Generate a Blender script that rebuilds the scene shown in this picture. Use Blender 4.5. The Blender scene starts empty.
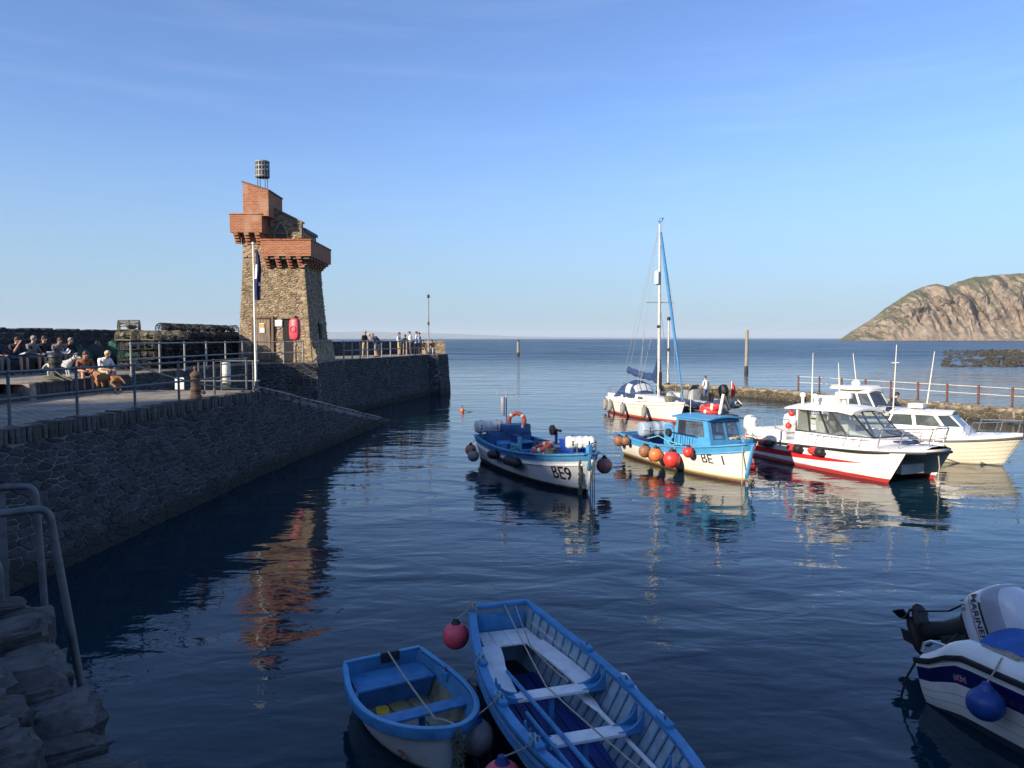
import bpy, bmesh, math, random
from mathutils import Vector, Matrix, noise as mnoise
R = math.radians
V = Vector
rnd = random.Random(7)

# ------------------------------------------------------------------ camera, sky, sun, exposure
scene = bpy.context.scene
col = scene.collection
EYE = 4.4                       # eye height above the water
FPX = 750.0                     # focal length in pixels at 1024 wide
PITCH = math.atan((384 - 338.5) / FPX)
cam_d = bpy.data.cameras.new('camera')
cam = bpy.data.objects.new('camera', cam_d); col.objects.link(cam)
cam.location = (0, 0, EYE); cam.rotation_euler = (math.pi / 2 - PITCH, 0, 0)
cam_d.sensor_width = 36; cam_d.lens = 36 * FPX / 1024
cam_d.clip_start = 0.05; cam_d.clip_end = 60000
scene.camera = cam

SUN_AZ = 230.0                  # clockwise from +Y: behind the camera, to its left
SUN_EL = 22.0
world = bpy.data.worlds.new('World'); scene.world = world; world.use_nodes = True
def build_world():
    nt = world.node_tree; N = nt.nodes; L = nt.links
    bg = N['Background']
    sky = N.new('ShaderNodeTexSky'); sky.sky_type = 'NISHITA'; sky.sun_disc = False
    sky.sun_elevation = R(SUN_EL); sky.sun_rotation = R(SUN_AZ)
    sky.altitude = 0; sky.air_density = 1.0; sky.dust_density = 0.8; sky.ozone_density = 7.0
    hsv = N.new('ShaderNodeHueSaturation'); hsv.inputs['Saturation'].default_value = 0.95; hsv.inputs['Hue'].default_value = 0.505
    L.new(sky.outputs[0], hsv.inputs['Color'])
    # thin high cirrus: long faint streaks
    tc = N.new('ShaderNodeTexCoord')
    mp = N.new('ShaderNodeMapping'); mp.inputs['Scale'].default_value = (2.2, 2.2, 26)
    mp.inputs['Rotation'].default_value = (R(3), R(-4), R(20))
    nz = N.new('ShaderNodeTexNoise'); nz.inputs['Scale'].default_value = 1.6; nz.inputs['Detail'].default_value = 6
    nz.inputs['Roughness'].default_value = 0.55
    L.new(tc.outputs['Generated'], mp.inputs[0]); L.new(mp.outputs[0], nz.inputs['Vector'])
    rp = N.new('ShaderNodeValToRGB'); rp.color_ramp.elements[0].position = 0.52; rp.color_ramp.elements[1].position = 0.90
    rp.color_ramp.elements[0].color = (0, 0, 0, 1); rp.color_ramp.elements[1].color = (0.06, 0.06, 0.06, 1)
    L.new(nz.outputs['Fac'], rp.inputs[0])
    mx = N.new('ShaderNodeMix'); mx.data_type = 'RGBA'
    L.new(rp.outputs[0], mx.inputs['Factor']); L.new(hsv.outputs[0], mx.inputs['A'])
    mx.inputs['B'].default_value = (6.3, 7.0, 7.6, 1)
    # pale blue haze layer low over the horizon, all the way round
    sp = N.new('ShaderNodeSeparateXYZ'); L.new(tc.outputs['Generated'], sp.inputs[0])
    hr = N.new('ShaderNodeMapRange'); hr.interpolation_type = 'SMOOTHSTEP'; hr.inputs[1].default_value = 0.0; hr.inputs[2].default_value = 0.29; hr.inputs[3].default_value = 0.76; hr.inputs[4].default_value = 0.0
    L.new(sp.outputs[2], hr.inputs[0])
    mh = N.new('ShaderNodeMix'); mh.data_type = 'RGBA'; L.new(hr.outputs[0], mh.inputs['Factor']); L.new(mx.outputs['Result'], mh.inputs['A']); mh.inputs['B'].default_value = (1.75, 2.5, 3.2, 1)
    L.new(mh.outputs['Result'], bg.inputs[0]); bg.inputs[1].default_value = 0.108
build_world()
sun_d = bpy.data.lights.new('sun', 'SUN'); sun_d.energy = 4.1; sun_d.angle = R(0.53); sun_d.color = (1.0, 0.86, 0.68)
sun = bpy.data.objects.new('sun', sun_d); col.objects.link(sun)
SUN_DIR = V((math.sin(R(SUN_AZ)) * math.cos(R(SUN_EL)), math.cos(R(SUN_AZ)) * math.cos(R(SUN_EL)), math.sin(R(SUN_EL))))
sun.rotation_euler = SUN_DIR.to_track_quat('Z', 'Y').to_euler(); sun.location = SUN_DIR * 200
vs = scene.view_settings
vs.view_transform = 'Standard'; vs.look = 'None'; vs.exposure = 1.02; vs.gamma = 1.0; vs.use_curve_mapping = False
scene.cycles.use_denoising = True
scene.cycles.max_bounces = 8; scene.cycles.transparent_max_bounces = 8; scene.cycles.volume_bounces = 0
scene.cycles.caustics_reflective = False; scene.cycles.caustics_refractive = False

# ------------------------------------------------------------------ materials
MATS = {}
def mat(name, c, rough=0.5, var=0.15, scale=6.0, bump=0.0, bscale=40.0, metal=0.0, spec=0.5, c2=None, island=0.0,
        streak=False, coat=0.0, trans=0.0, detail=5, wear=None, coords='Object', tide=None):
    """Principled with a noise-varied base colour, optional second colour (dirt/weathering) and fine bump."""
    if name in MATS: return MATS[name]
    m = bpy.data.materials.new(name); m.use_nodes = True; MATS[name] = m
    nt = m.node_tree; N = nt.nodes; L = nt.links; b = N['Principled BSDF']
    b.inputs['Roughness'].default_value = rough; b.inputs['Metallic'].default_value = metal
    b.inputs['Specular IOR Level'].default_value = spec
    if coat: b.inputs['Coat Weight'].default_value = coat; b.inputs['Coat Roughness'].default_value = 0.08
    if trans: b.inputs['Transmission Weight'].default_value = trans
    tc = N.new('ShaderNodeTexCoord')
    mp = N.new('ShaderNodeMapping'); L.new(tc.outputs[coords], mp.inputs[0])
    if streak: mp.inputs['Scale'].default_value = (1, 1, 0.22)
    nz = N.new('ShaderNodeTexNoise'); nz.inputs['Scale'].default_value = scale; nz.inputs['Detail'].default_value = detail
    nz.inputs['Roughness'].default_value = 0.62
    L.new(mp.outputs[0], nz.inputs['Vector'])
    rp = N.new('ShaderNodeValToRGB'); e = rp.color_ramp.elements
    c2 = c2 or tuple(max(0, x * (1 - 1.6 * var)) for x in c)
    hi = tuple(min(1, x * (1 + var)) for x in c)
    e[0].position = 0.30; e[0].color = (*c2, 1); e[1].position = 0.70; e[1].color = (*hi, 1)
    k = rp.color_ramp.elements.new(0.5); k.color = (*c, 1)
    L.new(nz.outputs['Fac'], rp.inputs[0])
    out = rp.outputs[0]
    if wear:                                        # (colour, threshold, scale): worn or dirty patches
        wc, wt, ws = wear
        n2 = N.new('ShaderNodeTexNoise'); n2.inputs['Scale'].default_value = ws; n2.inputs['Detail'].default_value = 8
        n2.inputs['Roughness'].default_value = 0.7
        L.new(mp.outputs[0], n2.inputs['Vector'])
        r2 = N.new('ShaderNodeValToRGB'); r2.color_ramp.elements[0].position = wt; r2.color_ramp.elements[1].position = wt + 0.08
        L.new(n2.outputs['Fac'], r2.inputs[0])
        mx = N.new('ShaderNodeMix'); mx.data_type = 'RGBA'
        L.new(r2.outputs[0], mx.inputs['Factor']); L.new(out, mx.inputs['A']); mx.inputs['B'].default_value = (*wc, 1)
        out = mx.outputs['Result']
    if island:
        g = N.new('ShaderNodeNewGeometry'); oi = N.new('ShaderNodeObjectInfo')
        ad = N.new('ShaderNodeMath'); ad.operation = 'ADD'; L.new(g.outputs['Random Per Island'], ad.inputs[0]); L.new(oi.outputs['Random'], ad.inputs[1])
        fr = N.new('ShaderNodeMath'); fr.operation = 'FRACT'; L.new(ad.outputs[0], fr.inputs[0])
        mr = N.new('ShaderNodeMapRange'); L.new(fr.outputs[0], mr.inputs[0]); mr.inputs[3].default_value = 1 - island; mr.inputs[4].default_value = 1 + island
        mm = N.new('ShaderNodeMix'); mm.data_type = 'RGBA'; mm.blend_type = 'MULTIPLY'; mm.inputs['Factor'].default_value = 1
        L.new(out, mm.inputs['A'])
        cb = N.new('ShaderNodeCombineColor')
        for i in range(3): L.new(mr.outputs[0], cb.inputs[i])
        L.new(cb.outputs[0], mm.inputs['B']); out = mm.outputs['Result']
    if tide:                                        # weed and wet stone below high water: (colour, height)
        gp = N.new('ShaderNodeNewGeometry'); sz = N.new('ShaderNodeSeparateXYZ'); L.new(gp.outputs['Position'], sz.inputs[0])
        nt_ = N.new('ShaderNodeTexNoise'); nt_.inputs['Scale'].default_value = 1.1; nt_.inputs['Detail'].default_value = 7; L.new(gp.outputs['Position'], nt_.inputs['Vector'])
        az = N.new('ShaderNodeMath'); az.operation = 'MULTIPLY_ADD'; L.new(nt_.outputs['Fac'], az.inputs[0]); az.inputs[1].default_value = -0.7; L.new(sz.outputs[2], az.inputs[2])
        tr = N.new('ShaderNodeMapRange'); tr.interpolation_type = 'SMOOTHSTEP'; tr.inputs[1].default_value = tide[1] - 0.45; tr.inputs[2].default_value = tide[1] - 0.2; tr.inputs[3].default_value = 0.85; tr.inputs[4].default_value = 0; L.new(az.outputs[0], tr.inputs[0])
        tm = N.new('ShaderNodeMix'); tm.data_type = 'RGBA'; L.new(tr.outputs[0], tm.inputs['Factor']); L.new(out, tm.inputs['A']); tm.inputs['B'].default_value = (*tide[0], 1); out = tm.outputs['Result']
    L.new(out, b.inputs['Base Color'])
    if bump:
        n3 = N.new('ShaderNodeTexNoise'); n3.inputs['Scale'].default_value = bscale; n3.inputs['Detail'].default_value = 6
        L.new(mp.outputs[0], n3.inputs['Vector'])
        bp = N.new('ShaderNodeBump'); bp.inputs['Strength'].default_value = min(1, bump); bp.inputs['Distance'].default_value = 0.02 * max(1, bump)
        L.new(n3.outputs['Fac'], bp.inputs['Height']); L.new(bp.outputs[0], b.inputs['Normal'])
    # a little roughness break-up so nothing looks like clean plastic
    mr2 = N.new('ShaderNodeMapRange'); L.new(nz.outputs['Fac'], mr2.inputs[0])
    mr2.inputs[3].default_value = rough - 0.08 if rough > 0.15 else rough * 0.7; mr2.inputs[4].default_value = min(1, rough + 0.12) if rough > 0.15 else rough * 1.5
    L.new(mr2.outputs[0], b.inputs['Roughness'])
    return m

def brick_mat(name, c1, c2, mortar, bw, bh, plaster=None):
    """fine brick courses, laid on X+Y / Z of the object's coordinates (bricks only a few pixels large)"""
    m = bpy.data.materials.new(name); m.use_nodes = True; MATS[name] = m
    nt = m.node_tree; N = nt.nodes; L = nt.links; b = N['Principled BSDF']; b.inputs['Roughness'].default_value = 0.9
    tc = N.new('ShaderNodeTexCoord'); sp = N.new('ShaderNodeSeparateXYZ'); L.new(tc.outputs['Object'], sp.inputs[0])
    ad = N.new('ShaderNodeMath'); ad.operation = 'ADD'; L.new(sp.outputs[0], ad.inputs[0]); L.new(sp.outputs[1], ad.inputs[1])
    cb = N.new('ShaderNodeCombineXYZ'); L.new(ad.outputs[0], cb.inputs[0]); L.new(sp.outputs[2], cb.inputs[1])
    br = N.new('ShaderNodeTexBrick'); br.inputs['Scale'].default_value = 1.0
    br.inputs['Brick Width'].default_value = bw; br.inputs['Row Height'].default_value = bh; br.inputs['Mortar Size'].default_value = 0.008
    br.inputs['Color1'].default_value = (*c1, 1); br.inputs['Color2'].default_value = (*c2, 1); br.inputs['Mortar'].default_value = (*mortar, 1)
    L.new(cb.outputs[0], br.inputs['Vector'])
    nz = N.new('ShaderNodeTexNoise'); nz.inputs['Scale'].default_value = 1.6; nz.inputs['Detail'].default_value = 7; L.new(tc.outputs['Object'], nz.inputs['Vector'])
    rp = N.new('ShaderNodeValToRGB'); rp.color_ramp.elements[0].position = 0.52; rp.color_ramp.elements[1].position = 0.66
    L.new(nz.outputs['Fac'], rp.inputs[0])
    mx = N.new('ShaderNodeMix'); mx.data_type = 'RGBA'
    sc_ = N.new('ShaderNodeMath'); sc_.operation = 'MULTIPLY'; sc_.inputs[1].default_value = 0.42; L.new(rp.outputs[0], sc_.inputs[0])
    L.new(sc_.outputs[0], mx.inputs['Factor']); L.new(br.outputs['Color'], mx.inputs['A']); mx.inputs['B'].default_value = (*(plaster or mortar), 1)
    L.new(mx.outputs['Result'], b.inputs['Base Color'])
    bp = N.new('ShaderNodeBump'); bp.inputs['Strength'].default_value = 0.6; bp.inputs['Distance'].default_value = 0.015; bp.invert = True
    L.new(br.outputs['Fac'], bp.inputs['Height']); L.new(bp.outputs[0], b.inputs['Normal'])
    return m

def paving_mat(name):
    """worn stone setts: joints too fine to build at this distance, with stains"""
    m = bpy.data.materials.new(name); m.use_nodes = True; MATS[name] = m
    nt = m.node_tree; N = nt.nodes; L = nt.links; b = N['Principled BSDF']; b.inputs['Roughness'].default_value = 0.9
    tc = N.new('ShaderNodeTexCoord'); n0 = N.new('ShaderNodeTexNoise'); n0.inputs['Scale'].default_value = 1.3; L.new(tc.outputs['Object'], n0.inputs['Vector'])
    wv = N.new('ShaderNodeMix'); wv.data_type = 'VECTOR'; wv.inputs['Factor'].default_value = 0.16; L.new(tc.outputs['Object'], wv.inputs['A']); L.new(n0.outputs['Color'], wv.inputs['B'])
    br = N.new('ShaderNodeTexBrick'); br.inputs['Scale'].default_value = 1.0; br.inputs['Brick Width'].default_value = 0.25; br.inputs['Row Height'].default_value = 0.13; br.inputs['Mortar Size'].default_value = 0.018
    br.inputs['Color1'].default_value = (0.44, 0.395, 0.31, 1); br.inputs['Color2'].default_value = (0.32, 0.285, 0.225, 1); br.inputs['Mortar'].default_value = (0.13, 0.12, 0.10, 1)
    L.new(wv.outputs['Result'], br.inputs['Vector'])
    n1 = N.new('ShaderNodeTexNoise'); n1.inputs['Scale'].default_value = 0.8; n1.inputs['Detail'].default_value = 9; n1.inputs['Roughness'].default_value = 0.7; L.new(tc.outputs['Object'], n1.inputs['Vector'])
    r1 = N.new('ShaderNodeValToRGB'); r1.color_ramp.elements[0].position = 0.35; r1.color_ramp.elements[0].color = (0.5, 0.5, 0.52, 1); r1.color_ramp.elements[1].position = 0.65; r1.color_ramp.elements[1].color = (1.15, 1.12, 1.05, 1); L.new(n1.outputs['Fac'], r1.inputs[0])
    mm = N.new('ShaderNodeMix'); mm.data_type = 'RGBA'; mm.blend_type = 'MULTIPLY'; mm.inputs['Factor'].default_value = 1; L.new(br.outputs['Color'], mm.inputs['A']); L.new(r1.outputs[0], mm.inputs['B']); L.new(mm.outputs['Result'], b.inputs['Base Color'])
    bp = N.new('ShaderNodeBump'); bp.inputs['Strength'].default_value = 0.8; bp.inputs['Distance'].default_value = 0.03; bp.invert = True; L.new(br.outputs['Fac'], bp.inputs['Height'])
    n2 = N.new('ShaderNodeTexNoise'); n2.inputs['Scale'].default_value = 14; n2.inputs['Detail'].default_value = 6; L.new(tc.outputs['Object'], n2.inputs['Vector'])
    b2 = N.new('ShaderNodeBump'); b2.inputs['Strength'].default_value = 0.6; b2.inputs['Distance'].default_value = 0.02; L.new(n2.outputs['Fac'], b2.inputs['Height']); L.new(bp.outputs[0], b2.inputs['Normal']); L.new(b2.outputs[0], b.inputs['Normal'])
    return m

def pane_mat(name):
    """thin clear sheet: lets light straight through, reflects at the surface, a little salt and dust"""
    m = bpy.data.materials.new(name); m.use_nodes = True; MATS[name] = m
    nt = m.node_tree; N = nt.nodes; L = nt.links; N.remove(N['Principled BSDF'])
    tr = N.new('ShaderNodeBsdfTransparent'); tr.inputs[0].default_value = (0.86, 0.90, 0.90, 1)
    gl = N.new('ShaderNodeBsdfGlossy'); gl.inputs['Roughness'].default_value = 0.04
    df = N.new('ShaderNodeBsdfDiffuse'); df.inputs[0].default_value = (0.45, 0.45, 0.42, 1)
    lw = N.new('ShaderNodeLayerWeight'); lw.inputs[0].default_value = 0.35
    fr = N.new('ShaderNodeMapRange'); fr.inputs[1].default_value = 0.0; fr.inputs[2].default_value = 1.0; fr.inputs[3].default_value = 0.05; fr.inputs[4].default_value = 0.45; L.new(lw.outputs['Facing'], fr.inputs[0])
    mx = N.new('ShaderNodeMixShader'); L.new(fr.outputs[0], mx.inputs[0]); L.new(tr.outputs[0], mx.inputs[1]); L.new(gl.outputs[0], mx.inputs[2])
    tc = N.new('ShaderNodeTexCoord'); nz = N.new('ShaderNodeTexNoise'); nz.inputs['Scale'].default_value = 5; nz.inputs['Detail'].default_value = 6; L.new(tc.outputs['Object'], nz.inputs['Vector'])
    mr = N.new('ShaderNodeMapRange'); mr.inputs[1].default_value = 0.4; mr.inputs[2].default_value = 0.8; mr.inputs[3].default_value = 0.03; mr.inputs[4].default_value = 0.06; L.new(nz.outputs['Fac'], mr.inputs[0])
    m2 = N.new('ShaderNodeMixShader'); L.new(mr.outputs[0], m2.inputs[0]); L.new(mx.outputs[0], m2.inputs[1]); L.new(df.outputs[0], m2.inputs[2])
    L.new(m2.outputs[0], N['Material Output'].inputs['Surface'])
    return m

def band_mat(name, bands, rough=0.35, var=0.1, coat=0.04, grime=None):
    """painted hull: colours in bands of the object's own height z (boot-top, antifouling, topsides)"""
    m = bpy.data.materials.new(name); m.use_nodes = True; MATS[name] = m
    nt = m.node_tree; N = nt.nodes; L = nt.links; b = N['Principled BSDF']; b.inputs['Roughness'].default_value = rough
    b.inputs['Coat Weight'].default_value = coat
    tc = N.new('ShaderNodeTexCoord'); sp = N.new('ShaderNodeSeparateXYZ'); L.new(tc.outputs['Object'], sp.inputs[0])
    nz = N.new('ShaderNodeTexNoise'); nz.inputs['Scale'].default_value = 3; nz.inputs['Detail'].default_value = 8; L.new(tc.outputs['Object'], nz.inputs['Vector'])
    n1 = N.new('ShaderNodeMath'); n1.operation = 'MULTIPLY_ADD'; L.new(nz.outputs['Fac'], n1.inputs[0]); n1.inputs[1].default_value = 0.02
    L.new(sp.outputs[2], n1.inputs[2])
    mr = N.new('ShaderNodeMapRange'); mr.inputs[1].default_value = -0.5; mr.inputs[2].default_value = 1.5; L.new(n1.outputs[0], mr.inputs[0])
    rp = N.new('ShaderNodeValToRGB'); rp.color_ramp.interpolation = 'CONSTANT'
    el = rp.color_ramp.elements
    for i, (z, c) in enumerate(bands):
        p = min(1, max(0, (z + 0.5) / 2.0))
        k = el[i] if i < 1 else (el[1] if i == 1 else el.new(p))
        k.position = p; k.color = (*c, 1)
    L.new(mr.outputs[0], rp.inputs[0])
    mp = N.new('ShaderNodeMapping'); mp.inputs['Scale'].default_value = (5, 5, 0.55); L.new(tc.outputs['Object'], mp.inputs[0])
    n2 = N.new('ShaderNodeTexNoise'); n2.inputs['Scale'].default_value = 2.5; n2.inputs['Detail'].default_value = 9; n2.inputs['Roughness'].default_value = 0.7
    L.new(mp.outputs[0], n2.inputs['Vector'])
    r2 = N.new('ShaderNodeValToRGB'); r2.color_ramp.elements[0].position = 0.54; r2.color_ramp.elements[1].position = 0.75
    r2.color_ramp.elements[1].color = (var * 4, var * 4, var * 4, 1)
    L.new(n2.outputs['Fac'], r2.inputs[0])
    mx = N.new('ShaderNodeMix'); mx.data_type = 'RGBA'; L.new(r2.outputs[0], mx.inputs['Factor']); L.new(rp.outputs[0], mx.inputs['A'])
    mx.inputs['B'].default_value = (*(grime or (0.30, 0.26, 0.19)), 1)
    L.new(mx.outputs['Result'], b.inputs['Base Color'])
    return m

WHITE = (0.78, 0.77, 0.72)
M = {}
def build_materials():
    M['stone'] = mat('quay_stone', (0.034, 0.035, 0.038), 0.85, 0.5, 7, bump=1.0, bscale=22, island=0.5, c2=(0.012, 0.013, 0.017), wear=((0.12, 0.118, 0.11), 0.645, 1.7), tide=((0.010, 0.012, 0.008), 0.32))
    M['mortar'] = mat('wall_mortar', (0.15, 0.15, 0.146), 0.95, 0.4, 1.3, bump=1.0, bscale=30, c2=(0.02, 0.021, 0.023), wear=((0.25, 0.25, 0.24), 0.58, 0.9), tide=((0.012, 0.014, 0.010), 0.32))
    M['coping'] = mat('coping_stone', (0.075, 0.07, 0.064), 0.9, 0.4, 9, bump=1.0, bscale=25, island=0.4)
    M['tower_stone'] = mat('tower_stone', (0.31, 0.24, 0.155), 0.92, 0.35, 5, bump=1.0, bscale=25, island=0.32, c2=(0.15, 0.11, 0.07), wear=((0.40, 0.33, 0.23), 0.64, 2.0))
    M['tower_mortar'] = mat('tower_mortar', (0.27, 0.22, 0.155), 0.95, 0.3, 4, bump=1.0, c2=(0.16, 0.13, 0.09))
    M['brick'] = brick_mat('red_brick', (0.42, 0.135, 0.05), (0.27, 0.08, 0.035), (0.40, 0.30, 0.22), 0.24, 0.085, plaster=(0.48, 0.34, 0.24))
    M['slate'] = mat('slate', (0.10, 0.095, 0.09), 0.7, 0.3, 8, bump=0.8)
    M['paving'] = paving_mat('quay_paving') or mat('quay_paving', (0.30, 0.27, 0.215), 0.92, 0.35, 2.0, bump=1.0, bscale=9, c2=(0.16, 0.145, 0.12), wear=((0.40, 0.36, 0.29), 0.6, 6))
    M['fore_stone'] = mat('harbour_wall_stone', (0.06, 0.06, 0.058), 0.9, 0.5, 9, bump=1.5, bscale=18, island=0.3, c2=(0.02, 0.021, 0.021), wear=((0.15, 0.148, 0.135), 0.66, 7))
    M['galv'] = mat('galvanised_steel', (0.11, 0.12, 0.13), 0.45, 0.25, 12, metal=0.2, wear=((0.20, 0.12, 0.07), 0.72, 6))
    M['galv_paint'] = mat('grey_rail_paint', (0.24, 0.25, 0.255), 0.55, 0.2, 12, wear=((0.16, 0.10, 0.06), 0.72, 7))
    M['rust'] = mat('rusty_post', (0.14, 0.055, 0.035), 0.85, 0.4, 8, bump=0.6)
    M['pale_rail'] = mat('pale_rail', (0.55, 0.53, 0.48), 0.55, 0.2, 8)
    M['iron'] = mat('black_iron', (0.03, 0.03, 0.032), 0.5, 0.3, 8, bump=0.4)
    M['iron_brown'] = mat('brown_iron', (0.15, 0.085, 0.055), 0.7, 0.4, 7, bump=0.5)
    M['rope'] = mat('rope', (0.42, 0.38, 0.30), 0.9, 0.3, 60, bump=0.8, bscale=120)
    M['rope_green'] = mat('rope_green', (0.10, 0.12, 0.085), 0.95, 0.5, 40, bump=0.8, bscale=90)
    M['rope_blue'] = mat('rope_blue', (0.25, 0.42, 0.48), 0.9, 0.3, 40, bump=0.8, bscale=90)
    M['white'] = mat('white_gelcoat', WHITE, 0.35, 0.05, 3, coat=0.2, c2=(0.68, 0.66, 0.60), wear=((0.5, 0.46, 0.38), 0.74, 3))
    M['white_paint'] = mat('white_paint', (0.80, 0.81, 0.79), 0.6, 0.06, 5, c2=(0.66, 0.66, 0.62), wear=((0.42, 0.39, 0.33), 0.655, 12), bump=0.2)
    M['cream'] = mat('cream_gelcoat', (0.78, 0.73, 0.58), 0.35, 0.05, 3, coat=0.2)
    M['blue'] = mat('mid_blue_paint', (0.05, 0.22, 0.44), 0.62, 0.18, 6, c2=(0.03, 0.14, 0.31), wear=((0.24, 0.33, 0.40), 0.635, 14), bump=0.2)
    M['blue_light'] = mat('light_blue_paint', (0.06, 0.27, 0.50), 0.45, 0.12, 5, c2=(0.05, 0.22, 0.42), wear=((0.22, 0.34, 0.42), 0.70, 7), bump=0.15)
    M['blue_deep'] = mat('deep_blue_paint', (0.018, 0.042, 0.21), 0.55, 0.3, 5, c2=(0.01, 0.02, 0.10), wear=((0.07, 0.10, 0.17), 0.60, 9))
    M['navy'] = mat('navy_stripe', (0.006, 0.010, 0.085), 0.3, 0.2, 4, coat=0.3)
    M['navy_cloth'] = mat('navy_canvas', (0.018, 0.045, 0.13), 0.85, 0.25, 5, bump=0.5, bscale=15)
    M['cover'] = mat('blue_cover', (0.02, 0.10, 0.36), 0.6, 0.2, 4, bump=0.6, bscale=8)
    M['red'] = mat('red_rubber', (0.62, 0.045, 0.035), 0.42, 0.12, 8, wear=((0.35, 0.10, 0.07), 0.70, 6))
    M['red_dim'] = mat('faded_red', (0.45, 0.09, 0.06), 0.55, 0.2, 8, wear=((0.5, 0.3, 0.22), 0.70, 7))
    M['pink'] = mat('pink_red_rubber', (0.85, 0.10, 0.13), 0.42, 0.1, 6, wear=((0.42, 0.13, 0.12), 0.70, 6))
    M['orange'] = mat('orange_rubber', (0.70, 0.17, 0.05), 0.45, 0.15, 8, wear=((0.4, 0.2, 0.12), 0.68, 6))
    M['brown_ball'] = mat('brown_ball', (0.26, 0.12, 0.06), 0.6, 0.3, 8)
    M['grey_ball'] = mat('grey_ball', (0.24, 0.235, 0.22), 0.6, 0.3, 6, wear=((0.20, 0.18, 0.14), 0.6, 6))
    M['white_fender'] = mat('white_fender', (0.62, 0.62, 0.58), 0.5, 0.15, 6, wear=((0.35, 0.33, 0.28), 0.66, 6))
    M['blue_ball'] = mat('blue_ball', (0.012, 0.055, 0.24), 0.4, 0.15, 5)
    M['black'] = mat('black_rubber', (0.016, 0.016, 0.018), 0.55, 0.3, 10)
    M['dark'] = mat('opening_shade', (0.012, 0.012, 0.014), 0.8, 0.3, 5)  # near-black that stands for the shade inside the tower openings
    M['steel'] = mat('stainless_steel', (0.62, 0.62, 0.62), 0.25, 0.1, 10, metal=0.9)
    M['grey'] = mat('grey_paint', (0.32, 0.33, 0.34), 0.5, 0.15, 6)
    M['silver'] = mat('silver_cowl', (0.66, 0.67, 0.69), 0.32, 0.06, 3, coat=0.4)
    M['silver_dark'] = mat('grey_cowl', (0.34, 0.37, 0.42), 0.32, 0.08, 3, coat=0.4)
    M['rib_grey'] = mat('rib_tube_grey', (0.42, 0.43, 0.43), 0.55, 0.15, 6)
    M['wood'] = mat('weathered_wood', (0.17, 0.11, 0.065), 0.8, 0.4, 5, streak=True, bump=0.6)
    M['pale_wood'] = mat('post_wood', (0.26, 0.23, 0.19), 0.85, 0.4, 5, streak=True, bump=0.6)
    M['yellow'] = mat('yellow_paint', (0.55, 0.36, 0.03), 0.55, 0.2, 10)
    M['bilge'] = mat('bilge_floor', (0.20, 0.19, 0.12), 0.3, 0.5, 5, c2=(0.07, 0.09, 0.08), wear=((0.30, 0.23, 0.07), 0.55, 3))
    M['plank_grey'] = mat('grey_planking', (0.40, 0.45, 0.46), 0.65, 0.25, 9, wear=((0.20, 0.24, 0.26), 0.62, 7))
    M['glass'] = mat('window_glass', (0.05, 0.065, 0.07), 0.06, 0.2, 3, spec=0.8)
    M['clear'] = pane_mat('clear_pane')
    M['net'] = mat('net', (0.04, 0.045, 0.042), 0.9, 0.4, 20)
    M['net_green'] = mat('green_net', (0.035, 0.10, 0.065), 0.9, 0.5, 12, bump=1, bscale=60)
    M['net_pale'] = mat('pale_net', (0.15, 0.14, 0.10), 0.9, 0.4, 20)
    M['skin'] = mat('skin', (0.48, 0.27, 0.19), 0.55, 0.1, 8)
    M['hair_dark'] = mat('dark_hair', (0.02, 0.015, 0.012), 0.6, 0.3, 30)
    M['hair_brown'] = mat('brown_hair', (0.10, 0.045, 0.022), 0.6, 0.3, 30)
    M['hair_grey'] = mat('grey_hair', (0.22, 0.21, 0.19), 0.6, 0.2, 30)
    M['hair_blond'] = mat('blond_hair', (0.52, 0.42, 0.24), 0.6, 0.2, 30)
    M['fur_tan'] = mat('tan_fur', (0.30, 0.145, 0.06), 0.9, 0.3, 8, c2=(0.16, 0.07, 0.028), bump=0.6, bscale=70)
    M['fur_white'] = mat('white_fur', (0.52, 0.52, 0.50), 0.85, 0.2, 8, bump=0.6, bscale=70)
    M['paper'] = mat('paper', (0.72, 0.72, 0.70), 0.7, 0.05, 5)
    M['flag_navy'] = mat('flag_navy', (0.008, 0.011, 0.07), 0.8, 0.2, 5)
    M['gold'] = mat('flag_gold', (0.55, 0.42, 0.08), 0.8, 0.2, 5)
    M['rock'] = mat('shore_rock', (0.17, 0.145, 0.105), 0.9, 0.5, 0.5, bump=1, bscale=4, island=0.45, c2=(0.05, 0.043, 0.032), tide=((0.022, 0.02, 0.014), 0.62))
    M['breakwater'] = mat('breakwater_stone', (0.25, 0.205, 0.14), 0.92, 0.4, 4, bump=1, bscale=15, island=0.4, c2=(0.10, 0.08, 0.055), wear=((0.07, 0.055, 0.035), 0.62, 2.5), tide=((0.03, 0.026, 0.016), 0.55))
    M['bw_core'] = mat('breakwater_core', (0.20, 0.17, 0.125), 0.95, 0.4, 2, bump=1, bscale=8, c2=(0.08, 0.068, 0.05))
    M['weed'] = mat('weed_line', (0.03, 0.03, 0.02), 0.8, 0.5, 5, bump=1, bscale=20)
build_materials()
def cloth(name, c, rough=0.85): return mat('cloth_' + name, c, rough, 0.12, 6, bump=0.3, bscale=40)

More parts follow.
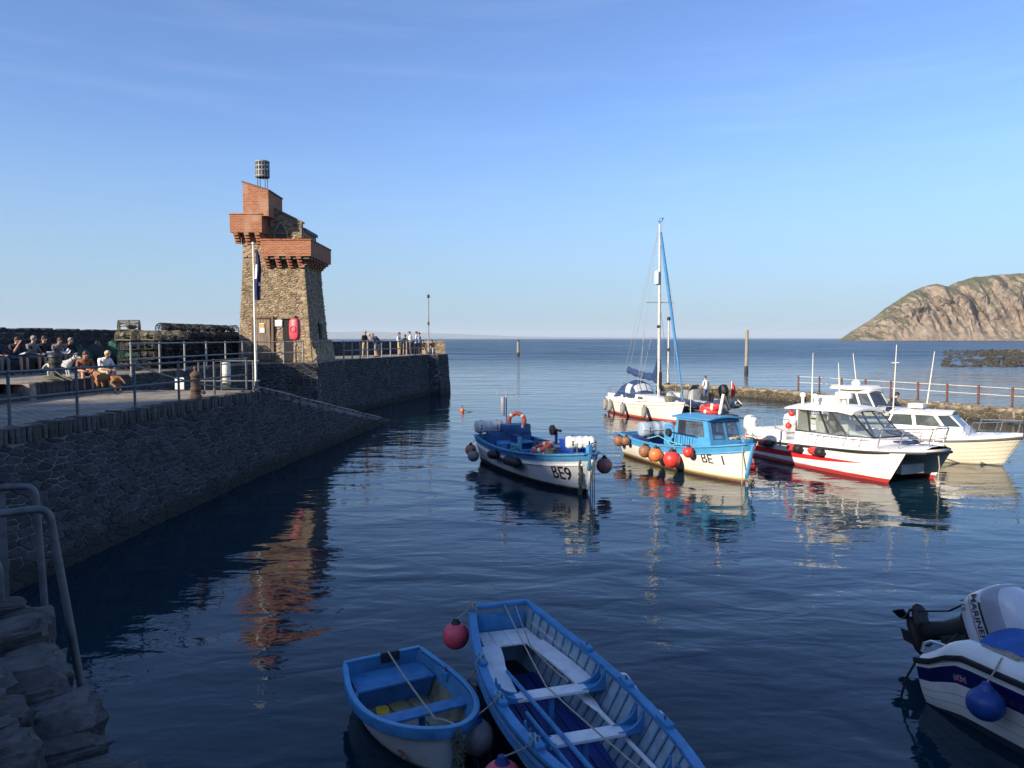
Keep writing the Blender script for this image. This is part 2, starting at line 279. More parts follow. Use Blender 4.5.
# ------------------------------------------------------------------ object helpers
def tag(o, label=None, cat=None, group=None, kind=None):
    if label: o['label'] = label
    if cat: o['category'] = cat
    if group: o['group'] = group
    if kind: o['kind'] = kind
    return o
def thing(name, label, cat, loc=(0, 0, 0), rz=0.0, group=None):
    o = bpy.data.objects.new(name, None); col.objects.link(o)
    o.empty_display_size = 0.2
    o.location = loc; o.rotation_euler = (0, 0, rz)
    return tag(o, label, cat, group)
def link(name, me, parent=None, loc=None, rot=None, scale=None):
    o = bpy.data.objects.new(name, me); col.objects.link(o)
    if parent: o.parent = parent
    if loc is not None: o.location = loc
    if rot is not None: o.rotation_euler = rot
    if scale is not None: o.scale = scale
    return o
def copy_tree(o, parent=None):
    c = o.copy(); col.objects.link(c); c.parent = parent
    for ch in list(o.children): copy_tree(ch, c)
    return c
def heading(hx, hy): return math.atan2(hy, hx)

class MB:
    """collects shapes; build() links them as ONE mesh object"""
    def __init__(s): s.v = []; s.f = []; s.m = []
    def add(s, verts, faces, mi=0):
        n = len(s.v); s.v += [tuple(p) for p in verts]
        for f in faces: s.f.append(tuple(i + n for i in f)); s.m.append(mi)
        return s
    def box(s, c, d, rot=None, mi=0, taper=1.0):
        hx, hy, hz = d[0] / 2, d[1] / 2, d[2] / 2; c = V(c)
        P = []
        for z in (-1, 1):
            k = taper if z > 0 else 1
            for x, y in ((-1, -1), (1, -1), (1, 1), (-1, 1)):
                p = V((x * hx * k, y * hy * k, z * hz))
                if rot is not None: p = rot @ p
                P.append(p + c)
        return s.add(P, [(3, 2, 1, 0), (4, 5, 6, 7), (0, 1, 5, 4), (1, 2, 6, 5), (2, 3, 7, 6), (3, 0, 4, 7)], mi)
    def hexa(s, bot, top, mi=0):
        n = len(bot)
        F = [tuple(reversed(range(n))), tuple(range(n, 2 * n))] + [(i, (i + 1) % n, (i + 1) % n + n, i + n) for i in range(n)]
        return s.add(list(bot) + list(top), F, mi)
    def loft(s, rings, closed=True, caps=True, mi=0):
        n = len(rings[0]); P = [p for r in rings for p in r]; F = []
        for i in range(len(rings) - 1):
            for j in range(n if closed else n - 1):
                a, b = i * n + j, i * n + (j + 1) % n
                F.append((a, b, b + n, a + n))
        if caps and closed:
            F.append(tuple(reversed(range(n)))); F.append(tuple((len(rings) - 1) * n + j for j in range(n)))
        return s.add(P, F, mi)
    def tube(s, path, r, n=8, mi=0, closed=False, flat=1.0):
        path = [V(p) for p in path]; m = len(path)
        rs = r if isinstance(r, (list, tuple)) else [r] * m
        rings = []; up = None
        for i, p in enumerate(path):
            if closed: t = path[(i + 1) % m] - path[i - 1]
            else: t = path[min(i + 1, m - 1)] - path[max(i - 1, 0)]
            if t.length < 1e-9: t = V((0, 0, 1))
            t.normalize()
            if up is None:
                up = V((0, 0, 1)) if abs(t.z) < 0.9 else V((1, 0, 0))
            sd = t.cross(up)
            if sd.length < 1e-6: sd = t.orthogonal()
            sd.normalize(); up = sd.cross(t).normalized()
            rings.append([p + (sd * math.cos(2 * math.pi * k / n) + up * math.sin(2 * math.pi * k / n) * flat) * rs[i] for k in range(n)])
        if closed: rings.append(rings[0])
        return s.loft(rings, True, not closed, mi)
    def lathe(s, prof, c=(0, 0, 0), n=16, rot=None, mi=0):
        c = V(c); rings = []
        for r, z in prof:
            ring = []
            for k in range(n):
                a = 2 * math.pi * k / n; p = V((r * math.cos(a), r * math.sin(a), z))
                if rot is not None: p = rot @ p
                ring.append(p + c)
            rings.append(ring)
        return s.loft(rings, True, True, mi)
    def ball(s, c, r, n=14, m=9, mi=0, rot=None):
        r3 = r if isinstance(r, (list, tuple)) else (r, r, r); c = V(c); rings = []
        for i in range(m + 1):
            th = math.pi * (0.02 + 0.96 * i / m); ring = []
            for k in range(n):
                a = 2 * math.pi * k / n
                p = V((r3[0] * math.sin(th) * math.cos(a), r3[1] * math.sin(th) * math.sin(a), -r3[2] * math.cos(th)))
                if rot is not None: p = rot @ p
                ring.append(p + c)
            rings.append(ring)
        return s.loft(rings, True, True, mi)
    def torus(s, c, R0, r, n=24, k=8, rot=None, mi=0):
        path = []
        for i in range(n):
            a = 2 * math.pi * i / n; p = V((R0 * math.cos(a), R0 * math.sin(a), 0))
            if rot is not None: p = rot @ p
            path.append(p + V(c))
        return s.tube(path, r, k, mi, closed=True)
    def sweep(s, path, prof, mi=0, closed=False):
        """profile (out, up) swept along a path; out = horizontal right-hand side of travel"""
        path = [V(p) for p in path]; rings = []; m = len(path)
        for i, p in enumerate(path):
            t = path[(i + 1) % m] - path[i - 1] if closed else path[min(i + 1, m - 1)] - path[max(i - 1, 0)]
            o = V((t.y, -t.x, 0)); o.normalize()
            rings.append([p + o * a + V((0, 0, b)) for a, b in prof])
        if closed: rings.append(rings[0])
        return s.loft(rings, True, not closed, mi)
    def grid(s, rows, mi=0):
        n = len(rows[0]); P = [p for r in rows for p in r]
        return s.add(P, [(i * n + j, i * n + j + 1, (i + 1) * n + j + 1, (i + 1) * n + j) for i in range(len(rows) - 1) for j in range(n - 1)], mi)
    def mesh(s, name, mats, smooth=False, bevel=0.0, merge=True, angle=38):
        me = bpy.data.meshes.new(name); me.from_pydata(s.v, [], s.f)
        for m in (mats if isinstance(mats, (list, tuple)) else [mats]): me.materials.append(m)
        me.polygons.foreach_set('material_index', s.m)
        bm = bmesh.new(); bm.from_mesh(me)
        if merge: bmesh.ops.remove_doubles(bm, verts=bm.verts, dist=1e-5)
        bmesh.ops.recalc_face_normals(bm, faces=bm.faces)
        if bevel:
            ed = [e for e in bm.edges if len(e.link_faces) == 2 and e.calc_face_angle(0) > R(30)]
            bmesh.ops.bevel(bm, geom=ed, offset=bevel, segments=2, profile=0.6, affect='EDGES', clamp_overlap=True)
        if smooth or bevel:
            for f in bm.faces: f.smooth = True
            for e in bm.edges:
                if len(e.link_faces) != 2 or e.calc_face_angle(0) > R(angle): e.smooth = False
        bm.to_mesh(me); bm.free()
        return me
    def build(s, name, mats, parent=None, smooth=False, bevel=0.0, loc=None, rot=None, angle=38):
        return link(name, s.mesh(name, mats, smooth, bevel, angle=angle), parent, loc, rot)

def rope_path(a, b, sag=0.1, n=14):
    a, b = V(a), V(b)
    return [a.lerp(b, i / n) - V((0, 0, sag * 4 * (i / n) * (1 - i / n))) for i in range(n + 1)]

# ---- rubble masonry: irregular cells (clipped half-planes) in a (u, v) rectangle
def rubble(W, H, a, b, seed=1, gap=0.012, jit=0.38, inside=None):
    rr = random.Random(seed); nu, nv = max(2, int(W / a)), max(2, int(H / b)); k = b / a
    S = {}
    for i in range(-1, nu + 1):
        for j in range(-1, nv + 1):
            S[i, j] = ((i + 0.5 + (0.25 if j % 2 else -0.25) + rr.uniform(-jit, jit)) * W / nu * k, (j + 0.5 + rr.uniform(-jit, jit)) * H / nv)
    out = []
    for i in range(nu):
        for j in range(nv):
            c = S[i, j]
            if inside and not inside(c[0] / k, c[1]): continue
            poly = [(0, 0), (W * k, 0), (W * k, H), (0, H)]
            for di in (-2, -1, 0, 1, 2):
                for dj in (-2, -1, 0, 1, 2):
                    q = S.get((i + di, j + dj))
                    if q is None or q is c: continue
                    mx_, my_ = (c[0] + q[0]) / 2, (c[1] + q[1]) / 2; nx, ny = q[0] - c[0], q[1] - c[1]
                    new = []
                    for t in range(len(poly)):
                        A, B = poly[t], poly[(t + 1) % len(poly)]
                        dA = (A[0] - mx_) * nx + (A[1] - my_) * ny; dB = (B[0] - mx_) * nx + (B[1] - my_) * ny
                        if dA <= 0: new.append(A)
                        if dA * dB < 0:
                            u = dA / (dA - dB); new.append((A[0] + (B[0] - A[0]) * u, A[1] + (B[1] - A[1]) * u))
                    poly = new
                    if len(poly) < 3: break
                if len(poly) < 3: break
            if len(poly) < 3: continue
            poly = [(p[0] / k, p[1]) for p in poly]
            cx = sum(p[0] for p in poly) / len(poly); cy = sum(p[1] for p in poly) / len(poly)
            pts = []
            n = len(poly)
            for t in range(n):                       # cut the corners: worn stones
                A, B = poly[t], poly[(t + 1) % n]
                for f in (0.14, 0.86): pts.append((A[0] + (B[0] - A[0]) * f, A[1] + (B[1] - A[1]) * f))
            res = []
            for p in pts:
                d = math.hypot(p[0] - cx, p[1] - cy) or 1
                g = max(0.2, 1 - gap * rr.uniform(0.2, 2.4) / d)
                res.append((cx + (p[0] - cx) * g, cy + (p[1] - cy) * g))
            out.append((cx, cy, res, rr.random()))
    return out
def stone_geo(mb, st, fn, depth=0.03, back=-0.05, mi=0):
    cx, cy, pts, q = st; n = len(pts)
    d = depth * (0.55 + 0.9 * q)
    r0 = [fn(u, v, back) for u, v in pts]
    r1 = [fn(cx + (u - cx) * 0.97, cy + (v - cy) * 0.97, d * 0.45) for u, v in pts]
    r2 = [fn(cx + (u - cx) * 0.72, cy + (v - cy) * 0.72, d * (0.9 + 0.25 * math.sin(7 * u + 5 * v))) for u, v in pts]
    F = [(i, (i + 1) % n, (i + 1) % n + n, i + n) for i in range(n)] + [(i + n, (i + 1) % n + n, (i + 1) % n + 2 * n, i + 2 * n) for i in range(n)]
    F.append(tuple(range(2 * n, 3 * n)))
    mb.add(r0 + r1 + r2, F, mi)
def masonry(parent, stones, fn, material, depth=0.03, singles=0, key=None, name='stone', back=-0.05):
    """the `singles` largest-in-view stones as parts, the others joined in one part"""
    if key: stones = sorted(stones, key=key)
    for st in stones[:singles]:
        mb = MB(); c = V(fn(st[0], st[1], 0))
        stone_geo(mb, st, lambda u, v, d: V(fn(u, v, d)) - c, depth, back)
        link(name, mb.mesh(name, material), parent, c)
    if len(stones) > singles:
        mb = MB()
        for st in stones[singles:]: stone_geo(mb, st, lambda u, v, d: V(fn(u, v, d)), depth, back)
        o = link('stonework', mb.mesh('stonework', material), parent); o['kind'] = 'stuff'
# ------------------------------------------------------------------ the setting: sea, hills, shore
def lerp(a, b, t): return a + (b - a) * t
def interp(x, pts):
    if x <= pts[0][0]: (x0, y0), (x1, y1) = pts[0], pts[1]
    elif x >= pts[-1][0]: (x0, y0), (x1, y1) = pts[-2], pts[-1]
    else:
        for i in range(len(pts) - 1):
            if pts[i][0] <= x <= pts[i + 1][0]: (x0, y0), (x1, y1) = pts[i], pts[i + 1]; break
    return y0 + (y1 - y0) * (x - x0) / (x1 - x0)
def fbm(x, y, z=0.0, o=5): return mnoise.fractal(V((x, y, z)), 0.9, 2.0, o)

def sea_material():
    m = bpy.data.materials.new('sea_water'); m.use_nodes = True
    nt = m.node_tree; N = nt.nodes; L = nt.links; b = N['Principled BSDF']
    b.inputs['Base Color'].default_value = (0.003, 0.020, 0.033, 1)
    b.inputs['Roughness'].default_value = 0.03; b.inputs['IOR'].default_value = 1.333
    tc = N.new('ShaderNodeTexCoord')
    def wave(scale, sx, sy, rot, detail, amp, dist=0.6):
        mp = N.new('ShaderNodeMapping'); mp.inputs['Scale'].default_value = (sx, sy, 1); mp.inputs['Rotation'].default_value = (0, 0, R(rot))
        L.new(tc.outputs['Object'], mp.inputs[0])
        nz = N.new('ShaderNodeTexNoise'); nz.inputs['Scale'].default_value = scale; nz.inputs['Detail'].default_value = detail
        nz.inputs['Roughness'].default_value = 0.5; nz.inputs['Distortion'].default_value = dist
        L.new(mp.outputs[0], nz.inputs['Vector'])
        mu = N.new('ShaderNodeMath'); mu.operation = 'MULTIPLY'; mu.inputs[1].default_value = amp; L.new(nz.outputs['Fac'], mu.inputs[0])
        return mu.outputs[0]
    def add(a, c):
        k = N.new('ShaderNodeMath'); k.operation = 'ADD'; L.new(a, k.inputs[0]); L.new(c, k.inputs[1]); return k.outputs[0]
    near = add(add(wave(0.55, 0.65, 1.2, 12, 1.0, 0.085), wave(1.7, 0.65, 1.3, -14, 1.5, 0.026)), wave(5.5, 0.7, 1.2, 25, 2, 0.006))
    far = add(wave(0.22, 0.45, 1.3, 8, 3, 1.7), wave(0.9, 0.5, 1.3, -10, 2, 0.30))
    # sheltered inside the harbour, a little rougher in the open sea
    sp = N.new('ShaderNodeSeparateXYZ'); L.new(tc.outputs['Object'], sp.inputs[0])
    mr = N.new('ShaderNodeMapRange'); mr.inputs[1].default_value = 45; mr.inputs[2].default_value = 160; L.new(sp.outputs[1], mr.inputs[0])
    # wind patches: broad bands where the sea is rougher
    mpw = N.new('ShaderNodeMapping'); mpw.inputs['Scale'].default_value = (0.25, 1, 1); L.new(tc.outputs['Object'], mpw.inputs[0])
    nw = N.new('ShaderNodeTexNoise'); nw.inputs['Scale'].default_value = 0.011; nw.inputs['Detail'].default_value = 4; L.new(mpw.outputs[0], nw.inputs['Vector'])
    mw = N.new('ShaderNodeMapRange'); mw.inputs[1].default_value = 0.35; mw.inputs[2].default_value = 0.65; mw.inputs[3].default_value = 0.45; mw.inputs[4].default_value = 1.9; L.new(nw.outputs['Fac'], mw.inputs[0])
    f2 = N.new('ShaderNodeMath'); f2.operation = 'MULTIPLY'; L.new(far, f2.inputs[0]); L.new(mw.outputs[0], f2.inputs[1]); far = f2.outputs[0]
    fm = N.new('ShaderNodeMath'); fm.operation = 'MULTIPLY'; L.new(far, fm.inputs[0]); L.new(mr.outputs[0], fm.inputs[1])
    mr2 = N.new('ShaderNodeMapRange'); mr2.inputs[1].default_value = 8; mr2.inputs[2].default_value = 60; mr2.inputs[3].default_value = 1.0; mr2.inputs[4].default_value = 1.5
    L.new(sp.outputs[1], mr2.inputs[0])
    # calmer and livelier patches inside the harbour
    nc = N.new('ShaderNodeTexNoise'); nc.inputs['Scale'].default_value = 0.13; nc.inputs['Detail'].default_value = 3; L.new(mpw.outputs[0], nc.inputs['Vector'])
    mc = N.new('ShaderNodeMapRange'); mc.inputs[1].default_value = 0.35; mc.inputs[2].default_value = 0.65; mc.inputs[3].default_value = 0.62; mc.inputs[4].default_value = 1.25; L.new(nc.outputs['Fac'], mc.inputs[0])
    n9 = N.new('ShaderNodeMath'); n9.operation = 'MULTIPLY'; L.new(near, n9.inputs[0]); L.new(mc.outputs[0], n9.inputs[1]); near = n9.outputs[0]
    nm = N.new('ShaderNodeMath'); nm.operation = 'MULTIPLY'; L.new(near, nm.inputs[0]); L.new(mr2.outputs[0], nm.inputs[1])
    # waves too small to tell apart out there: the open sea is simply rougher, in uneven wind bands
    rr_ = N.new('ShaderNodeMapRange'); rr_.interpolation_type = 'SMOOTHSTEP'; rr_.inputs[1].default_value = 35; rr_.inputs[2].default_value = 210; rr_.inputs[3].default_value = 0.035; rr_.inputs[4].default_value = 0.33
    L.new(sp.outputs[1], rr_.inputs[0])
    nb = N.new('ShaderNodeTexNoise'); nb.inputs['Scale'].default_value = 0.10; nb.inputs['Detail'].default_value = 7; nb.inputs['Roughness'].default_value = 0.7; L.new(mpw.outputs[0], nb.inputs['Vector'])
    mb_ = N.new('ShaderNodeMapRange'); mb_.inputs[1].default_value = 0.3; mb_.inputs[2].default_value = 0.7; mb_.inputs[3].default_value = 0.55; mb_.inputs[4].default_value = 1.35; L.new(nb.outputs['Fac'], mb_.inputs[0])
    rm = N.new('ShaderNodeMath'); rm.operation = 'MULTIPLY'; L.new(rr_.outputs[0], rm.inputs[0]); L.new(mb_.outputs[0], rm.inputs[1]); L.new(rm.outputs[0], b.inputs['Roughness'])
    bp = N.new('ShaderNodeBump'); bp.inputs['Strength'].default_value = 1.0; bp.inputs['Distance'].default_value = 0.55
    L.new(add(nm.outputs[0], fm.outputs[0]), bp.inputs['Height']); L.new(bp.outputs[0], b.inputs['Normal'])
    return m
def build_sea():
    mb = MB(); S = 24000
    mb.add([(-S, -400, 0), (S, -400, 0), (S, S, 0), (-S, S, 0)], [(0, 1, 2, 3)])
    o = mb.build('sea', sea_material()); o['kind'] = 'structure'
    mb = MB(); mb.add([(-S, -400, -4), (S, -400, -4), (S, S, -4), (-S, S, -4)], [(0, 1, 2, 3)])
    o = mb.build('sea_bed', mat('sea_bed', (0.03, 0.04, 0.035), 0.9, 0.3, 0.05)); o['kind'] = 'structure'
build_sea()

def hill_material(name, grass, rockc, scale, thr, rough=0.95):
    m = bpy.data.materials.new(name); m.use_nodes = True
    nt = m.node_tree; N = nt.nodes; L = nt.links; b = N['Principled BSDF']; b.inputs['Roughness'].default_value = rough
    b.inputs['Specular IOR Level'].default_value = 0.1
    tc = N.new('ShaderNodeTexCoord'); g = N.new('ShaderNodeNewGeometry'); sp = N.new('ShaderNodeSeparateXYZ'); L.new(g.outputs['Normal'], sp.inputs[0])
    n1 = N.new('ShaderNodeTexNoise'); n1.inputs['Scale'].default_value = scale; n1.inputs['Detail'].default_value = 9; n1.inputs['Roughness'].default_value = 0.62
    L.new(tc.outputs['Object'], n1.inputs['Vector'])
    n2 = N.new('ShaderNodeTexNoise'); n2.inputs['Scale'].default_value = scale * 7; n2.inputs['Detail'].default_value = 8; L.new(tc.outputs['Object'], n2.inputs['Vector'])
    ma = N.new('ShaderNodeMath'); ma.operation = 'MULTIPLY_ADD'; L.new(n1.outputs['Fac'], ma.inputs[0]); ma.inputs[1].default_value = 0.9
    sz = N.new('ShaderNodeSeparateXYZ'); L.new(g.outputs['Position'], sz.inputs[0]); hm = N.new('ShaderNodeMapRange'); hm.inputs[1].default_value = 50; hm.inputs[2].default_value = 150; hm.inputs[3].default_value = -0.03; hm.inputs[4].default_value = 0.17; L.new(sz.outputs[2], hm.inputs[0])
    ad = N.new('ShaderNodeMath'); ad.operation = 'ADD'; L.new(sp.outputs[2], ad.inputs[0]); L.new(hm.outputs[0], ad.inputs[1]); L.new(ad.outputs[0], ma.inputs[2])
    rp = N.new('ShaderNodeValToRGB'); rp.color_ramp.elements[0].position = thr / 2; rp.color_ramp.elements[1].position = thr / 2 + 0.05
    hf = N.new('ShaderNodeMath'); hf.operation = 'MULTIPLY'; hf.inputs[1].default_value = 0.5; L.new(ma.outputs[0], hf.inputs[0]); L.new(hf.outputs[0], rp.inputs[0])
    def pair(c, src):
        r = N.new('ShaderNodeValToRGB'); r.color_ramp.elements[0].position = 0.32; r.color_ramp.elements[1].position = 0.68
        r.color_ramp.elements[0].color = (*c[0], 1); r.color_ramp.elements[1].color = (*c[1], 1); L.new(src, r.inputs[0]); return r.outputs[0]
    mx = N.new('ShaderNodeMix'); mx.data_type = 'RGBA'; L.new(rp.outputs[0], mx.inputs['Factor'])
    L.new(pair(rockc, n2.outputs['Fac']), mx.inputs['A']); L.new(pair(grass, n2.outputs['Fac']), mx.inputs['B'])
    L.new(mx.outputs['Result'], b.inputs['Base Color'])
    return m
def build_headland():
    # a sea cliff about 1.6 km away: smooth top falling in gullied slopes to the water
    crest = [(688, 0), (724, 24), (755, 43), (786, 67), (817, 90), (844, 107), (869, 118), (890, 126), (905, 129), (917, 124), (926, 122), (953, 133), (994, 144), (1036, 149), (1065, 151), (1180, 156), (1300, 160), (1500, 160), (1800, 150)]
    rows = []; nx, ny = 380, 130
    for j in range(ny + 1):
        t = j / ny; row = []
        for i in range(nx + 1):
            x = lerp(688, 1700, (i / nx) ** 1.3); c = max(0, interp(x, crest))
            y0 = 1560; run = 25 + c * 0.9
            gul = fbm(x * 0.012 + t * 1.1, 3.1, 0, 4) * 0.30 + fbm(x * 0.035, t * 1.2, 5, 4) * 0.16
            if t < 0.72:
                k = t / 0.72; y = y0 + run * k
                h = c * (k ** (0.92 + gul * 1.6)) * (1.0)
                h += c * 0.05 * math.sin(math.pi * k) * (1 - 2 * abs(fbm(x * 0.05 + k * 2.2, k * 1.2, 31, 4))) + c * 0.12 * math.sin(math.pi * k) * fbm(x * 0.03, k * 2.5, 9, 5)
                y += c * 0.5 * math.sin(math.pi * k) * fbm(x * 0.022 + k * 1.5, k * 0.8, 2, 5)
            else:
                k = (t - 0.72) / 0.28; y = y0 + run + k * 380; h = c * (1 - 0.25 * k * k)
            x2 = x * y / (y0 + run * min(1, t / 0.72)) * (1 + 0.058 * min(1, t / 0.72) * min(1, c / 120)) + (8 * fbm(x * 0.02, t * 3, 20, 4) if c > 3 and t < 0.7 else 0)
            row.append((x2, y, h - 1.0 * (1 if c < 1 else 0) + (fbm(x * 0.05, t * 9, 1, 4) * 2.0 * min(1, c / 30) if 0 < t < 0.98 else 0) - (2 if t == 0 else 0)))
        rows.append(row)
    mb = MB(); mb.grid(rows)
    o = mb.build('headland', hill_material('headland_slopes', ((0.075, 0.08, 0.042), (0.14, 0.13, 0.075)), ((0.15, 0.12, 0.09), (0.28, 0.225, 0.17)), 0.013, 1.17), smooth=True, angle=60)
    o['kind'] = 'structure'
def build_far_coast():
    rows = []
    for k, (dy, f) in enumerate(((0, 0.0), (500, 0.75), (1200, 1.0), (3000, 0.4))):
        row = []
        for i in range(161):
            x = -6200 + i * 75
            h = interp(x, [(-6200, 60), (-3000, 85), (-1900, 92), (-1200, 78), (-700, 60), (0, 30), (800, 20), (2000, 16), (3500, 12), (6000, 6)])
            h *= 1 + 0.22 * fbm(x * 0.0012, 4.0, 0, 4)
            row.append((x * 2.2, 20000 + dy, max(-2, h * 2.2 * f - (3 if k == 0 else 0))))
        rows.append(row)
    mb = MB(); mb.grid(rows)
    o = mb.build('far_coast', mat('far_coast_land', (0.10, 0.12, 0.09), 0.95, 0.3, 0.002), smooth=True); o['kind'] = 'structure'
def build_shade_hillside():
    # the steep wooded valley side behind the viewer to the left; unseen, its crest stepped to place the shadow edge on the near harbour
    D = 110.0; f = V((-SUN_DIR.x, -SUN_DIR.y)).normalized(); p = V((f.y, -f.x)); te = math.tan(R(SUN_EL))
    edge = [(-90, 8.6), (-24.3, 9.2), (-22.0, 13.8), (-21.6, 23.0), (-18, 23.2), (-16.4, 20.6), (-15.5, 18.6), (-12, 18.3), (0, 18.3), (90, 18.3)]
    ss = sorted([-230 + 10 * i for i in range(50)] + [-27 + 0.4 * i for i in range(45)])
    rows = []
    for j in range(29):
        t = j / 28; row = []
        dist = lerp(48, D, t / 0.7) if t <= 0.7 else lerp(D, D + 90, (t - 0.7) / 0.3)
        k = (t / 0.7) ** 0.95 if t <= 0.7 else 1
        for q in ss:
            c = te * (D + interp(min(90, max(-90, q)), edge))
            z = 0.5 + (c - 0.5) * k + (0.35 * fbm(q * 0.15, dist * 0.15, 0, 4) if 0.1 < t < 0.66 else 0.12 * fbm(q * 0.4, 3, 0, 3)) - (9 * (t - 0.7) if t > 0.7 else 0)
            w = -f * dist + p * q; row.append((w.x, w.y, z))
        rows.append(row)
    mb = MB(); mb.grid(rows)
    o = mb.build('shade_hillside', hill_material('wooded_hillside', ((0.02, 0.035, 0.012), (0.05, 0.07, 0.025)), ((0.05, 0.045, 0.03), (0.09, 0.08, 0.05)), 0.05, 0.6), smooth=True); o['kind'] = 'structure'
build_headland(); build_far_coast(); build_shade_hillside()

# ------------------------------------------------------------------ quays and walls
ZL, ZU = 2.7, 3.15
TOPX = [(3, -10.8), (13.88, -9.53), (24.27, -8.34), (40.0, -6.66)]
BASEX = [(3, -9.15), (13.17, -8.62), (23.5, -8.10), (39.9, -6.50)]
def ramp_z(y): return ZL if y < 24.6 else lerp(ZL, -0.25, (y - 24.6) / 16.6)
def wall_x(y, z, off=0.0):
    t, b = interp(y, TOPX), interp(y, BASEX)
    return lerp(b, t, z / ZL) + off
def settle(root):
    """children were modelled in world coordinates: hang them on the root where they are"""
    inv = root.matrix_basis.inverted()
    for c in root.children: c.matrix_parent_inverse = inv
    return root

def build_lower_quay():
    ys = [3 + 0.6 * i for i in range(37)]
    mb = MB(); rows = []
    for y in ys + [24.62]:
        rows.append([(lerp(-14.2, interp(y, TOPX) - 0.02, k / 8), y, ZL + 0.012 * fbm(k * 0.9, y * 0.7, 2, 3)) for k in range(9)])
    rows.sort(key=lambda r: r[0][1]); mb.grid(rows)
    o = mb.build('lower_quay', M['paving']); o['kind'] = 'structure'
    mb = MB(); rows = []
    for i in range(30):
        y = 24.62 + i * 0.58
        rows.append([(lerp(-13.4 if y < 37 else -12.6, interp(y, TOPX) - 0.05, k / 6), y, ramp_z(y) + 0.012 * fbm(k, y, 4, 3)) for k in range(7)])
    mb.grid(rows)
    o = mb.build('slipway', mat('slipway_stone', (0.085, 0.08, 0.07), 0.85, 0.4, 3, bump=1, bscale=12, c2=(0.035, 0.037, 0.03))); o['kind'] = 'structure'
build_lower_quay()

def build_quay_wall():
    t = thing('quay_wall', 'dark rubble stone quay wall with pale mortar rising from the water at left', 'wall', (-8.6, 13.2, 0))
    mb = MB(); rows = []
    for y in [3 + 0.5 * i for i in range(76)]:
        zt = ramp_z(y) - 0.004
        rows.append([(wall_x(y, z), y, z) for z in (zt, zt * 0.66, zt * 0.33, 0, -1.6)])
    mb.grid(rows); rows2 = [[r[0], (r[0][0] - 0.5, r[0][1], r[0][2])] for r in rows]; mb.grid(rows2)
    mb.build('mortar_core', M['mortar'], t)
    st = rubble(37.0, 3.0, 0.34, 0.125, 11, gap=0.009, jit=0.46, inside=lambda u, v: v - 0.35 < ramp_z(u + 3) - (0.30 if u + 3 < 24.6 else 0.12) and u + 3 < 40.3)
    masonry(t, st, lambda u, v, d: (wall_x(u + 3, v - 0.35, d), u + 3, v - 0.35), M['stone'], 0.026, 300,
            key=lambda s: abs(s[0] + 3 - 14.5) + 1.2 * (s[0] + 3 < 11.5) * 10, back=-0.04)
    # pitched coping slabs set on edge along the lip
    vs_ = []
    for k in range(6):
        w, h, d = rnd.uniform(0.10, 0.15), rnd.uniform(0.27, 0.36), rnd.uniform(0.40, 0.46)
        mb = MB(); mb.box((0, 0, 0), (d, w, h)); mb.v = [(x + rnd.uniform(-.012, .012), y + rnd.uniform(-.008, .008), z + rnd.uniform(-.02, .02)) for x, y, z in mb.v]
        vs_.append(mb.mesh('coping_slab', M['coping'], bevel=0.018))
    y = 11.0; n = 0
    while y < 24.5:
        x = wall_x(y, ZL - 0.19)
        link('coping_slab', vs_[n % 6], t, (x - 0.155, y, ZL - 0.145 + rnd.uniform(-.02, .02)), (rnd.uniform(-.05, .05), rnd.uniform(-.03, .03), rnd.uniform(-.05, .05) - 0.114))
        y += rnd.uniform(0.135, 0.155); n += 1
    # flat edge course down the slipway
    mb = MB(); y = 24.7
    while y < 40.2:
        w = rnd.uniform(0.45, 0.8); x = interp(y + w / 2, TOPX)
        sl = math.atan2(ramp_z(y + w) - ramp_z(y), w)
        mb.box((x - 0.12, y + w / 2, ramp_z(y + w / 2) + 0.02), (0.36, w - 0.03, 0.16), Matrix.Rotation(sl, 3, 'X')); y += w
    mb.build('edge_course', M['coping'], t, bevel=0.02)
    settle(t)
build_quay_wall()

UE = [(-14.05, 3), (-14.05, 20.6), (-13.35, 20.62), (-13.3, 25.7), (-12.75, 37.6), (-10.05, 38.75), (-9.85, 44.0), (-8.45, 51.0), (-6.6, 58.2), (-6.55, 58.4)]
SEA_EDGE = [(-19.6, 3), (-19.6, 36), (-18.2, 46), (-8.4, 63.6)]
PIER_END = [(-5.9, 58.6), (-5.3, 61.2), (-5.6, 63.4)]
def build_upper_quay():
    top = UE + PIER_END + list(reversed(SEA_EDGE))
    bm = bmesh.new(); vv = [bm.verts.new((x, y, ZU)) for x, y in top]; f = bm.faces.new(vv); bmesh.ops.triangulate(bm, faces=[f])
    me = bpy.data.meshes.new('upper_quay'); bm.to_mesh(me); bm.free(); me.materials.append(M['paving'])
    o = link('upper_quay', me); o['kind'] = 'structure'
    # the sea side and body
    mb = MB()
    for i in range(len(SEA_EDGE) - 1):
        a, b = SEA_EDGE[i], SEA_EDGE[i + 1]
        mb.add([(a[0], a[1], ZU - .003), (b[0], b[1], ZU - .003), (b[0] - .5, b[1] + .3, -2), (a[0] - .5, a[1], -2)], [(0, 1, 2, 3)])
    o = mb.build('quay_seaward_side', M['mortar']); o['kind'] = 'structure'
build_upper_quay()

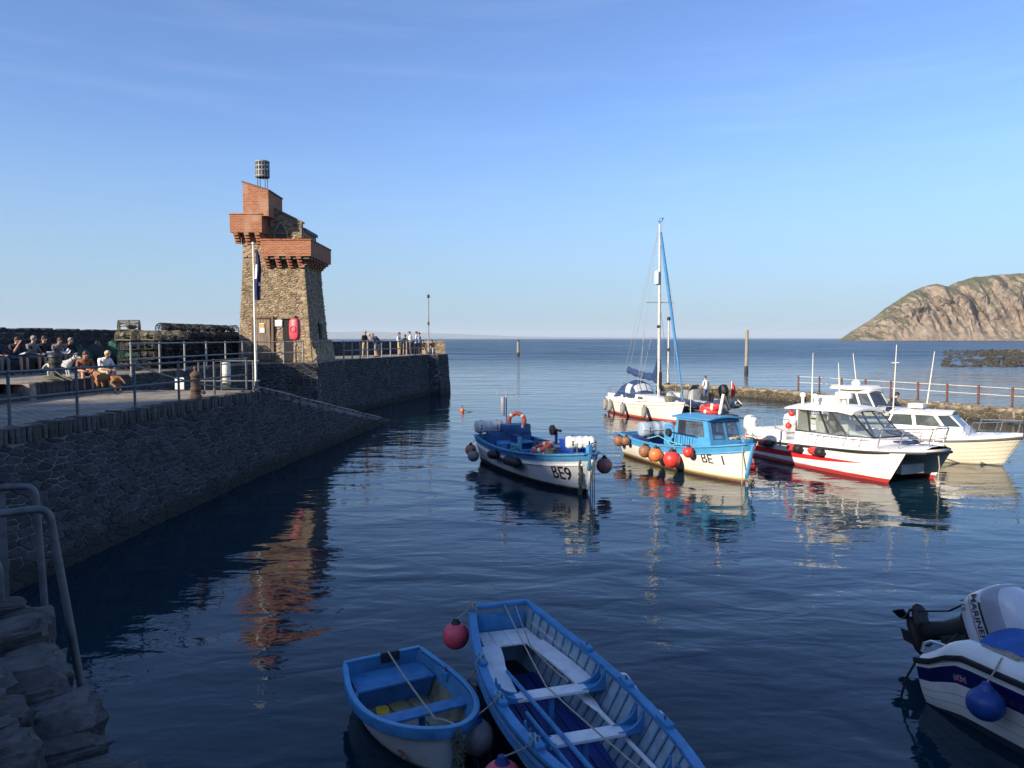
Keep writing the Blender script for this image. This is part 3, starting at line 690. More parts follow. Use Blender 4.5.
def build_kerb():
    """low retaining kerb of upright stones between the lower and upper quay"""
    t = thing('quay_kerb', 'low kerb of upright stones between lower and upper quay', 'kerb', (-13.3, 25, ZL))
    vs_ = []
    for k in range(6):
        w, d, h = rnd.uniform(0.15, 0.21), 0.34, 0.475
        mb = MB(); mb.box((0, 0, 0), (d, w, h)); mb.v = [(x + rnd.uniform(-.02, .02), y + rnd.uniform(-.012, .012), z + (rnd.uniform(-.012, .012))) for x, y, z in mb.v]
        vs_.append(mb.mesh('kerb_stone', M['coping'], bevel=0.02))
    n = 0
    for (x0, y0), (x1, y1) in (((-13.35, 20.75), (-13.3, 25.7)), ((-13.3, 25.7), (-12.95, 33.5))):
        L_ = math.hypot(x1 - x0, y1 - y0); s = 0
        while s < L_:
            k = s / L_
            link('kerb_stone', vs_[n % 6], t, (lerp(x0, x1, k) - 0.14 + rnd.uniform(-.015, .015), lerp(y0, y1, k), ZL + 0.226), (0, 0, rnd.uniform(-.05, .05)))
            s += 0.185; n += 1
    settle(t)
    # two broad steps at the near end
    for k, (x0, x1, zt) in enumerate(((-14.35, -13.7, 2.93),)):
        s = MB(); s.box(((x0 + x1) / 2 + .3, 17.6, (ZL + zt) / 2 - 0.1), (0.8, 5.6, zt - ZL + 0.2))
        tag(s.build('quay_step', M['coping'], bevel=0.03), 'worn stone step below the upper quay at far left', 'step')
    s = MB(); s.box((-14.2, 12, 2.9), (0.36, 17.0, 0.49))
    tag(s.build('quay_kerb_edge', M['coping'], bevel=0.03), 'straight stone edge of the upper quay at far left', 'kerb')
    s = MB(); s.box((-13.55, 20.62, 2.89), (0.75, 0.36, 0.53)); s.v = [(x + rnd.uniform(-.05, .05), y + rnd.uniform(-.04, .04), z + rnd.uniform(-.03, .03)) for x, y, z in s.v]
    tag(s.build('corner_stone', mat('pink_corner_stone', (0.30, 0.22, 0.18), 0.9, 0.4, 4, bump=1), bevel=0.06), 'pale pinkish block at the end of the kerb beside the black bollard', 'stone')
build_kerb()

def wall_run(name, label, pts, z0, z1, thick, sa, sb, material, core, cap=True, seed=3, depth=0.03, batter=0.0, singles=0):
    """masonry wall along a polyline; stones on the right-hand face of travel"""
    t = thing(name, label, 'wall', (pts[0][0], pts[0][1], z0))
    for i in range(len(pts) - 1):
        a, b = V((*pts[i], 0)), V((*pts[i + 1], 0)); d = b - a; L_ = d.length
        if L_ < 0.3: continue
        d.normalize(); o = V((d.y, -d.x, 0)); H_ = z1 - z0
        mb = MB(); th = thick
        mb.hexa([a + o * batter + V((0, 0, z0)), b + o * batter + V((0, 0, z0)), b - o * th + V((0, 0, z0)), a - o * th + V((0, 0, z0))],
                [a + V((0, 0, z1)), b + V((0, 0, z1)), b - o * th + V((0, 0, z1)), a - o * th + V((0, 0, z1))])
        mb.build('mortar_core', core, t)
        st = rubble(L_, H_, sa, sb, seed + i, gap=0.012)
        masonry(t, st, lambda u, v, q: a + d * u + o * (batter * (1 - v / H_) + q) + V((0, 0, z0 + v)), material, depth, singles)
    return settle(t)
UW = UE[3:9]
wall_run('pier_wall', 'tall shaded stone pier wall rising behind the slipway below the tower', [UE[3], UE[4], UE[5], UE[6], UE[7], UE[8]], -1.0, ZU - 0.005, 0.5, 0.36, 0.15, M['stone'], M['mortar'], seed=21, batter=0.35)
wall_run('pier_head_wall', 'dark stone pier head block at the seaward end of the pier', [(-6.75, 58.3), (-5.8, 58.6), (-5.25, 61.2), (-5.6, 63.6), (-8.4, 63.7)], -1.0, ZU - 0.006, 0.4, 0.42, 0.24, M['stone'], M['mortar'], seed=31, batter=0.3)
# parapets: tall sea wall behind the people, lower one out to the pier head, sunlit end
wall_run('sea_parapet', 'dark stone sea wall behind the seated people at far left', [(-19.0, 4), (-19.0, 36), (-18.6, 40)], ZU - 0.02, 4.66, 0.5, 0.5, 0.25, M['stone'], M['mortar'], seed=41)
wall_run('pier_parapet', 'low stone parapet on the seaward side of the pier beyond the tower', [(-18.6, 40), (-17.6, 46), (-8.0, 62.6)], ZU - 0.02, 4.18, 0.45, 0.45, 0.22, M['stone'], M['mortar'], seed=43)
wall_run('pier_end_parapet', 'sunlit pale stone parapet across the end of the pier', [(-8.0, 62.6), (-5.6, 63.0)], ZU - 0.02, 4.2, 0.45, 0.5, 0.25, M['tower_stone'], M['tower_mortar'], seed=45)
def parapet_caps():
    mb = MB()
    y = 4.0
    while y < 40:
        w = rnd.uniform(0.16, 0.34); h = rnd.uniform(0.10, 0.2); x = -19.22 if y < 36 else lerp(-19.22, -18.85, (y - 36) / 4)
        mb.box((x, y + w / 2, 4.66 + h / 2 - 0.02), (0.5, w - .015, h), Matrix.Rotation(rnd.uniform(-.08, .08), 3, 'X')); y += w
    o = mb.build('parapet_cope', M['stone'], bpy.data.objects['sea_parapet'], bevel=0.02); settle(bpy.data.objects['sea_parapet'])
parapet_caps()

def build_breakwater():
    line = [(11.9, 61.5), (14.5, 59.0), (17.4, 56.0), (21.5, 48.2), (26.2, 38.9), (34.0, 24.0)]
    t = thing('breakwater', 'low tan stone breakwater across the harbour mouth behind the moored boats', 'breakwater', (17.4, 56, 0))
    for i in range(len(line) - 1):
        a, b = V((*line[i], 0)), V((*line[i + 1], 0)); d = (b - a); L_ = d.length; d.normalize(); o = V((-d.y, d.x, 0))  # o: away from the harbour
        if o.y < 0: o = -o
        mb = MB(); w = 1.5; z1 = 0.62
        mb.hexa([a - o * .25 + V((0, 0, -1)), b - o * .25 + V((0, 0, -1)), b + o * (w + .3) + V((0, 0, -1)), a + o * (w + .3) + V((0, 0, -1))],
                [a + V((0, 0, z1)), b + V((0, 0, z1)), b + o * w + V((0, 0, z1)), a + o * w + V((0, 0, z1))])
        mb.build('rubble_core', M['bw_core'], t)
        st = rubble(L_, 0.8, 0.38, 0.22, 60 + i, gap=0.015)
        masonry(t, st, lambda u, v, q: a + d * u - o * (0.16 * (1 - v / 0.8) + q) + V((0, 0, v - 0.16)), M['breakwater'], 0.06)
        st = rubble(L_, w, 0.42, 0.36, 80 + i, gap=0.015)
        masonry(t, st, lambda u, v, q: a + d * u + o * v + V((0, 0, z1 + q)), M['breakwater'], 0.07)
        mb = MB(); u = 0
        while u < L_:
            w_ = rnd.uniform(.3, .9); p = a + d * (u + w_ / 2) - o * 0.19
            mb.ball(p + V((0, 0, 0.02)), (w_ * .5, .12, rnd.uniform(.06, .15)), 8, 5, rot=Matrix.Rotation(math.atan2(d.y, d.x), 3, 'Z')); u += w_
        w_o = mb.build('weed', M['weed'], t, smooth=True); w_o['kind'] = 'stuff'
    settle(t)
    return line
BWL = build_breakwater()

def build_shore_rocks():
    # low reef of boulders beyond the breakwater at right
    mb = MB(); rows = []
    for j in range(25):
        y = lerp(122, 290, (j / 24) ** 1.4); row = []
        for i in range(45):
            x = lerp(0.60 * y, 0.60 * y + 190, (i / 44) ** 1.2)
            e = min(1, (x - 0.60 * y) / 30) * min(1, j / 4) * min(1, (24 - j) / 4)
            row.append((x, y, -0.3 + 1.15 * e + 0.35 * fbm(x * .12, y * .06, 0, 4)))
        rows.append(row)
    mb.grid(rows); o = mb.build('reef', M['rock'], smooth=True); o['kind'] = 'structure'
    mb = MB(); r2 = random.Random(5)
    for k in range(2600):
        y = 116 + 160 * r2.random() ** 1.6; x0 = 0.575 * y; x = x0 + (r2.random() ** 1.5) * 130
        s = r2.uniform(0.15, 0.65)
        e = min(1, max(0, (x - x0 - 4) / 25))
        mb.ball((x, y, -0.15 + 0.7 * e + r2.uniform(-.15, .15)), (s * r2.uniform(.7, 1.5), s * r2.uniform(.6, 1.2), s * r2.uniform(.35, .7)), 6, 4, rot=Matrix.Rotation(r2.random() * 3, 3, 'Z'))
    mb.v = [(x + r2.uniform(-.12, .12), y + r2.uniform(-.12, .12), z + r2.uniform(-.08, .08)) for x, y, z in mb.v]
    o = mb.build('reef_boulders', M['rock']); tag(o, kind='stuff')
    o['label'] = 'brown boulders of the low reef beyond the breakwater at right'
build_shore_rocks()

# ------------------------------------------------------------------ railings
def railing(name, label, pts, posts, h, rp, rr, mp, mr, rails=(1.0, 0.5), z=0.0, group=None, cap=False):
    """posts: list of (x, y, z) feet; rails run along all feet"""
    t = thing(name, label, 'railing', posts[0], 0, group)
    mb = MB(); mb.tube([(0, 0, -0.06), (0, 0, h)], rp, 10)
    mb.lathe([(rp * 2.0, -0.01), (rp * 2.0, 0.02), (rp, 0.025)], n=10)
    for k in rails: mb.ball((0, 0, h * k), rp * 1.45, 8, 6)
    me = mb.mesh('post', mp, smooth=True)
    for p in posts: link('post', me, t, p)
    for k in rails:
        mb = MB(); mb.tube([V(p) + V((0, 0, h * k)) for p in posts], rr, 8); mb.build('rail', mr, t, smooth=True)
    return settle(t)
def edge_posts(ys, inset): return [(interp(y, TOPX) - inset, y, ZL) for y in ys]
railing('quay_railing', 'grey two-bar railing along the edge of the lower quay', None, edge_posts([8.6, 10.6, 12.55, 14.5, 16.4, 18.45, 20.4, 22.3, 24.35], 0.3), 1.05, 0.032, 0.027, M['galv'], M['galv'])
railing('upper_quay_railing', 'pale grey railing on the upper quay in front of the stacked pots', None,
        [(-13.1, 25.8, ZU), (-13.05, 27.8, ZU), (-13.0, 29.8, ZU), (-12.95, 31.8, ZU), (-12.9, 33.8, ZU), (-12.85, 35.8, ZU), (-12.75, 37.5, ZU), (-11.6, 38.15, ZU), (-10.75, 38.6, ZU)], 1.08, 0.038, 0.028, M['galv_paint'], M['galv_paint'])
def pier_rail():
    P_ = []
    for i in range(11):
        k = i / 10; a, b = V((-9.75, 44.6)), V((-6.75, 58.0))
        c = V((-8.6, 51.0)); q = a.lerp(c, k * 2) if k < .5 else c.lerp(b, k * 2 - 1)
        P_.append((q.x - 0.25, q.y, ZU))
    railing('pier_railing', 'pale railing along the pier edge beyond the tower beside standing people', None, P_, 1.06, 0.045, 0.034, M['galv_paint'], M['galv_paint'])
pier_rail()
def breakwater_rail():
    P_ = []
    a, b = V((19.6, 53.9)), V((31.0, 32.0)); d = (b - a).normalized(); n = int((b - a).length / 1.85)
    for i in range(n): q = a + d * (i * 1.85) ; P_.append((q.x + 1.25, q.y + 0.6, 0.66))
    railing('breakwater_railing', 'rusty brown posts with pale wire rails along the breakwater', None, P_, 1.02, 0.06, 0.022, M['rust'], M['pale_rail'], rails=(0.96, 0.55))
breakwater_rail()
def gate_frame():
    t = thing('quay_gate', 'short grey tubular barrier with uprights closing the top of the slipway', 'barrier', (-8.9, 24.7, ZL))
    for x in (-8.55, -9.6, -10.15, -10.35):
        mb = MB(); mb.tube([(x, 24.75, ZL), (x, 24.75, ZL + 0.98)], 0.028, 8); mb.build('upright', M['galv'], t, smooth=True)
    for z in (0.3, 0.96):
        mb = MB(); mb.tube([(-8.35, 24.75, ZL + z), (-10.5, 24.75, ZL + z)], 0.024, 8); mb.build('bar', M['galv'], t, smooth=True)
    settle(t)
    d = thing('white_drum', 'white cylindrical drum held behind the slipway barrier', 'drum', (-9.55, 25.05, ZL))
    mb = MB(); mb.lathe([(0.12, 0.16), (0.135, 0.18), (0.135, 0.86), (0.12, 0.90)], n=18); mb.build('body', M['white_fender'], d, smooth=True, loc=(0, 0, 0))
    mb = MB(); mb.torus((0, 0, 0.5), 0.137, 0.012, 18, 6); mb.torus((0, 0, 0.22), 0.137, 0.012, 18, 6); mb.build('band', M['grey'], d, smooth=True)
    mb = MB(); mb.box((0, 0, 0.09), (0.2, 0.2, 0.16)); mb.build('foot', M['iron'], d, bevel=0.01)
gate_frame()
def slip_rope():
    mb = MB(); mb.tube(rope_path((-9.25, 18.5, ZL + 1.02), (-8.7, 24.3, ZL + 0.06), 0.12), 0.02, 6)
    tag(mb.build('slack_rope', M['rope'], smooth=True), 'slack pale rope sloping from the quay railing down to the flagpole foot', 'rope')
    mb = MB(); P_ = [V((interp(y, TOPX) - 0.1 + 0.05 * math.sin(y * 1.7), y, ramp_z(y) + 0.13)) for y in [24.5 + 0.5 * i for i in range(31)]]
    mb.tube(P_, 0.035, 6)
    tag(mb.build('slipway_rope', M['rope'], smooth=True), 'thick pale rope lying along the sloping slipway edge down to the water', 'rope')
    mb = MB(); mb.box((-11.1, 25.0, ZL + 0.2), (0.3, 0.03, 0.4))
    tag(mb.build('notice_plate', M['paper'], bevel=0.005), 'small pale notice plate standing on the lower quay behind the brown bollard', 'sign')
slip_rope()
# ------------------------------------------------------------------ the tower
def build_tower():
    # local frame: u to the right along the front, v back, z up from the water; origin at the right front foot
    ox, oy = -10.5, 39.35
    t = thing('stone_tower', 'tapering brown stone tower with red brick balconies and iron beacon basket on the pier', 'tower', (ox - 1.8, oy + 2, ZU), R(1.0))
    ca, sa = math.cos(R(1.0)), math.sin(R(1.0))
    def W(u, v, z): return V((ox + u * ca - v * sa, oy + u * sa + v * ca, z))
    zb, zt = ZU - 0.4, 8.62
    def corner(k, z):
        f = (z - ZU) / (zt - ZU)
        uL, uR = lerp(-3.86, -3.56, f), lerp(0.0, -0.42, f); v0, v1 = lerp(0, 0.22, f), lerp(4.1, 3.85, f)
        return {'fl': (uL, v0), 'fr': (uR, v0), 'br': (uR, v1), 'bl': (uL, v1)}[k]
    def ring(z): return [W(*corner(k, z), z) for k in ('fl', 'fr', 'br', 'bl')]
    mb = MB(); mb.hexa(ring(zb), ring(zt)); mb.build('body', M['tower_mortar'], t)
    # openings: door, dark doorway, side slit
    openings = [(-3.0, -2.05, ZU, 5.45), (-1.50, -0.98, ZU, 5.45)]
    def face(k0, k1, seed):
        def fn(u, v, d):
            z = ZU - 0.1 + v; a, b = V(corner(k0, z)), V(corner(k1, z)); p = a.lerp(b, u)
            n = (b - a).normalized(); p = p + V((n.y, -n.x)) * d
            return W(p.x, p.y, z)
        return fn
    Hf = zt - ZU - 0.1
    st = rubble(3.8, Hf, 0.27, 0.095, 5, gap=0.006, jit=.44)
    def clear(s):
        z = ZU - 0.1 + s[1]; u = lerp(corner('fl', z)[0], corner('fr', z)[0], s[0] / 3.8)
        return not any(a - 0.1 < u < b + 0.1 and z < d + 0.1 for a, b, c, d in openings)
    st = [s for s in st if clear(s)]
    ff = face('fl', 'fr', 1); masonry(t, st, lambda u, v, d: ff(u / 3.8, v, d), M['tower_stone'], 0.035, back=-0.03)
    st = rubble(4.1, Hf, 0.27, 0.095, 6, gap=0.006, jit=.44)
    fr = face('fr', 'br', 1)
    st = [s for s in st if not (1.95 < s[0] < 2.75 and 1.05 < s[1] < 2.2)]
    masonry(t, st, lambda u, v, d: fr(u / 4.1, v, d), M['tower_stone'], 0.05, back=-0.03)
    # splayed plinth at the seaward corner
    mb = MB(); mb.hexa([W(0.02, -0.02, 2.95), W(0.32, -0.02, 2.95), W(0.32, 4.4, 2.95), W(0.02, 4.4, 2.95)], [W(-0.1, 0.05, 4.35), W(0.09, 0.08, 4.3), W(0.14, 4.2, 4.3), W(-0.1, 4.2, 4.35)])
    mb.build('plinth', M['tower_mortar'], t)
    st = rubble(4.3, 1.3, 0.34, 0.17, 8, gap=0.008)
    masonry(t, st, lambda u, v, d: W(lerp(0.30, 0.12, v / 1.3) + d, u, 3.0 + v), M['tower_stone'], 0.05)
    # quoins on the right front edge
    mb = MB(); z = ZU + 0.05; k = 0
    while z < zt - 0.2:
        h = rnd.uniform(.16, .26); u, v = corner('fr', z + h / 2)
        a, b = (0.42, 0.22) if k % 2 else (0.22, 0.42)
        mb.hexa([W(u + .025 - a, v - .03, z), W(u + .025, v - .03, z), W(u + .025, v + b, z), W(u + .025 - a, v + b, z)],
                [W(u + .02 - a, v - .025, z + h - .015), W(u + .02, v - .025, z + h - .015), W(u + .02, v + b, z + h - .015), W(u + .02 - a, v + b, z + h - .015)])
        z += h; k += 1
    o = mb.build('quoins', M['tower_stone'], t, bevel=0.012)
    # door
    d = MB(); d.hexa([W(-3.0, -0.03, ZU), W(-2.05, -0.03, ZU), W(-2.05, 0.3, ZU), W(-3.0, 0.3, ZU)], [W(-3.0, 0.045, 5.45), W(-2.05, 0.045, 5.45), W(-2.05, .3, 5.45), W(-3.0, .3, 5.45)])
    door = d.build('door', mat('door_paint', (0.10, 0.07, 0.05), .7, .2, 5), t)
    for a, b, z0, z1 in ((-3.1, -2.98, ZU, 5.55), (-2.07, -1.95, ZU, 5.55), (-2.97, -2.08, 5.44, 5.56)):
        d = MB(); d.box(W((a + b) / 2, 0.02, (z0 + z1) / 2), (b - a, 0.2, z1 - z0)); d.build('door_frame', M['wood'], t, bevel=0.01)
    for i in range(5):
        d = MB(); u = -2.92 + i * 0.16 + .06; d.box(W(u, 0.0, 4.3), (0.15, 0.05, 2.2)); p = d.build('door_board', mat('door_board', (0.22, 0.165, 0.115), .75, .25, 5, streak=True), t, bevel=0.006)
    d = MB(); d.box(W(-2.55, -0.05, 4.95), (0.26, 0.02, 0.5)); nt_ = d.build('notice', M['paper'], t)
    d = MB(); d.box(W(-2.55, -0.065, 5.07), (0.22, 0.012, 0.2)); d.build('notice_panel', M['yellow'], t)
    d = MB(); d.box(W(-1.72, 0.0, 5.2), (0.42, 0.04, 0.34)); d.build('sign_panel', M['paper'], t, bevel=0.005)
    # doorway: near-black slab on the wall face, coloured as the shade inside
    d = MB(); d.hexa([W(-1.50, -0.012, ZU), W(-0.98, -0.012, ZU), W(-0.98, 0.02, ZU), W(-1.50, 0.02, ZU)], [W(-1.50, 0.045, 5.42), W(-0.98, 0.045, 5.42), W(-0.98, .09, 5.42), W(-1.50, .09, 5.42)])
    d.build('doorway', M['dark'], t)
    d = MB(); d.box(W(-1.24, 0.06, 5.52), (0.8, 0.22, 0.18)); d.build('lintel', M['tower_stone'], t, bevel=0.02)
    d = MB(); u0 = lerp(0, -.42, .3); d.box(W(u0 + 0.02, 2.35, 4.75), (0.1, 0.55, 0.9)); d.build('slit_window', M['dark'], t, bevel=0.01)  # solid block, its black colour painted as shade within the slit
    d = MB(); d.box(W(u0 + 0.04, 2.35, 5.28), (0.14, 0.9, 0.14)); d.build('slit_lintel', M['tower_stone'], t, bevel=0.02)
    # ---- upper stage set back behind the balconies
    B = M['brick']
    def block(name, m_, u0, u1, v0, v1, z0, zl, zr=None, bev=0.0):
        zr = zl if zr is None else zr
        mb = MB(); mb.hexa([W(u0, v0, z0), W(u1, v0, z0), W(u1, v1, z0), W(u0, v1, z0)], [W(u0, v0, zl), W(u1, v0, zr), W(u1, v1, zr), W(u0, v1, zl)])
        return mb.build(name, m_, t, bevel=bev)
    # gabled stone chamber
    block('chamber', M['tower_mortar'], -3.2, -0.62, 0.80, 3.7, zt - .01, 9.9)
    g = MB(); g.hexa([W(-2.25, .76, 9.89), W(-0.62, .76, 9.89), W(-0.62, 1.1, 9.89), W(-2.25, 1.1, 9.89)], [W(-2.25, .76, 11.35), W(-0.62, .76, 10.55), W(-0.62, 1.1, 10.55), W(-2.25, 1.1, 11.35)])
    g.build('gable', M['tower_mortar'], t)
    st = rubble(2.6, 2.75, 0.26, 0.125, 9, gap=0.006, inside=lambda u, v: zt + v < 11.28 - (u - 0.95) * 0.49 - 0.06 and u < 2.55)
    st = [s for s in st if not (1.17 < s[0] < 1.83 and s[1] < 1.8) and s[0] > 0.3]
    masonry(t, st, lambda u, v, d_: W(-3.2 + u, .76 - d_, zt + v), M['tower_stone'], 0.035)
    # pointed window in the gable
    p2 = [(-0.3, 0), (0.3, 0), (0.3, 0.7), (0.16, 1.0), (0, 1.22), (-0.16, 1.0), (-0.3, 0.7)]
    g = MB(); g.hexa([W(-1.7 + a, .73, 9.25 + b) for a, b in p2], [W(-1.7 + a, .86, 9.25 + b) for a, b in p2]); wnd = g.build('gothic_window', mat('grey_shutter', (0.13, 0.12, 0.105), .8, .3, 6), t)
    g = MB()
    pp = [W(-1.7 + a * 1.12, .70, 9.25 + b * 1.05) for a, b in p2[1:] + p2[:1]]; g.tube(pp, 0.05, 6); g.build('window_arch', M['tower_stone'], t)
    g = MB(); g.box(W(-1.7, .69, 9.93), (0.66, 0.1, 0.06)); g.build('window_transom', M['tower_stone'], t)
    # sloping coping on the gable and slate lean-to roof behind it
    g = MB(); g.hexa([W(-2.3, .68, 11.34), W(-0.55, .68, 10.48), W(-0.55, 1.16, 10.48), W(-2.3, 1.16, 11.34)], [W(-2.3, .68, 11.44), W(-0.55, .68, 10.58), W(-0.55, 1.16, 10.58), W(-2.3, 1.16, 11.44)])
    g.build('gable_cope', M['tower_stone'], t, bevel=0.01)
    g = MB(); g.hexa([W(-3.2, 1.17, 11.05), W(-0.5, 1.17, 10.1), W(-0.5, 3.85, 10.1), W(-3.2, 3.85, 11.05)], [W(-3.2, 1.17, 11.23), W(-0.5, 1.17, 10.28), W(-0.5, 3.85, 10.28), W(-3.2, 3.85, 11.23)])
    g.build('roof', M['slate'], t)
    block('chamber_side', M['tower_stone'], -0.78, -0.58, 1.1, 3.75, 9.88, 10.12)
    st = rubble(2.9, 1.5, 0.28, 0.13, 19, gap=0.006)
    masonry(t, st, lambda u, v, d_: W(-0.59 + d_, 0.85 + u, zt + .05 + v), M['tower_stone'], 0.035)
    # brick turret (chimney stack of the beacon) and the left balcony, one flush brick front
    v0 = -0.30
    block('turret', B, -3.32, -2.02, v0 + 0.006, 2.2, 10.7, 12.42, 12.02)
    g = MB(); g.hexa([W(-3.36, v0 - .03, 12.41), W(-1.97, v0 - .03, 11.985), W(-1.97, 2.25, 11.985), W(-3.36, 2.25, 12.41)], [W(-3.36, v0 - .03, 12.47), W(-1.97, v0 - .03, 12.045), W(-1.97, 2.25, 12.045), W(-3.36, 2.25, 12.47)])
    g.build('turret_cope', M['slate'], t)
    def balcony(name, u0, u1, w0, w1, z0, z1, th=0.24):
        mb = MB()
        mb.hexa([W(u0, w0, z0), W(u1, w0, z0), W(u1, w0 + th, z0), W(u0, w0 + th, z0)], [W(u0, w0, z1), W(u1, w0, z1), W(u1, w0 + th, z1), W(u0, w0 + th, z1)])
        mb.hexa([W(u0, w0 + th, z0), W(u0 + th, w0 + th, z0), W(u0 + th, w1, z0), W(u0, w1, z0)], [W(u0, w0 + th, z1), W(u0 + th, w0 + th, z1), W(u0 + th, w1, z1), W(u0, w1, z1)])
        mb.hexa([W(u1 - th, w0 + th, z0), W(u1, w0 + th, z0), W(u1, w1, z0), W(u1 - th, w1, z0)], [W(u1 - th, w0 + th, z1), W(u1, w0 + th, z1), W(u1, w1, z1), W(u1 - th, w1, z1)])
        mb.hexa([W(u0 + .01, w0 + .01, z0 - .12), W(u1 - .01, w0 + .01, z0 - .12), W(u1 - .01, w1 - .01, z0 - .12), W(u0 + .01, w1 - .01, z0 - .12)], [W(u0 + .01, w0 + .01, z0 - .002), W(u1 - .01, w0 + .01, z0 - .002), W(u1 - .01, w1 - .01, z0 - .002), W(u0 + .01, w1 - .01, z0 - .002)])
        o = mb.build(name, B, t)
        for (a, b, c, d_) in ((u0 - .035, u1 + .035, w0 - .035, w0 + th + .02), (u0 - .035, u0 + th + .02, w0 + th + .022, w1), (u1 - th - .02, u1 + .035, w0 + th + .022, w1)):
            c_ = MB(); c_.hexa([W(a, c, z1 + .001), W(b, c, z1 + .001), W(b, d_, z1 + .001), W(a, d_, z1 + .001)], [W(a, c, z1 + .07), W(b, c, z1 + .07), W(b, d_, z1 + .07), W(a, d_, z1 + .07)])
            cp = c_.build('coping', M['brick'], o, bevel=0.008)
        return o
    balcony('left_balcony', -4.02, -2.38, v0, 2.0, 9.98, 10.76)
    # left turret shaft under the brick front
    block('shaft', M['tower_stone'], -3.55, -2.5, 0.18, 2.0, zt - .01, 9.9)
    st = rubble(1.05, 1.3, 0.28, 0.125, 15, gap=0.006); masonry(t, st, lambda u, v, d_: W(-3.55 + u, 0.18 - d_, zt + v), M['tower_stone'], 0.03)
    balcony('front_balcony', -2.42, 0.14, -0.42, 4.25, 8.76, 9.44)
    block('balcony_floor', M['slate'], -2.3, 0.02, -0.3, 4.1, 8.50, 8.63)
    # stepped corbels
    def corbel(u, v, du, dv, ztop, w):
        mb = MB()
        for k in range(4):
            L_ = 0.56 - k * 0.125; z1 = ztop - k * 0.135
            if dv:
                mb.hexa([W(u - w / 2, v, z1 - .135), W(u + w / 2, v, z1 - .135), W(u + w / 2, v - dv * (L_ - .03), z1 - .135), W(u - w / 2, v - dv * (L_ - .03), z1 - .135)],
                        [W(u - w / 2, v, z1 - .004), W(u + w / 2, v, z1 - .004), W(u + w / 2, v - dv * L_, z1 - .004), W(u - w / 2, v - dv * L_, z1 - .004)])
            else:
                mb.hexa([W(u, v - w / 2, z1 - .135), W(u + du * (L_ - .03), v - w / 2, z1 - .135), W(u + du * (L_ - .03), v + w / 2, z1 - .135), W(u, v + w / 2, z1 - .135)],
                        [W(u, v - w / 2, z1 - .004), W(u + du * L_, v - w / 2, z1 - .004), W(u + du * L_, v + w / 2, z1 - .004), W(u, v + w / 2, z1 - .004)])
        mb.build('corbel', B, t)
    for u in (-2.2, -1.62, -1.04, -0.5): corbel(u, 0.22, 0, 1.1, 8.635, 0.24)
    for v in (0.05, 0.6, 1.2, 1.8, 2.4, 3.0, 3.6): corbel(-0.46, v, 1.0, 0, 8.635, 0.22)
    for u in (-3.75, -3.2, -2.65): corbel(u, 0.22, 0, 0.9, 9.858, 0.24)
    for v in (0.5, 1.1, 1.7): corbel(-3.5, v, -0.9, 0, 9.858, 0.22)
    settle(t)
    # beacon basket: a thing standing on the turret
    b = thing('beacon_basket', 'round iron beacon basket on four legs at the very top of the tower', 'beacon', W(-2.6, 0.7, 12.2))
    zz = 0.62
    for a in (45, 135, 225, 315):
        mb = MB(); x, y = 0.27 * math.cos(R(a)), 0.27 * math.sin(R(a)); mb.tube([(x, y, 0.0), (x, y, zz + 0.05)], 0.018, 6); mb.build('leg', M['iron'], b, smooth=True)
        mb = MB(); mb.box((x, y, 0.015), (0.14, 0.14, 0.03)); mb.build('foot', M['iron'], b)
    mb = MB(); mb.torus((0, 0, 0.05), 0.27, 0.012, 20, 5); mb.build('leg_ring', M['iron'], b, smooth=True)
    mb = MB(); mb.lathe([(0.2, zz), (0.33, zz + .02), (0.345, zz + .32), (0.33, zz + .33), (0.31, zz + .06), (0.05, zz + .05)], n=24)
    mb.build('fire_pan', mat('beacon_pan', (0.10, 0.085, 0.07), .7, .3, 6), b, smooth=True)
    for k in range(14):
        a = 2 * math.pi * k / 14; x, y = math.cos(a), math.sin(a)
        mb = MB(); mb.box((0.355 * x, 0.355 * y, zz + 0.42), (0.016, 0.06, 0.82), Matrix.Rotation(a, 3, 'Z')); mb.build('strap', M['galv_paint'], b)
    for z in (0.06, 0.34, 0.57, 0.8):
        mb = MB(); mb.lathe([(0.362, zz + z), (0.372, zz + z), (0.372, zz + z + .06), (0.362, zz + z + .06), (0.362, zz + z)], n=28); mb.build('hoop', M['galv_paint'], b, smooth=True)
    # ring-buoy housing on a post in front of the dark doorway
    h = thing('lifebuoy_housing', 'pink-red lifebuoy housing on a post in front of the tower doorway', 'lifebuoy housing', W(-0.62, -0.75, ZU), R(-14))
    mb = MB(); mb.tube([(0, 0, 0), (0, 0, 1.3)], 0.04, 8); mb.build('post', M['galv_paint'], h, smooth=True)
    pr = []
    for k in range(28):
        a = 2 * math.pi * k / 28; c, s_ = math.cos(a), math.sin(a)
        pr.append((0.27 * math.copysign(abs(c) ** .5, c), 0.56 * math.copysign(abs(s_) ** .5, s_)))
    mb = MB(); mb.loft([[V((a * k, d, 1.72 + b * k)) for a, b in pr] for d, k in ((0.06, .93), (0.03, 1), (-0.13, 1), (-0.2, .95), (-0.23, .85))]); mb.build('case', mat('housing_red', (0.58, 0.06, 0.09), .45, .1, 5, wear=((0.6, 0.25, 0.25), .7, 5)), h, smooth=True, angle=60)
    mb = MB(); mb.torus((0, -0.235, 1.72), 0.15, 0.022, 18, 6, rot=Matrix.Rotation(R(90), 3, 'X')); mb.build('emblem', mat('housing_dark_red', (0.25, 0.02, 0.04), .5, .1, 5), h, smooth=True)
    return t
build_tower()

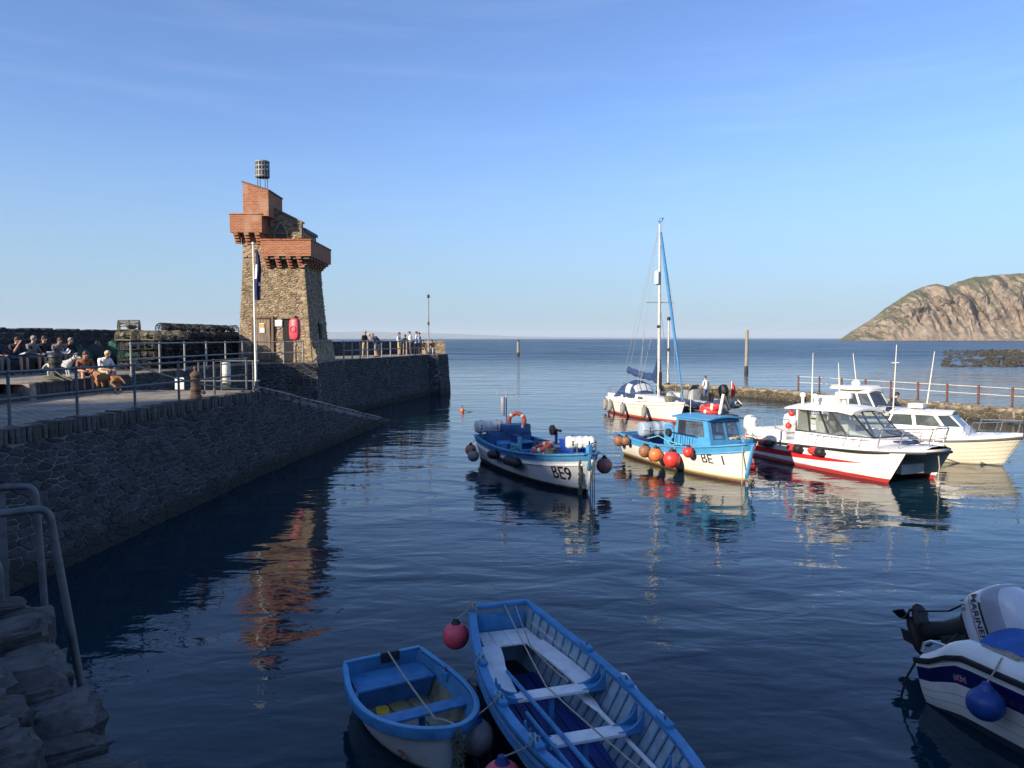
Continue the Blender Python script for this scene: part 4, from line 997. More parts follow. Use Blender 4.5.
# ------------------------------------------------------------------ things on the quays
def flagpole():
    t = thing('flagpole', 'white flagpole standing at the corner of the lower quay', 'flagpole', (-8.42, 24.62, ZL))
    mb = MB(); mb.tube([(0, 0, 0), (0, 0, 2.5), (0, 0, 4.75)], [0.036, 0.03, 0.022], 10); mb.build('pole', M['white_paint'], t, smooth=True)
    mb = MB(); mb.ball((0, 0, 4.78), 0.05); mb.build('finial', M['white_paint'], t, smooth=True)
    mb = MB(); mb.lathe([(0.12, 0), (0.12, 0.05), (0.07, 0.08), (0.06, 0.3)], n=12); mb.build('base', M['galv'], t, smooth=True)
    mb = MB(); mb.tube([(0.05, -.01, .6), (0.06, -0.02, 2.5), (0.035, -0.01, 4.7)], 0.006, 5); mb.build('halyard', M['rope'], t)
    # limp flag in hanging folds, given real thickness
    f = thing('flag', 'limp dark navy flag with pale fold hanging from the flagpole', 'flag', (-8.38, 24.6, ZL + 2.95))
    rings = []
    for i in range(15):
        k = i / 14; z = 1.62 * (1 - k); w = 0.045 + 0.125 * math.sin(min(1, k * 1.3) * 1.6) * (1 - 0.35 * k); r = []
        for j in range(24):
            a = 2 * math.pi * j / 24; f_ = 1 + 0.38 * math.sin(a * 4 + k * 2.2)
            r.append(V((0.06 + w * 0.55 * (0.6 + math.cos(a) * f_) + 0.03 * math.sin(k * 6), w * 0.42 * math.sin(a) * f_, z)))
        rings.append(r)
    mb = MB(); mb.loft(rings)
    for i, q in enumerate(mb.f):
        zc = sum(mb.v[v][2] for v in q) / len(q); xc = sum(mb.v[v][0] for v in q) / len(q)
        if 0.75 < zc < 1.15 and xc < 0.03 + 0.05 * zc: mb.m[i] = 1
        elif 0.45 < zc < 0.6 and xc > 0.12: mb.m[i] = 1
    mb.build('flag_cloth', [M['flag_navy'], M['paper']], f, smooth=True, angle=80)
flagpole()

def bollards():
    t = thing('mooring_bollard', 'black iron bollard with ropes coiled round its foot on the kerb', 'bollard', (-13.62, 22.35, ZU))
    mb = MB(); mb.lathe([(0.24, 0), (0.24, 0.05), (0.17, 0.1), (0.155, 0.45), (0.17, 0.5), (0.20, 0.52), (0.20, 0.57), (0.165, 0.6), (0.165, 0.68), (0.20, 0.70), (0.19, 0.76), (0.12, 0.82), (0.06, 0.85), (0.05, 0.9), (0.065, 0.93), (0.03, 0.97)], n=20)
    mb.build('post', M['iron'], t, smooth=True, angle=30)
    r2 = random.Random(3)
    for k in range(5):
        mb = MB(); P_ = [V((math.cos(a) * (0.24 + .03 * k + .02 * math.sin(3 * a + k)) + (0.15 if k > 2 else 0), math.sin(a) * (0.2 + .02 * k) - .03 * k, 0.04 + 0.03 * (k % 3))) for a in [i * .3 for i in range(21)]]
        mb.tube(P_, 0.022, 6, closed=True); mb.build('rope_coil', M['rope'] if k % 2 else M['rope_green'], t, smooth=True)
    for a in (-0.5, 0.7): mb = MB(); mb.tube([(0.02, -0.18, 0.35), (0.3 + a * .2, -.4, 0.14), (0.65 + a * .2, -.5, 0.03)], 0.02, 6); mb.build('rope_end', M['rope_green'], t, smooth=True)
    t = thing('iron_bollard', 'rusty brown iron bollard with knob top standing on the sunlit lower quay', 'bollard', (-9.0, 21.3, ZL))
    mb = MB(); mb.lathe([(0.17, 0), (0.17, .06), (0.135, .1), (0.13, .2), (0.15, .23), (0.15, .28), (0.13, .31), (0.13, .6), (0.15, .63), (0.15, .68), (0.12, .72), (0.07, .76), (0.04, .78), (0.04, .82), (0.06, .85), (0.05, .9), (0.01, .92)], n=20)
    mb.build('post', M['iron_brown'], t, smooth=True, angle=30)
    mb = MB(); mb.tube([(-.02, 0, .17), (0.24, -.03, .17)], 0.04, 8); mb.ball((.24, -.03, .17), .055, 8, 6); mb.build('lug', M['iron_brown'], t, smooth=True)
bollards()

def lamp_pole(name, label, loc, h, r, material, head=True):
    t = thing(name, label, 'pole', loc)
    mb = MB(); mb.tube([(0, 0, 0), (0, 0, h * .5), (0, 0, h)], [r, r * .9, r * .8], 10); mb.build('pole', material, t, smooth=True)
    if head:
        mb = MB(); mb.lathe([(r * .8, h), (r * 2, h + .03), (r * 2.2, h + .2), (r * 1.2, h + .3)], n=12); mb.build('lamp', M['iron'], t, smooth=True)
        mb = MB(); mb.lathe([(r * 1.5, h * .52), (r * 1.5, h * .52 + .25)], n=10); mb.build('collar', M['iron'], t, smooth=True)
    mb = MB(); mb.lathe([(r * 2.4, 0), (r * 2.4, .06), (r * 1.2, .14)], n=12); mb.build('base', M['iron'], t, smooth=True)
    return t
lamp_pole('light_pole', 'slim grey light pole near the end of the pier', (-6.75, 60.8, ZU), 4.5, 0.055, M['galv_paint'])
lamp_pole('breakwater_light_pole', 'pale light pole at the end of the breakwater behind the yacht mast', (12.75, 61.2, .66), 5.2, 0.07, M['pale_rail'])
def sea_post(label, loc, h, r, top):
    t = thing('sea_post', label, 'post', loc)
    mb = MB(); mb.tube([(0, 0, -3), (0, 0, h * .4), (0, 0, h)], [r * 1.15, r * 1.05, r * .9], 12); mb.build('shaft', M['pale_wood'], t, smooth=True)
    mb = MB(); mb.lathe([(r * 1.02, h - .25), (r * 1.02, h), (r * .3, h + .12)], n=12); mb.build('cap', M['iron'] if top else M['pale_wood'], t, smooth=True)
    mb = MB(); mb.lathe([(r * 1.2, -0.4), (r * 1.24, .1), (r * 1.14, .7), (r * 1.1, .9)], n=12); mb.build('weed_band', M['weed'], t, smooth=True)
sea_post('tall thick wooden post standing in the open water beyond the breakwater', (29.7, 95.0, 0), 5.4, 0.21, False)
sea_post('small distant dark post in open water right of the pier end', (1.55, 189, 0), 3.9, 0.32, True)

def lobster_pots():
    """creels: D-shaped frames with netting, stacked along the parapet"""
    def creel(mats):
        root = bpy.data.objects.new('lobster_pot', None)
        mb = MB(); hoops = [-0.36, 0, 0.36]
        for x in hoops:
            P_ = [V((x, -0.24, 0.02))] + [V((x, -0.24 * math.cos(a), 0.15 + 0.24 * math.sin(a))) for a in [math.pi * k / 8 for k in range(9)]] + [V((x, 0.24, 0.02))]
            mb.tube(P_, 0.022, 5, closed=True)
        for (y, z) in ((-.24, .02), (.24, .02), (0, .39), (-.2, .28), (.2, .28)): mb.tube([(-.37, y, z), (.37, y, z)], 0.016, 5)
        fr = mb.mesh('frame', mats[0], smooth=True)
        mb = MB(); n = 9
        for k in range(n):                                       # net cords over the arch
            a = math.pi * k / (n - 1)
            mb.tube([(-.36, -.235 * math.cos(a), .15 + .235 * math.sin(a)), (.36, -.235 * math.cos(min(math.pi, a + .35)), .15 + .235 * math.sin(min(math.pi, a + .35)))], 0.008, 3)
            mb.tube([(.36, -.235 * math.cos(a), .15 + .235 * math.sin(a)), (-.36, -.235 * math.cos(min(math.pi, a + .35)), .15 + .235 * math.sin(min(math.pi, a + .35)))], 0.008, 3)
        for s_ in (-1, 1):
            for k in range(6): mb.tube([(s_ * .36, -.22 + k * .088, .03), (s_ * .36, -.1 + k * .04, .37)], 0.008, 3)
        mb.lathe([(0.09, -.1), (0.07, 0), (0.09, .1)], (0, -.2, .2), 8, Matrix.Rotation(R(60), 3, 'X'))
        mb.box((0, 0, .03), (.7, .44, .03))
        mb.ball((.1, .02, .14), (.2, .14, .1), 7, 5)
        nt_ = mb.mesh('netting', mats[1])
        return fr, nt_
    kinds = [creel((M['black'], M['net'])), creel((M['net_pale'], M['net_pale'])), creel((M['black'], M['net_green']))]
    r2 = random.Random(9)
    def place(x, y, z, rz, k, label, tilt=0):
        t = thing('lobster_pot', label, 'lobster pot', (x, y, z), rz, 'lobster pots stacked on the upper quay'); t.rotation_euler = (tilt, r2.uniform(-.06, .06), rz)
        link('frame', kinds[k][0], t); link('netting', kinds[k][1], t)
    # long black heap from the railing end to the tower
    n = 0
    y = 31.0
    while y < 40.6:
        k = (y - 31) / 8.2
        h = 3 if y < 32.5 else (4 if y < 33.2 else 5)
        for row in range(2):
            x = -15.75 + row * 0.62 + r2.uniform(-.1, .1) + 0.055 * (y - 31)
            for lv in range(h - row):
                place(x + r2.uniform(-.1, .1), y + r2.uniform(-.08, .08), ZU + lv * 0.385 + 0.004, r2.choice((0, math.pi / 2)) + r2.uniform(-.35, .35), 0,
                      'black lobster pot, %s layer of the long heap, %s, %s row' % (('bottom', 'second', 'third', 'fourth', 'fifth', 'top')[lv], ('tall-stack end', 'middle', 'tower end')[min(2, int(k * 2.4))], ('back', 'front')[row]), r2.uniform(-.1, .1)); n += 1
        y += 0.66
    # pale tall stack at the near end
    for lv in range(5):
        for q in range(1):
            place(-14.85 + r2.uniform(-.06, .06), 29.2 + r2.uniform(-.08, .08), ZU + lv * .39 + .004, r2.uniform(-.3, .3) + q, 1 if lv > 2 else (2 if lv % 2 else 0), ('bottom dark lobster pot of the tall separate stack', 'second lobster pot up the tall separate stack', 'third lobster pot up the tall separate stack', 'pale lobster pot next to the top of the tall stack', 'pale lobster pot on top of the tall separate stack')[lv], r2.uniform(-.06, .06))
    for q in range(3):
        for lv in range(4):
            place(-14.75 + q * .2, 30.6 + q * .62, ZU + lv * .39 + .004, r2.uniform(-.4, .4), 1 if lv == 3 else 0, ('grey lobster pot on top, %s the tall stack' if lv == 3 else 'dark lobster pot %s the tall stack, ' + ('bottom', 'second', 'third')[min(2, lv)] + ' layer') % ('right beside', 'second from', 'third from')[q], r2.uniform(-.06, .06))
    # green net heap behind the seated people
    t = thing('net_heap', 'heap of dark green fishing net against the sea wall behind the seated couple', 'fishing net', (-17.9, 32.8, ZU))
    for k in range(5):
        mb = MB(); rows = []
        for j in range(9):
            row = []
            for i in range(17):
                a = 2 * math.pi * i / 16; rr_ = (1.0 - 0.25 * k % .4) * (1 - (j / 8) ** 2.2) + .02
                row.append((math.cos(a) * rr_ * 0.9 + .1 * fbm(i * .8, j * .8, k, 3), math.sin(a) * rr_ * .8 + .1 * fbm(i * .8, j * .8, k + 9, 3), 1.25 * j / 8 * (0.75 + .08 * k) + .1 * fbm(i, j, k + 5, 3) * (j > 0)))
            rows.append(row)
        mb.grid(rows); mb.build('net_fold', M['net_green'] if k % 2 else M['net'], t, smooth=True, loc=(0.25 * k - .5, 0.9 * k - 2.2, 0))
lobster_pots()

def bench():
    t = thing('stone_bench', 'dark stone bench along the sea wall under the seated people', 'bench', (-17.95, 24.5, ZU))
    mb = MB(); mb.box((0, 0, 0.40), (0.55, 9.2, 0.10)); mb.build('seat', M['stone'], t, bevel=0.02)
    for y in (-4.2, -2.1, 0, 2.1, 4.2): mb = MB(); mb.box((0, y, 0.173), (0.42, 0.3, 0.34)); mb.build('support', M['stone'], t, bevel=0.02)
bench()
def harbour_ladder():
    # near corner of the harbour wall, with ladder hoops standing over its edge
    t = thing('harbour_ladder', 'slim grey galvanised ladder hoops standing over the near harbour wall', 'ladder', (-2.75, 4.1, 3.0))
    def hoop(a, b, top, foot, r, name, lean=(0, 0)):
        a, b = V(a), V(b); P_ = [a]; ft = V((b.x + lean[0], b.y + lean[1], foot))
        c1 = V((a.x, a.y, top)); c2 = V((b.x, b.y, top)); rr_ = 0.07
        d = (c2 - c1).normalized()
        for c, u0, u1 in ((c1, V((0, 0, -1)), d), (c2, -d, (ft - c2).normalized())):
            for k in range(7):
                s_ = k / 6; P_.append(c + u0 * rr_ * (1 - s_) ** 2 + u1 * rr_ * s_ ** 2)
        P_.append(ft)
        mb = MB(); mb.tube(P_, r, 12); mb.build(name, M['galv'], t, smooth=True)
    hoop((-3.05, 3.45, 2.2), (-2.47, 3.95, 2.2), 3.50, 1.2, 0.020, 'hoop', (.32, .02))
    hoop((-3.7, 4.05, 2.2), (-2.86, 4.45, 2.2), 3.52, 1.2, 0.020, 'hoop', (.1, 0))
    hoop((-3.6, 4.35, 2.2), (-2.92, 4.20, 2.2), 3.14, 1.9, 0.020, 'hoop')
    mb = MB(); mb.box((-3.06, 4.42, 2.75), (0.07, 0.012, 1.5), Matrix.Rotation(R(35), 3, 'Z')); mb.build('stile', M['galv'], t, bevel=0.004)
    for z in (0.4, 0.7, 1.0, 1.3, 1.6): mb = MB(); mb.tube([(-2.15, 3.97, z), (-2.76, 4.45, z)], 0.018, 8); mb.build('rung', M['galv'], t, smooth=True)
    for q in ((-2.15, 3.97), (-2.76, 4.45)): mb = MB(); mb.tube([(q[0], q[1], -1), (q[0], q[1], 1.25)], 0.024, 10); mb.build('stile', M['galv'], t, smooth=True)
    settle(t)
harbour_ladder()
def near_wall():
    """the rough wall head at the viewer's left hand: edge runs from (-0.95, 2.2) away to (-2.75, 4.25)"""
    t = thing('near_harbour_wall', 'rough grey stone wall head close to the viewer at bottom left', 'wall', (-2.2, 2.8, 0))
    a, b = V((-0.72, 1.70, 0)), V((-2.76, 4.10, 0)); d = (b - a); L_ = d.length; d.normalize(); o = V((d.y, -d.x, 0))
    if o.x < 0: o = -o
    mb = MB()
    c = V((-4.6, 5.1, 0)); e = V((-6, 1.75, 0))
    mb.hexa([p + V((0, 0, -1)) for p in (a, b, c, e)], [p + V((0, 0, 2.80)) for p in (a, b, c, e)]); mb.build('mortar_core', M['mortar'], t)
    st = rubble(L_, 3.3, 0.42, 0.2, 71, gap=0.012)
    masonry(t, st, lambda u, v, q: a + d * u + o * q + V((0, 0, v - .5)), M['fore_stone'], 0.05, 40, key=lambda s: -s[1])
    r2 = random.Random(12)
    # rough top course of big rounded blocks, each one a stone
    def rock(p, sz, rz, k):
        mb = MB(); n = 16; m = 12; rings = []
        for i in range(m + 1):
            th = math.pi * (0.03 + .94 * i / m); ring = []
            for j in range(n):
                a_ = 2 * math.pi * j / n
                v = V((math.sin(th) * math.cos(a_), math.sin(th) * math.sin(a_), -math.cos(th)))
                q = V((math.copysign(abs(v.x) ** .38, v.x), math.copysign(abs(v.y) ** .38, v.y), math.copysign(abs(v.z) ** .42, v.z)))
                q *= 1 + 0.19 * mnoise.fractal(v * 2.1 + V((k * 7.3, k, 0)), 0.7, 2.2, 5)
                ring.append(V((q.x * sz[0], q.y * sz[1], q.z * sz[2])))
            rings.append(ring)
        mb.loft(rings); link('stone', mb.mesh('stone', M['fore_stone'], smooth=True, angle=16), t, p, (r2.uniform(-.12, .12), r2.uniform(-.12, .12), rz))
    k = 0
    rz0 = math.atan2(d.y, d.x)
    # layers of blocks stepping up to the left
    for row, (off, z, n) in enumerate(((0.08, 2.86, 11), (0.36, 2.96, 11), (0.68, 3.02, 11), (1.0, 3.06, 10), (1.34, 3.08, 10), (1.7, 3.1, 10), (2.1, 3.1, 9))):
        u = -0.1 + r2.uniform(0, .15)
        while u < L_ + .1 + (0 if row < 1 else 0.05):
            w = r2.uniform(.14, .36); p = a + d * (u + w / 2) - o * (off + r2.uniform(-.04, .04)) + V((0, 0, z + r2.uniform(-.04, .05) - 0.06))
            rock(p, (w * .56, r2.uniform(.15, .21), r2.uniform(.06, .13)), rz0 + r2.uniform(-.2, .2), k); u += w * 0.96; k += 1
    settle(t)
near_wall()
def orange_float():
    t = thing('marker_float', 'tiny orange marker float on the water left of the blue fishing boat', 'float', (-3.0, 45.0, 0))
    mb = MB(); mb.ball((0, 0, 0.08), (0.11, 0.11, 0.16)); mb.build('float_body', M['orange'], t, smooth=True)
    mb = MB(); mb.tube([(0, 0, .2), (0, 0, .38)], .025, 6); mb.build('stem', M['black'], t, smooth=True)
    mb = MB(); mb.tube([(0.1, 0, .08), (.5, -.1, .03), (.8, 0, -.05)], .025, 5); mb.build('tail', M['rope_green'], t, smooth=True)
orange_float()
# ------------------------------------------------------------------ people and dogs (skin-grown continuous bodies)
def grow(verts, edges, radii, root=0, sub=1):
    me = bpy.data.meshes.new('skeleton'); me.from_pydata([tuple(v) for v in verts], edges, [])
    ob = bpy.data.objects.new('skeleton', me); col.objects.link(ob)
    md = ob.modifiers.new('skin', 'SKIN'); md.use_smooth_shade = True
    for i, sv in enumerate(me.skin_vertices[0].data):
        r = radii[i]; sv.radius = r if isinstance(r, tuple) else (r, r); sv.use_root = (i == root)
    sb = ob.modifiers.new('sub', 'SUBSURF'); sb.levels = sub; sb.render_levels = sub
    dg = bpy.context.evaluated_depsgraph_get()
    out = bpy.data.meshes.new_from_object(ob.evaluated_get(dg))
    bpy.data.objects.remove(ob); bpy.data.meshes.remove(me)
    return out
def seg_dist(p, a, b):
    ab = b - a; t = max(0, min(1, (p - a).dot(ab) / max(1e-9, ab.length_squared))); return (p - a - ab * t).length

POSES = {   # joints relative to the point between the feet (stand) or under the seat; facing +x, left = +y
    'stand': dict(pel=(0, 0, .95), chest=(.0, 0, 1.30), neck=(.01, 0, 1.47), head=(.035, 0, 1.63), hip=.1, kn=((.03, .11, .5), (.0, -.11, .5)), ft=((0, .12, .07), (-.03, -.12, .07)),
                  sh=.19, el=((-.03, .27, 1.13), (-.03, -.27, 1.13)), ha=((.08, .25, .88), (.08, -.25, .88))),
    'lean': dict(pel=(-.18, 0, .95), chest=(.05, 0, 1.25), neck=(.2, 0, 1.37), head=(.31, 0, 1.46), hip=.1, kn=((-.12, .11, .5), (-.2, -.11, .5)), ft=((-.15, .12, .07), (-.25, -.12, .07)),
                 sh=.19, el=((.28, .26, 1.05), (.28, -.26, 1.05)), ha=((.52, .12, 1.10), (.52, -.12, 1.10))),
    'talk': dict(pel=(0, 0, .95), chest=(.03, 0, 1.30), neck=(.05, 0, 1.47), head=(.09, 0, 1.62), hip=.1, kn=((.04, .11, .5), (-.02, -.11, .5)), ft=((0, .13, .07), (-.05, -.12, .07)),
                 sh=.19, el=((.02, .28, 1.12), (.02, -.27, 1.12)), ha=((.30, .17, 1.14), (.28, -.16, 1.10))),
    'sit': dict(pel=(0, 0, .12), chest=(.03, 0, .45), neck=(.06, 0, .62), head=(.11, 0, .77), hip=.1, kn=((.44, .13, .12), (.44, -.12, .12)), ft=((.46, .13, -.38), (.44, -.13, -.38)),
                sh=.19, el=((.14, .26, .27), (.14, -.26, .27)), ha=((.36, .12, .24), (.36, -.12, .24))),
    'sit_eat': dict(pel=(0, 0, .12), chest=(.05, 0, .44), neck=(.10, 0, .60), head=(.17, 0, .73), hip=.1, kn=((.44, .12, .12), (.46, -.12, .14)), ft=((.44, .13, -.38), (.50, -.13, -.38)),
                    sh=.19, el=((.20, .24, .27), (.24, -.24, .27)), ha=((.34, .08, .26), (.30, -.05, .62))),
    'crouch': dict(pel=(-.1, 0, .36), chest=(.08, 0, .66), neck=(.18, 0, .80), head=(.26, 0, .93), hip=.1, kn=((.26, .15, .46), (.24, -.15, .42)), ft=((.0, .14, .07), (-.06, -.14, .07)),
                   sh=.19, el=((.28, .25, .52), (.28, -.25, .52)), ha=((.42, .1, .42), (.42, -.1, .45))),
    'sit_low': dict(pel=(0, 0, .12), chest=(.10, 0, .44), neck=(.18, 0, .58), head=(.27, 0, .70), hip=.1, kn=((.40, .13, .18), (.42, -.12, .16)), ft=((.46, .13, -.38), (.52, -.13, -.38)),
                    sh=.19, el=((.24, .25, .24), (.24, -.25, .24)), ha=((.42, .10, .20), (.42, -.12, .22))),
}
def person(label, loc, rz, pose, shirt, legs, hair='hair_brown', sleeves='short', bare=False, scale=1.0, group=None, hat=None, long_hair=False, shoes=None, build=1.0, look=0.0):
    q = POSES[pose]; t = thing('person', label, 'person', loc, rz, group); t.scale = (scale,) * 3
    J = []; E = []; Rr = []; bones = []
    def j(p, r): J.append(V(p)); Rr.append(r); return len(J) - 1
    def e(a, b, m): E.append((a, b)); bones.append((J[a], J[b], m))
    SK, SH, LG, SO = 0, 1, 2, 3
    k = build
    pel = j(q['pel'], (.135 * k, .155 * k)); ch0 = V(q['pel']).lerp(V(q['chest']), .5); wa = j(ch0, (.12 * k, .14 * k)); ch = j(q['chest'], (.125 * k, .16 * k))
    nb = j(V(q['chest']).lerp(V(q['neck']), .75), .085); nk = j(q['neck'], .058)
    hd = V(q['head']); h0 = j(hd - V((.005, 0, .06)), (.075, .07)); h1 = j(hd + V((0, 0, .02)), (.095, .08)); h2 = j(hd + V((-.01, 0, .10)), (.07, .062))
    e(pel, wa, SH); e(wa, ch, SH); e(ch, nb, SH); e(nb, nk, SK); e(nk, h0, SK); e(h0, h1, SK); e(h1, h2, SK)
    for s_, i in ((1, 0), (-1, 1)):
        P_ = V(q['pel']); hip = j(P_ + V((.01, s_ * q['hip'], -.07 if pose not in ('sit', 'sit_eat', 'sit_low') else -.0)), .095 * k); kn = j(q['kn'][i], .06); f = V(q['ft'][i]); an = j(f + V((0, 0, .02)), .042); toe = j(f + V((.17, s_ * .02, -.045)), (.038, .03))
        mid = j(V(J[hip]).lerp(V(q['kn'][i]), .5), .08 * k); calf = j(V(q['kn'][i]).lerp(f, .35), .056)
        e(pel, hip, LG); e(hip, mid, LG); e(mid, kn, LG); e(kn, calf, SK if bare else LG); e(calf, an, SK if bare else LG); e(an, toe, SO)
        c = V(q['chest']); shp = j(c + V((-.01, s_ * q['sh'], .09)), .065 * k); el = j(q['el'][i], .042); ha = V(q['ha'][i]); d = (ha - V(q['el'][i])).normalized()
        wr = j(ha, .027); pm = j(ha + d * .07, (.036, .018))
        e(nb, shp, SH); e(shp, el, SH if sleeves != 'none' else SK); e(el, wr, SH if sleeves == 'long' else SK); e(wr, pm, SK)
    me = grow(J, E, Rr, 0, 1)
    for m_ in (M['skin'], shirt, legs, shoes or M['black']): me.materials.append(m_)
    for p in me.polygons:
        c = V(p.center); best = min(bones, key=lambda b: seg_dist(c, b[0], b[1]) - (0.02 if b[2] == SH else 0)); p.material_index = best[2]; p.use_smooth = True
    # fingers, thumb, nose, ears and eyes joined into the same body mesh
    bm = bmesh.new(); bm.from_mesh(me); n0 = len(bm.faces)
    mb = MB()
    for s_, i in ((1, 0), (-1, 1)):
        ha = V(q['ha'][i]); d = (ha - V(q['el'][i])).normalized(); sd = d.cross(V((0, 0, 1))); sd = sd.normalized() if sd.length > .1 else V((0, 1, 0)); dn = sd.cross(d)
        for kf, (o_, L_) in enumerate(((-.03, .07), (-.01, .08), (.01, .075), (.03, .06))):
            b = ha + d * .085 + sd * o_; mb.tube([b - d * .02, b + d * L_ * .5, b + d * L_ * .8 - dn * .025 * (1 if dn.z > 0 else -1)], [.0095, .009, .007], 5)
        b = ha + d * .03 - sd * .03 * s_; mb.tube([b, b - sd * .03 * s_ + d * .03, b - sd * .035 * s_ + d * .06], [.011, .01, .008], 5)
    mb.ball(hd + V((.10, 0, .0)), (.02, .013, .022), 6, 4)
    for s_ in (-1, 1): mb.ball(hd + V((-.01, s_ * .085, .0)), (.02, .01, .03), 6, 4); mb.ball(hd + V((.083, s_ * .03, .03)), (.012, .013, .009), 6, 4, mi=1)
    mb.box(hd + V((.088, 0, -.05)), (.012, .04, .008), mi=1)
    m2 = mb.mesh('x', [M['skin'], M['hair_dark']], smooth=True); bm.from_mesh(m2); bm.faces.ensure_lookup_table()
    for i in range(n0, len(bm.faces)): bm.faces[i].material_index = 4 if bm.faces[i].material_index == 1 else 0
    bm.to_mesh(me); bm.free(); me.materials.append(M['hair_dark'])
    link('body', me, t)
    # hair / hat
    mb = MB(); rings = []
    for i in range(7):
        th = math.pi * (.02 + .60 * i / 6); ring = []
        for a_ in range(14):
            a = 2 * math.pi * a_ / 14; f = 1 + .05 * math.sin(a * 3 + i); ff = .55 if (math.cos(a) > .45 and i > 4) else 1
            zz = math.cos(th) * (1 if not (math.cos(a) > .45 and i > 4) else .0) 
            ring.append(hd + V((-.012 + .108 * math.sin(th) * math.cos(a) * f, .092 * math.sin(th) * math.sin(a) * f, .035 + .112 * max(math.cos(th), .12 if math.cos(a) > .45 else -1))))
        rings.append(ring)
    mb.loft(rings)
    if long_hair: mb.ball(hd + V((-.07, 0, -.06)), (.055, .085, .14), 10, 7)
    mb.build('hair', M[hair], t, smooth=True, angle=70)
    if hat:
        mb = MB(); mb.lathe([(.02, .145), (.09, .13), (.118, .07), (.12, .045), (.155, .035), (.15, .025), (.11, .03)], hd + V((0, 0, .01)), 14); mb.build('hat', hat, t, smooth=True)
    return t
C_ = cloth
NAVY, BLK, WHT, DEN, GRY, KHK = C_('navy', (.02, .03, .07)), C_('black', (.02, .02, .024)), C_('white', (.72, .71, .68)), C_('denim', (.07, .12, .22)), C_('grey', (.14, .14, .15)), C_('khaki', (.36, .30, .20))
YEL, STRIPE, LTB = C_('yellow', (.68, .55, .03)), C_('taupe', (.20, .17, .15)), C_('light_blue', (.22, .34, .50))
def people():
    zs = ZU + .45
    # five seated along the sea wall, in its shade (facing the harbour)
    def at_bench(y): return (-17.75, y, zs)
    person('person in dark clothes at the left picture edge, only knees showing', (-17.5, 25.3, zs), R(-8), 'sit', NAVY, STRIPE, 'hair_dark')
    person('seated person in dark top and shorts eating from a white paper, leftmost whole figure', (-17.5, 26.4, zs), R(-20), 'sit_eat', BLK, DEN, 'hair_dark', bare=True)
    person('seated person in grey shirt and cap looking left along the sea wall', (-17.5, 27.35, zs), R(-12), 'sit', GRY, GRY, 'hair_grey', sleeves='long', bare=True, build=1.12)
    person('seated dark-haired person holding white food paper behind the black bollard', (-17.5, 28.0, zs), R(-22), 'sit', BLK, NAVY, 'hair_dark', long_hair=True)
    person('seated person leaning forward with raised knee and white paper right of the bollard', (-17.4, 28.75, zs), R(-40), 'sit_low', GRY, STRIPE, 'hair_brown', bare=True)
    person('grey-haired seated person in black top nearest the green net heap', (-17.4, 29.4, zs), R(-35), 'sit_low', BLK, STRIPE, 'hair_grey', bare=True)
    for i, (x, y, lab) in enumerate(((-17.05, 26.25, 'white food paper held by the leftmost seated person'), (-17.05, 27.8, 'white food paper on the lap of the dark-haired person'), (-16.9, 28.45, 'white food paper held by the person leaning forward'))):
        mb = MB(); rows = [[(u * .3 - .15, v * .26 - .13, .02 * math.sin(u * 5 + i) + .09 * (u - .5) ** 2 * 2 + .03 * v) for u in (0, .25, .5, .75, 1)] for v in (0, .33, .66, 1)]
        mb.grid(rows); lo = [[(x_, y_, z_ - .012) for x_, y_, z_ in r] for r in rows]; mb.grid(lo)
        o = mb.build('food_paper', M['paper'], None, loc=(x, y, zs + .27), rot=(0.2, -.4, .4 * i)); tag(o, lab, 'paper')
    # the couple on the kerb in the sun
    person('brown-haired person in tan top seated on the kerb behind the tan dog', (-13.55, 23.75, ZU + .02), R(-50), 'sit_low', C_('rust', (.26, .10, .045)), NAVY, 'hair_brown', bare=True, long_hair=True, scale=1.0)
    person('blond person in white shirt seated on the kerb looking down', (-13.5, 24.75, ZU + .02), R(-28), 'sit_low', WHT, KHK, 'hair_blond', bare=True, build=1.1)
    # the pair leaning over beyond the tower
    person('standing person in black jacket and khaki trousers at the pier railing', (-9.55, 48.6, ZU), R(-30), 'talk', BLK, KHK, 'hair_grey', sleeves='long', hat=None)
    person('person in dark top and denim shorts leaning beside the black-jacketed one', (-9.15, 49.6, ZU), R(195), 'lean', GRY, DEN, 'hair_blond', bare=True)
    person('stooping person in dark navy coat leaning on the pier railing', (-9.1, 50.6, ZU), R(200), 'lean', NAVY, BLK, 'hair_grey', sleeves='long', build=1.12)
    # the group near the light pole
    person('person in white top and yellow skirt at the pier railing', (-8.35, 55.6, ZU), R(-20), 'stand', WHT, YEL, 'hair_dark', bare=True, long_hair=True, scale=.97)
    person('crouching person in patterned top between the yellow skirt and white shirts', (-8.0, 56.1, ZU), R(-60), 'talk', STRIPE, STRIPE, 'hair_brown', bare=True, scale=.88)
    person('tall person in white shirt facing left in the pier group', (-7.75, 57.4, ZU), R(185), 'talk', WHT, C_('brown', (.14, .08, .06)), 'hair_brown', scale=1.02)
    person('person in long white shirt near the end of the pier railing', (-7.35, 58.0, ZU), R(200), 'stand', WHT, NAVY, 'hair_dark', sleeves='long', scale=1.02)
    person('person in light blue top half behind the white shirt near the light pole', (-7.25, 58.9, ZU), R(170), 'stand', LTB, BLK, 'hair_dark', scale=.98)
    person('dark-clothed seated person under the light pole', (-7.2, 61.2, ZU + .3), R(-90), 'sit_low', BLK, KHK, 'hair_dark')
    person('second seated dark figure against the sunlit end parapet', (-6.5, 61.6, ZU + .3), R(-100), 'sit_low', BLK, WHT, 'hair_dark')
people()
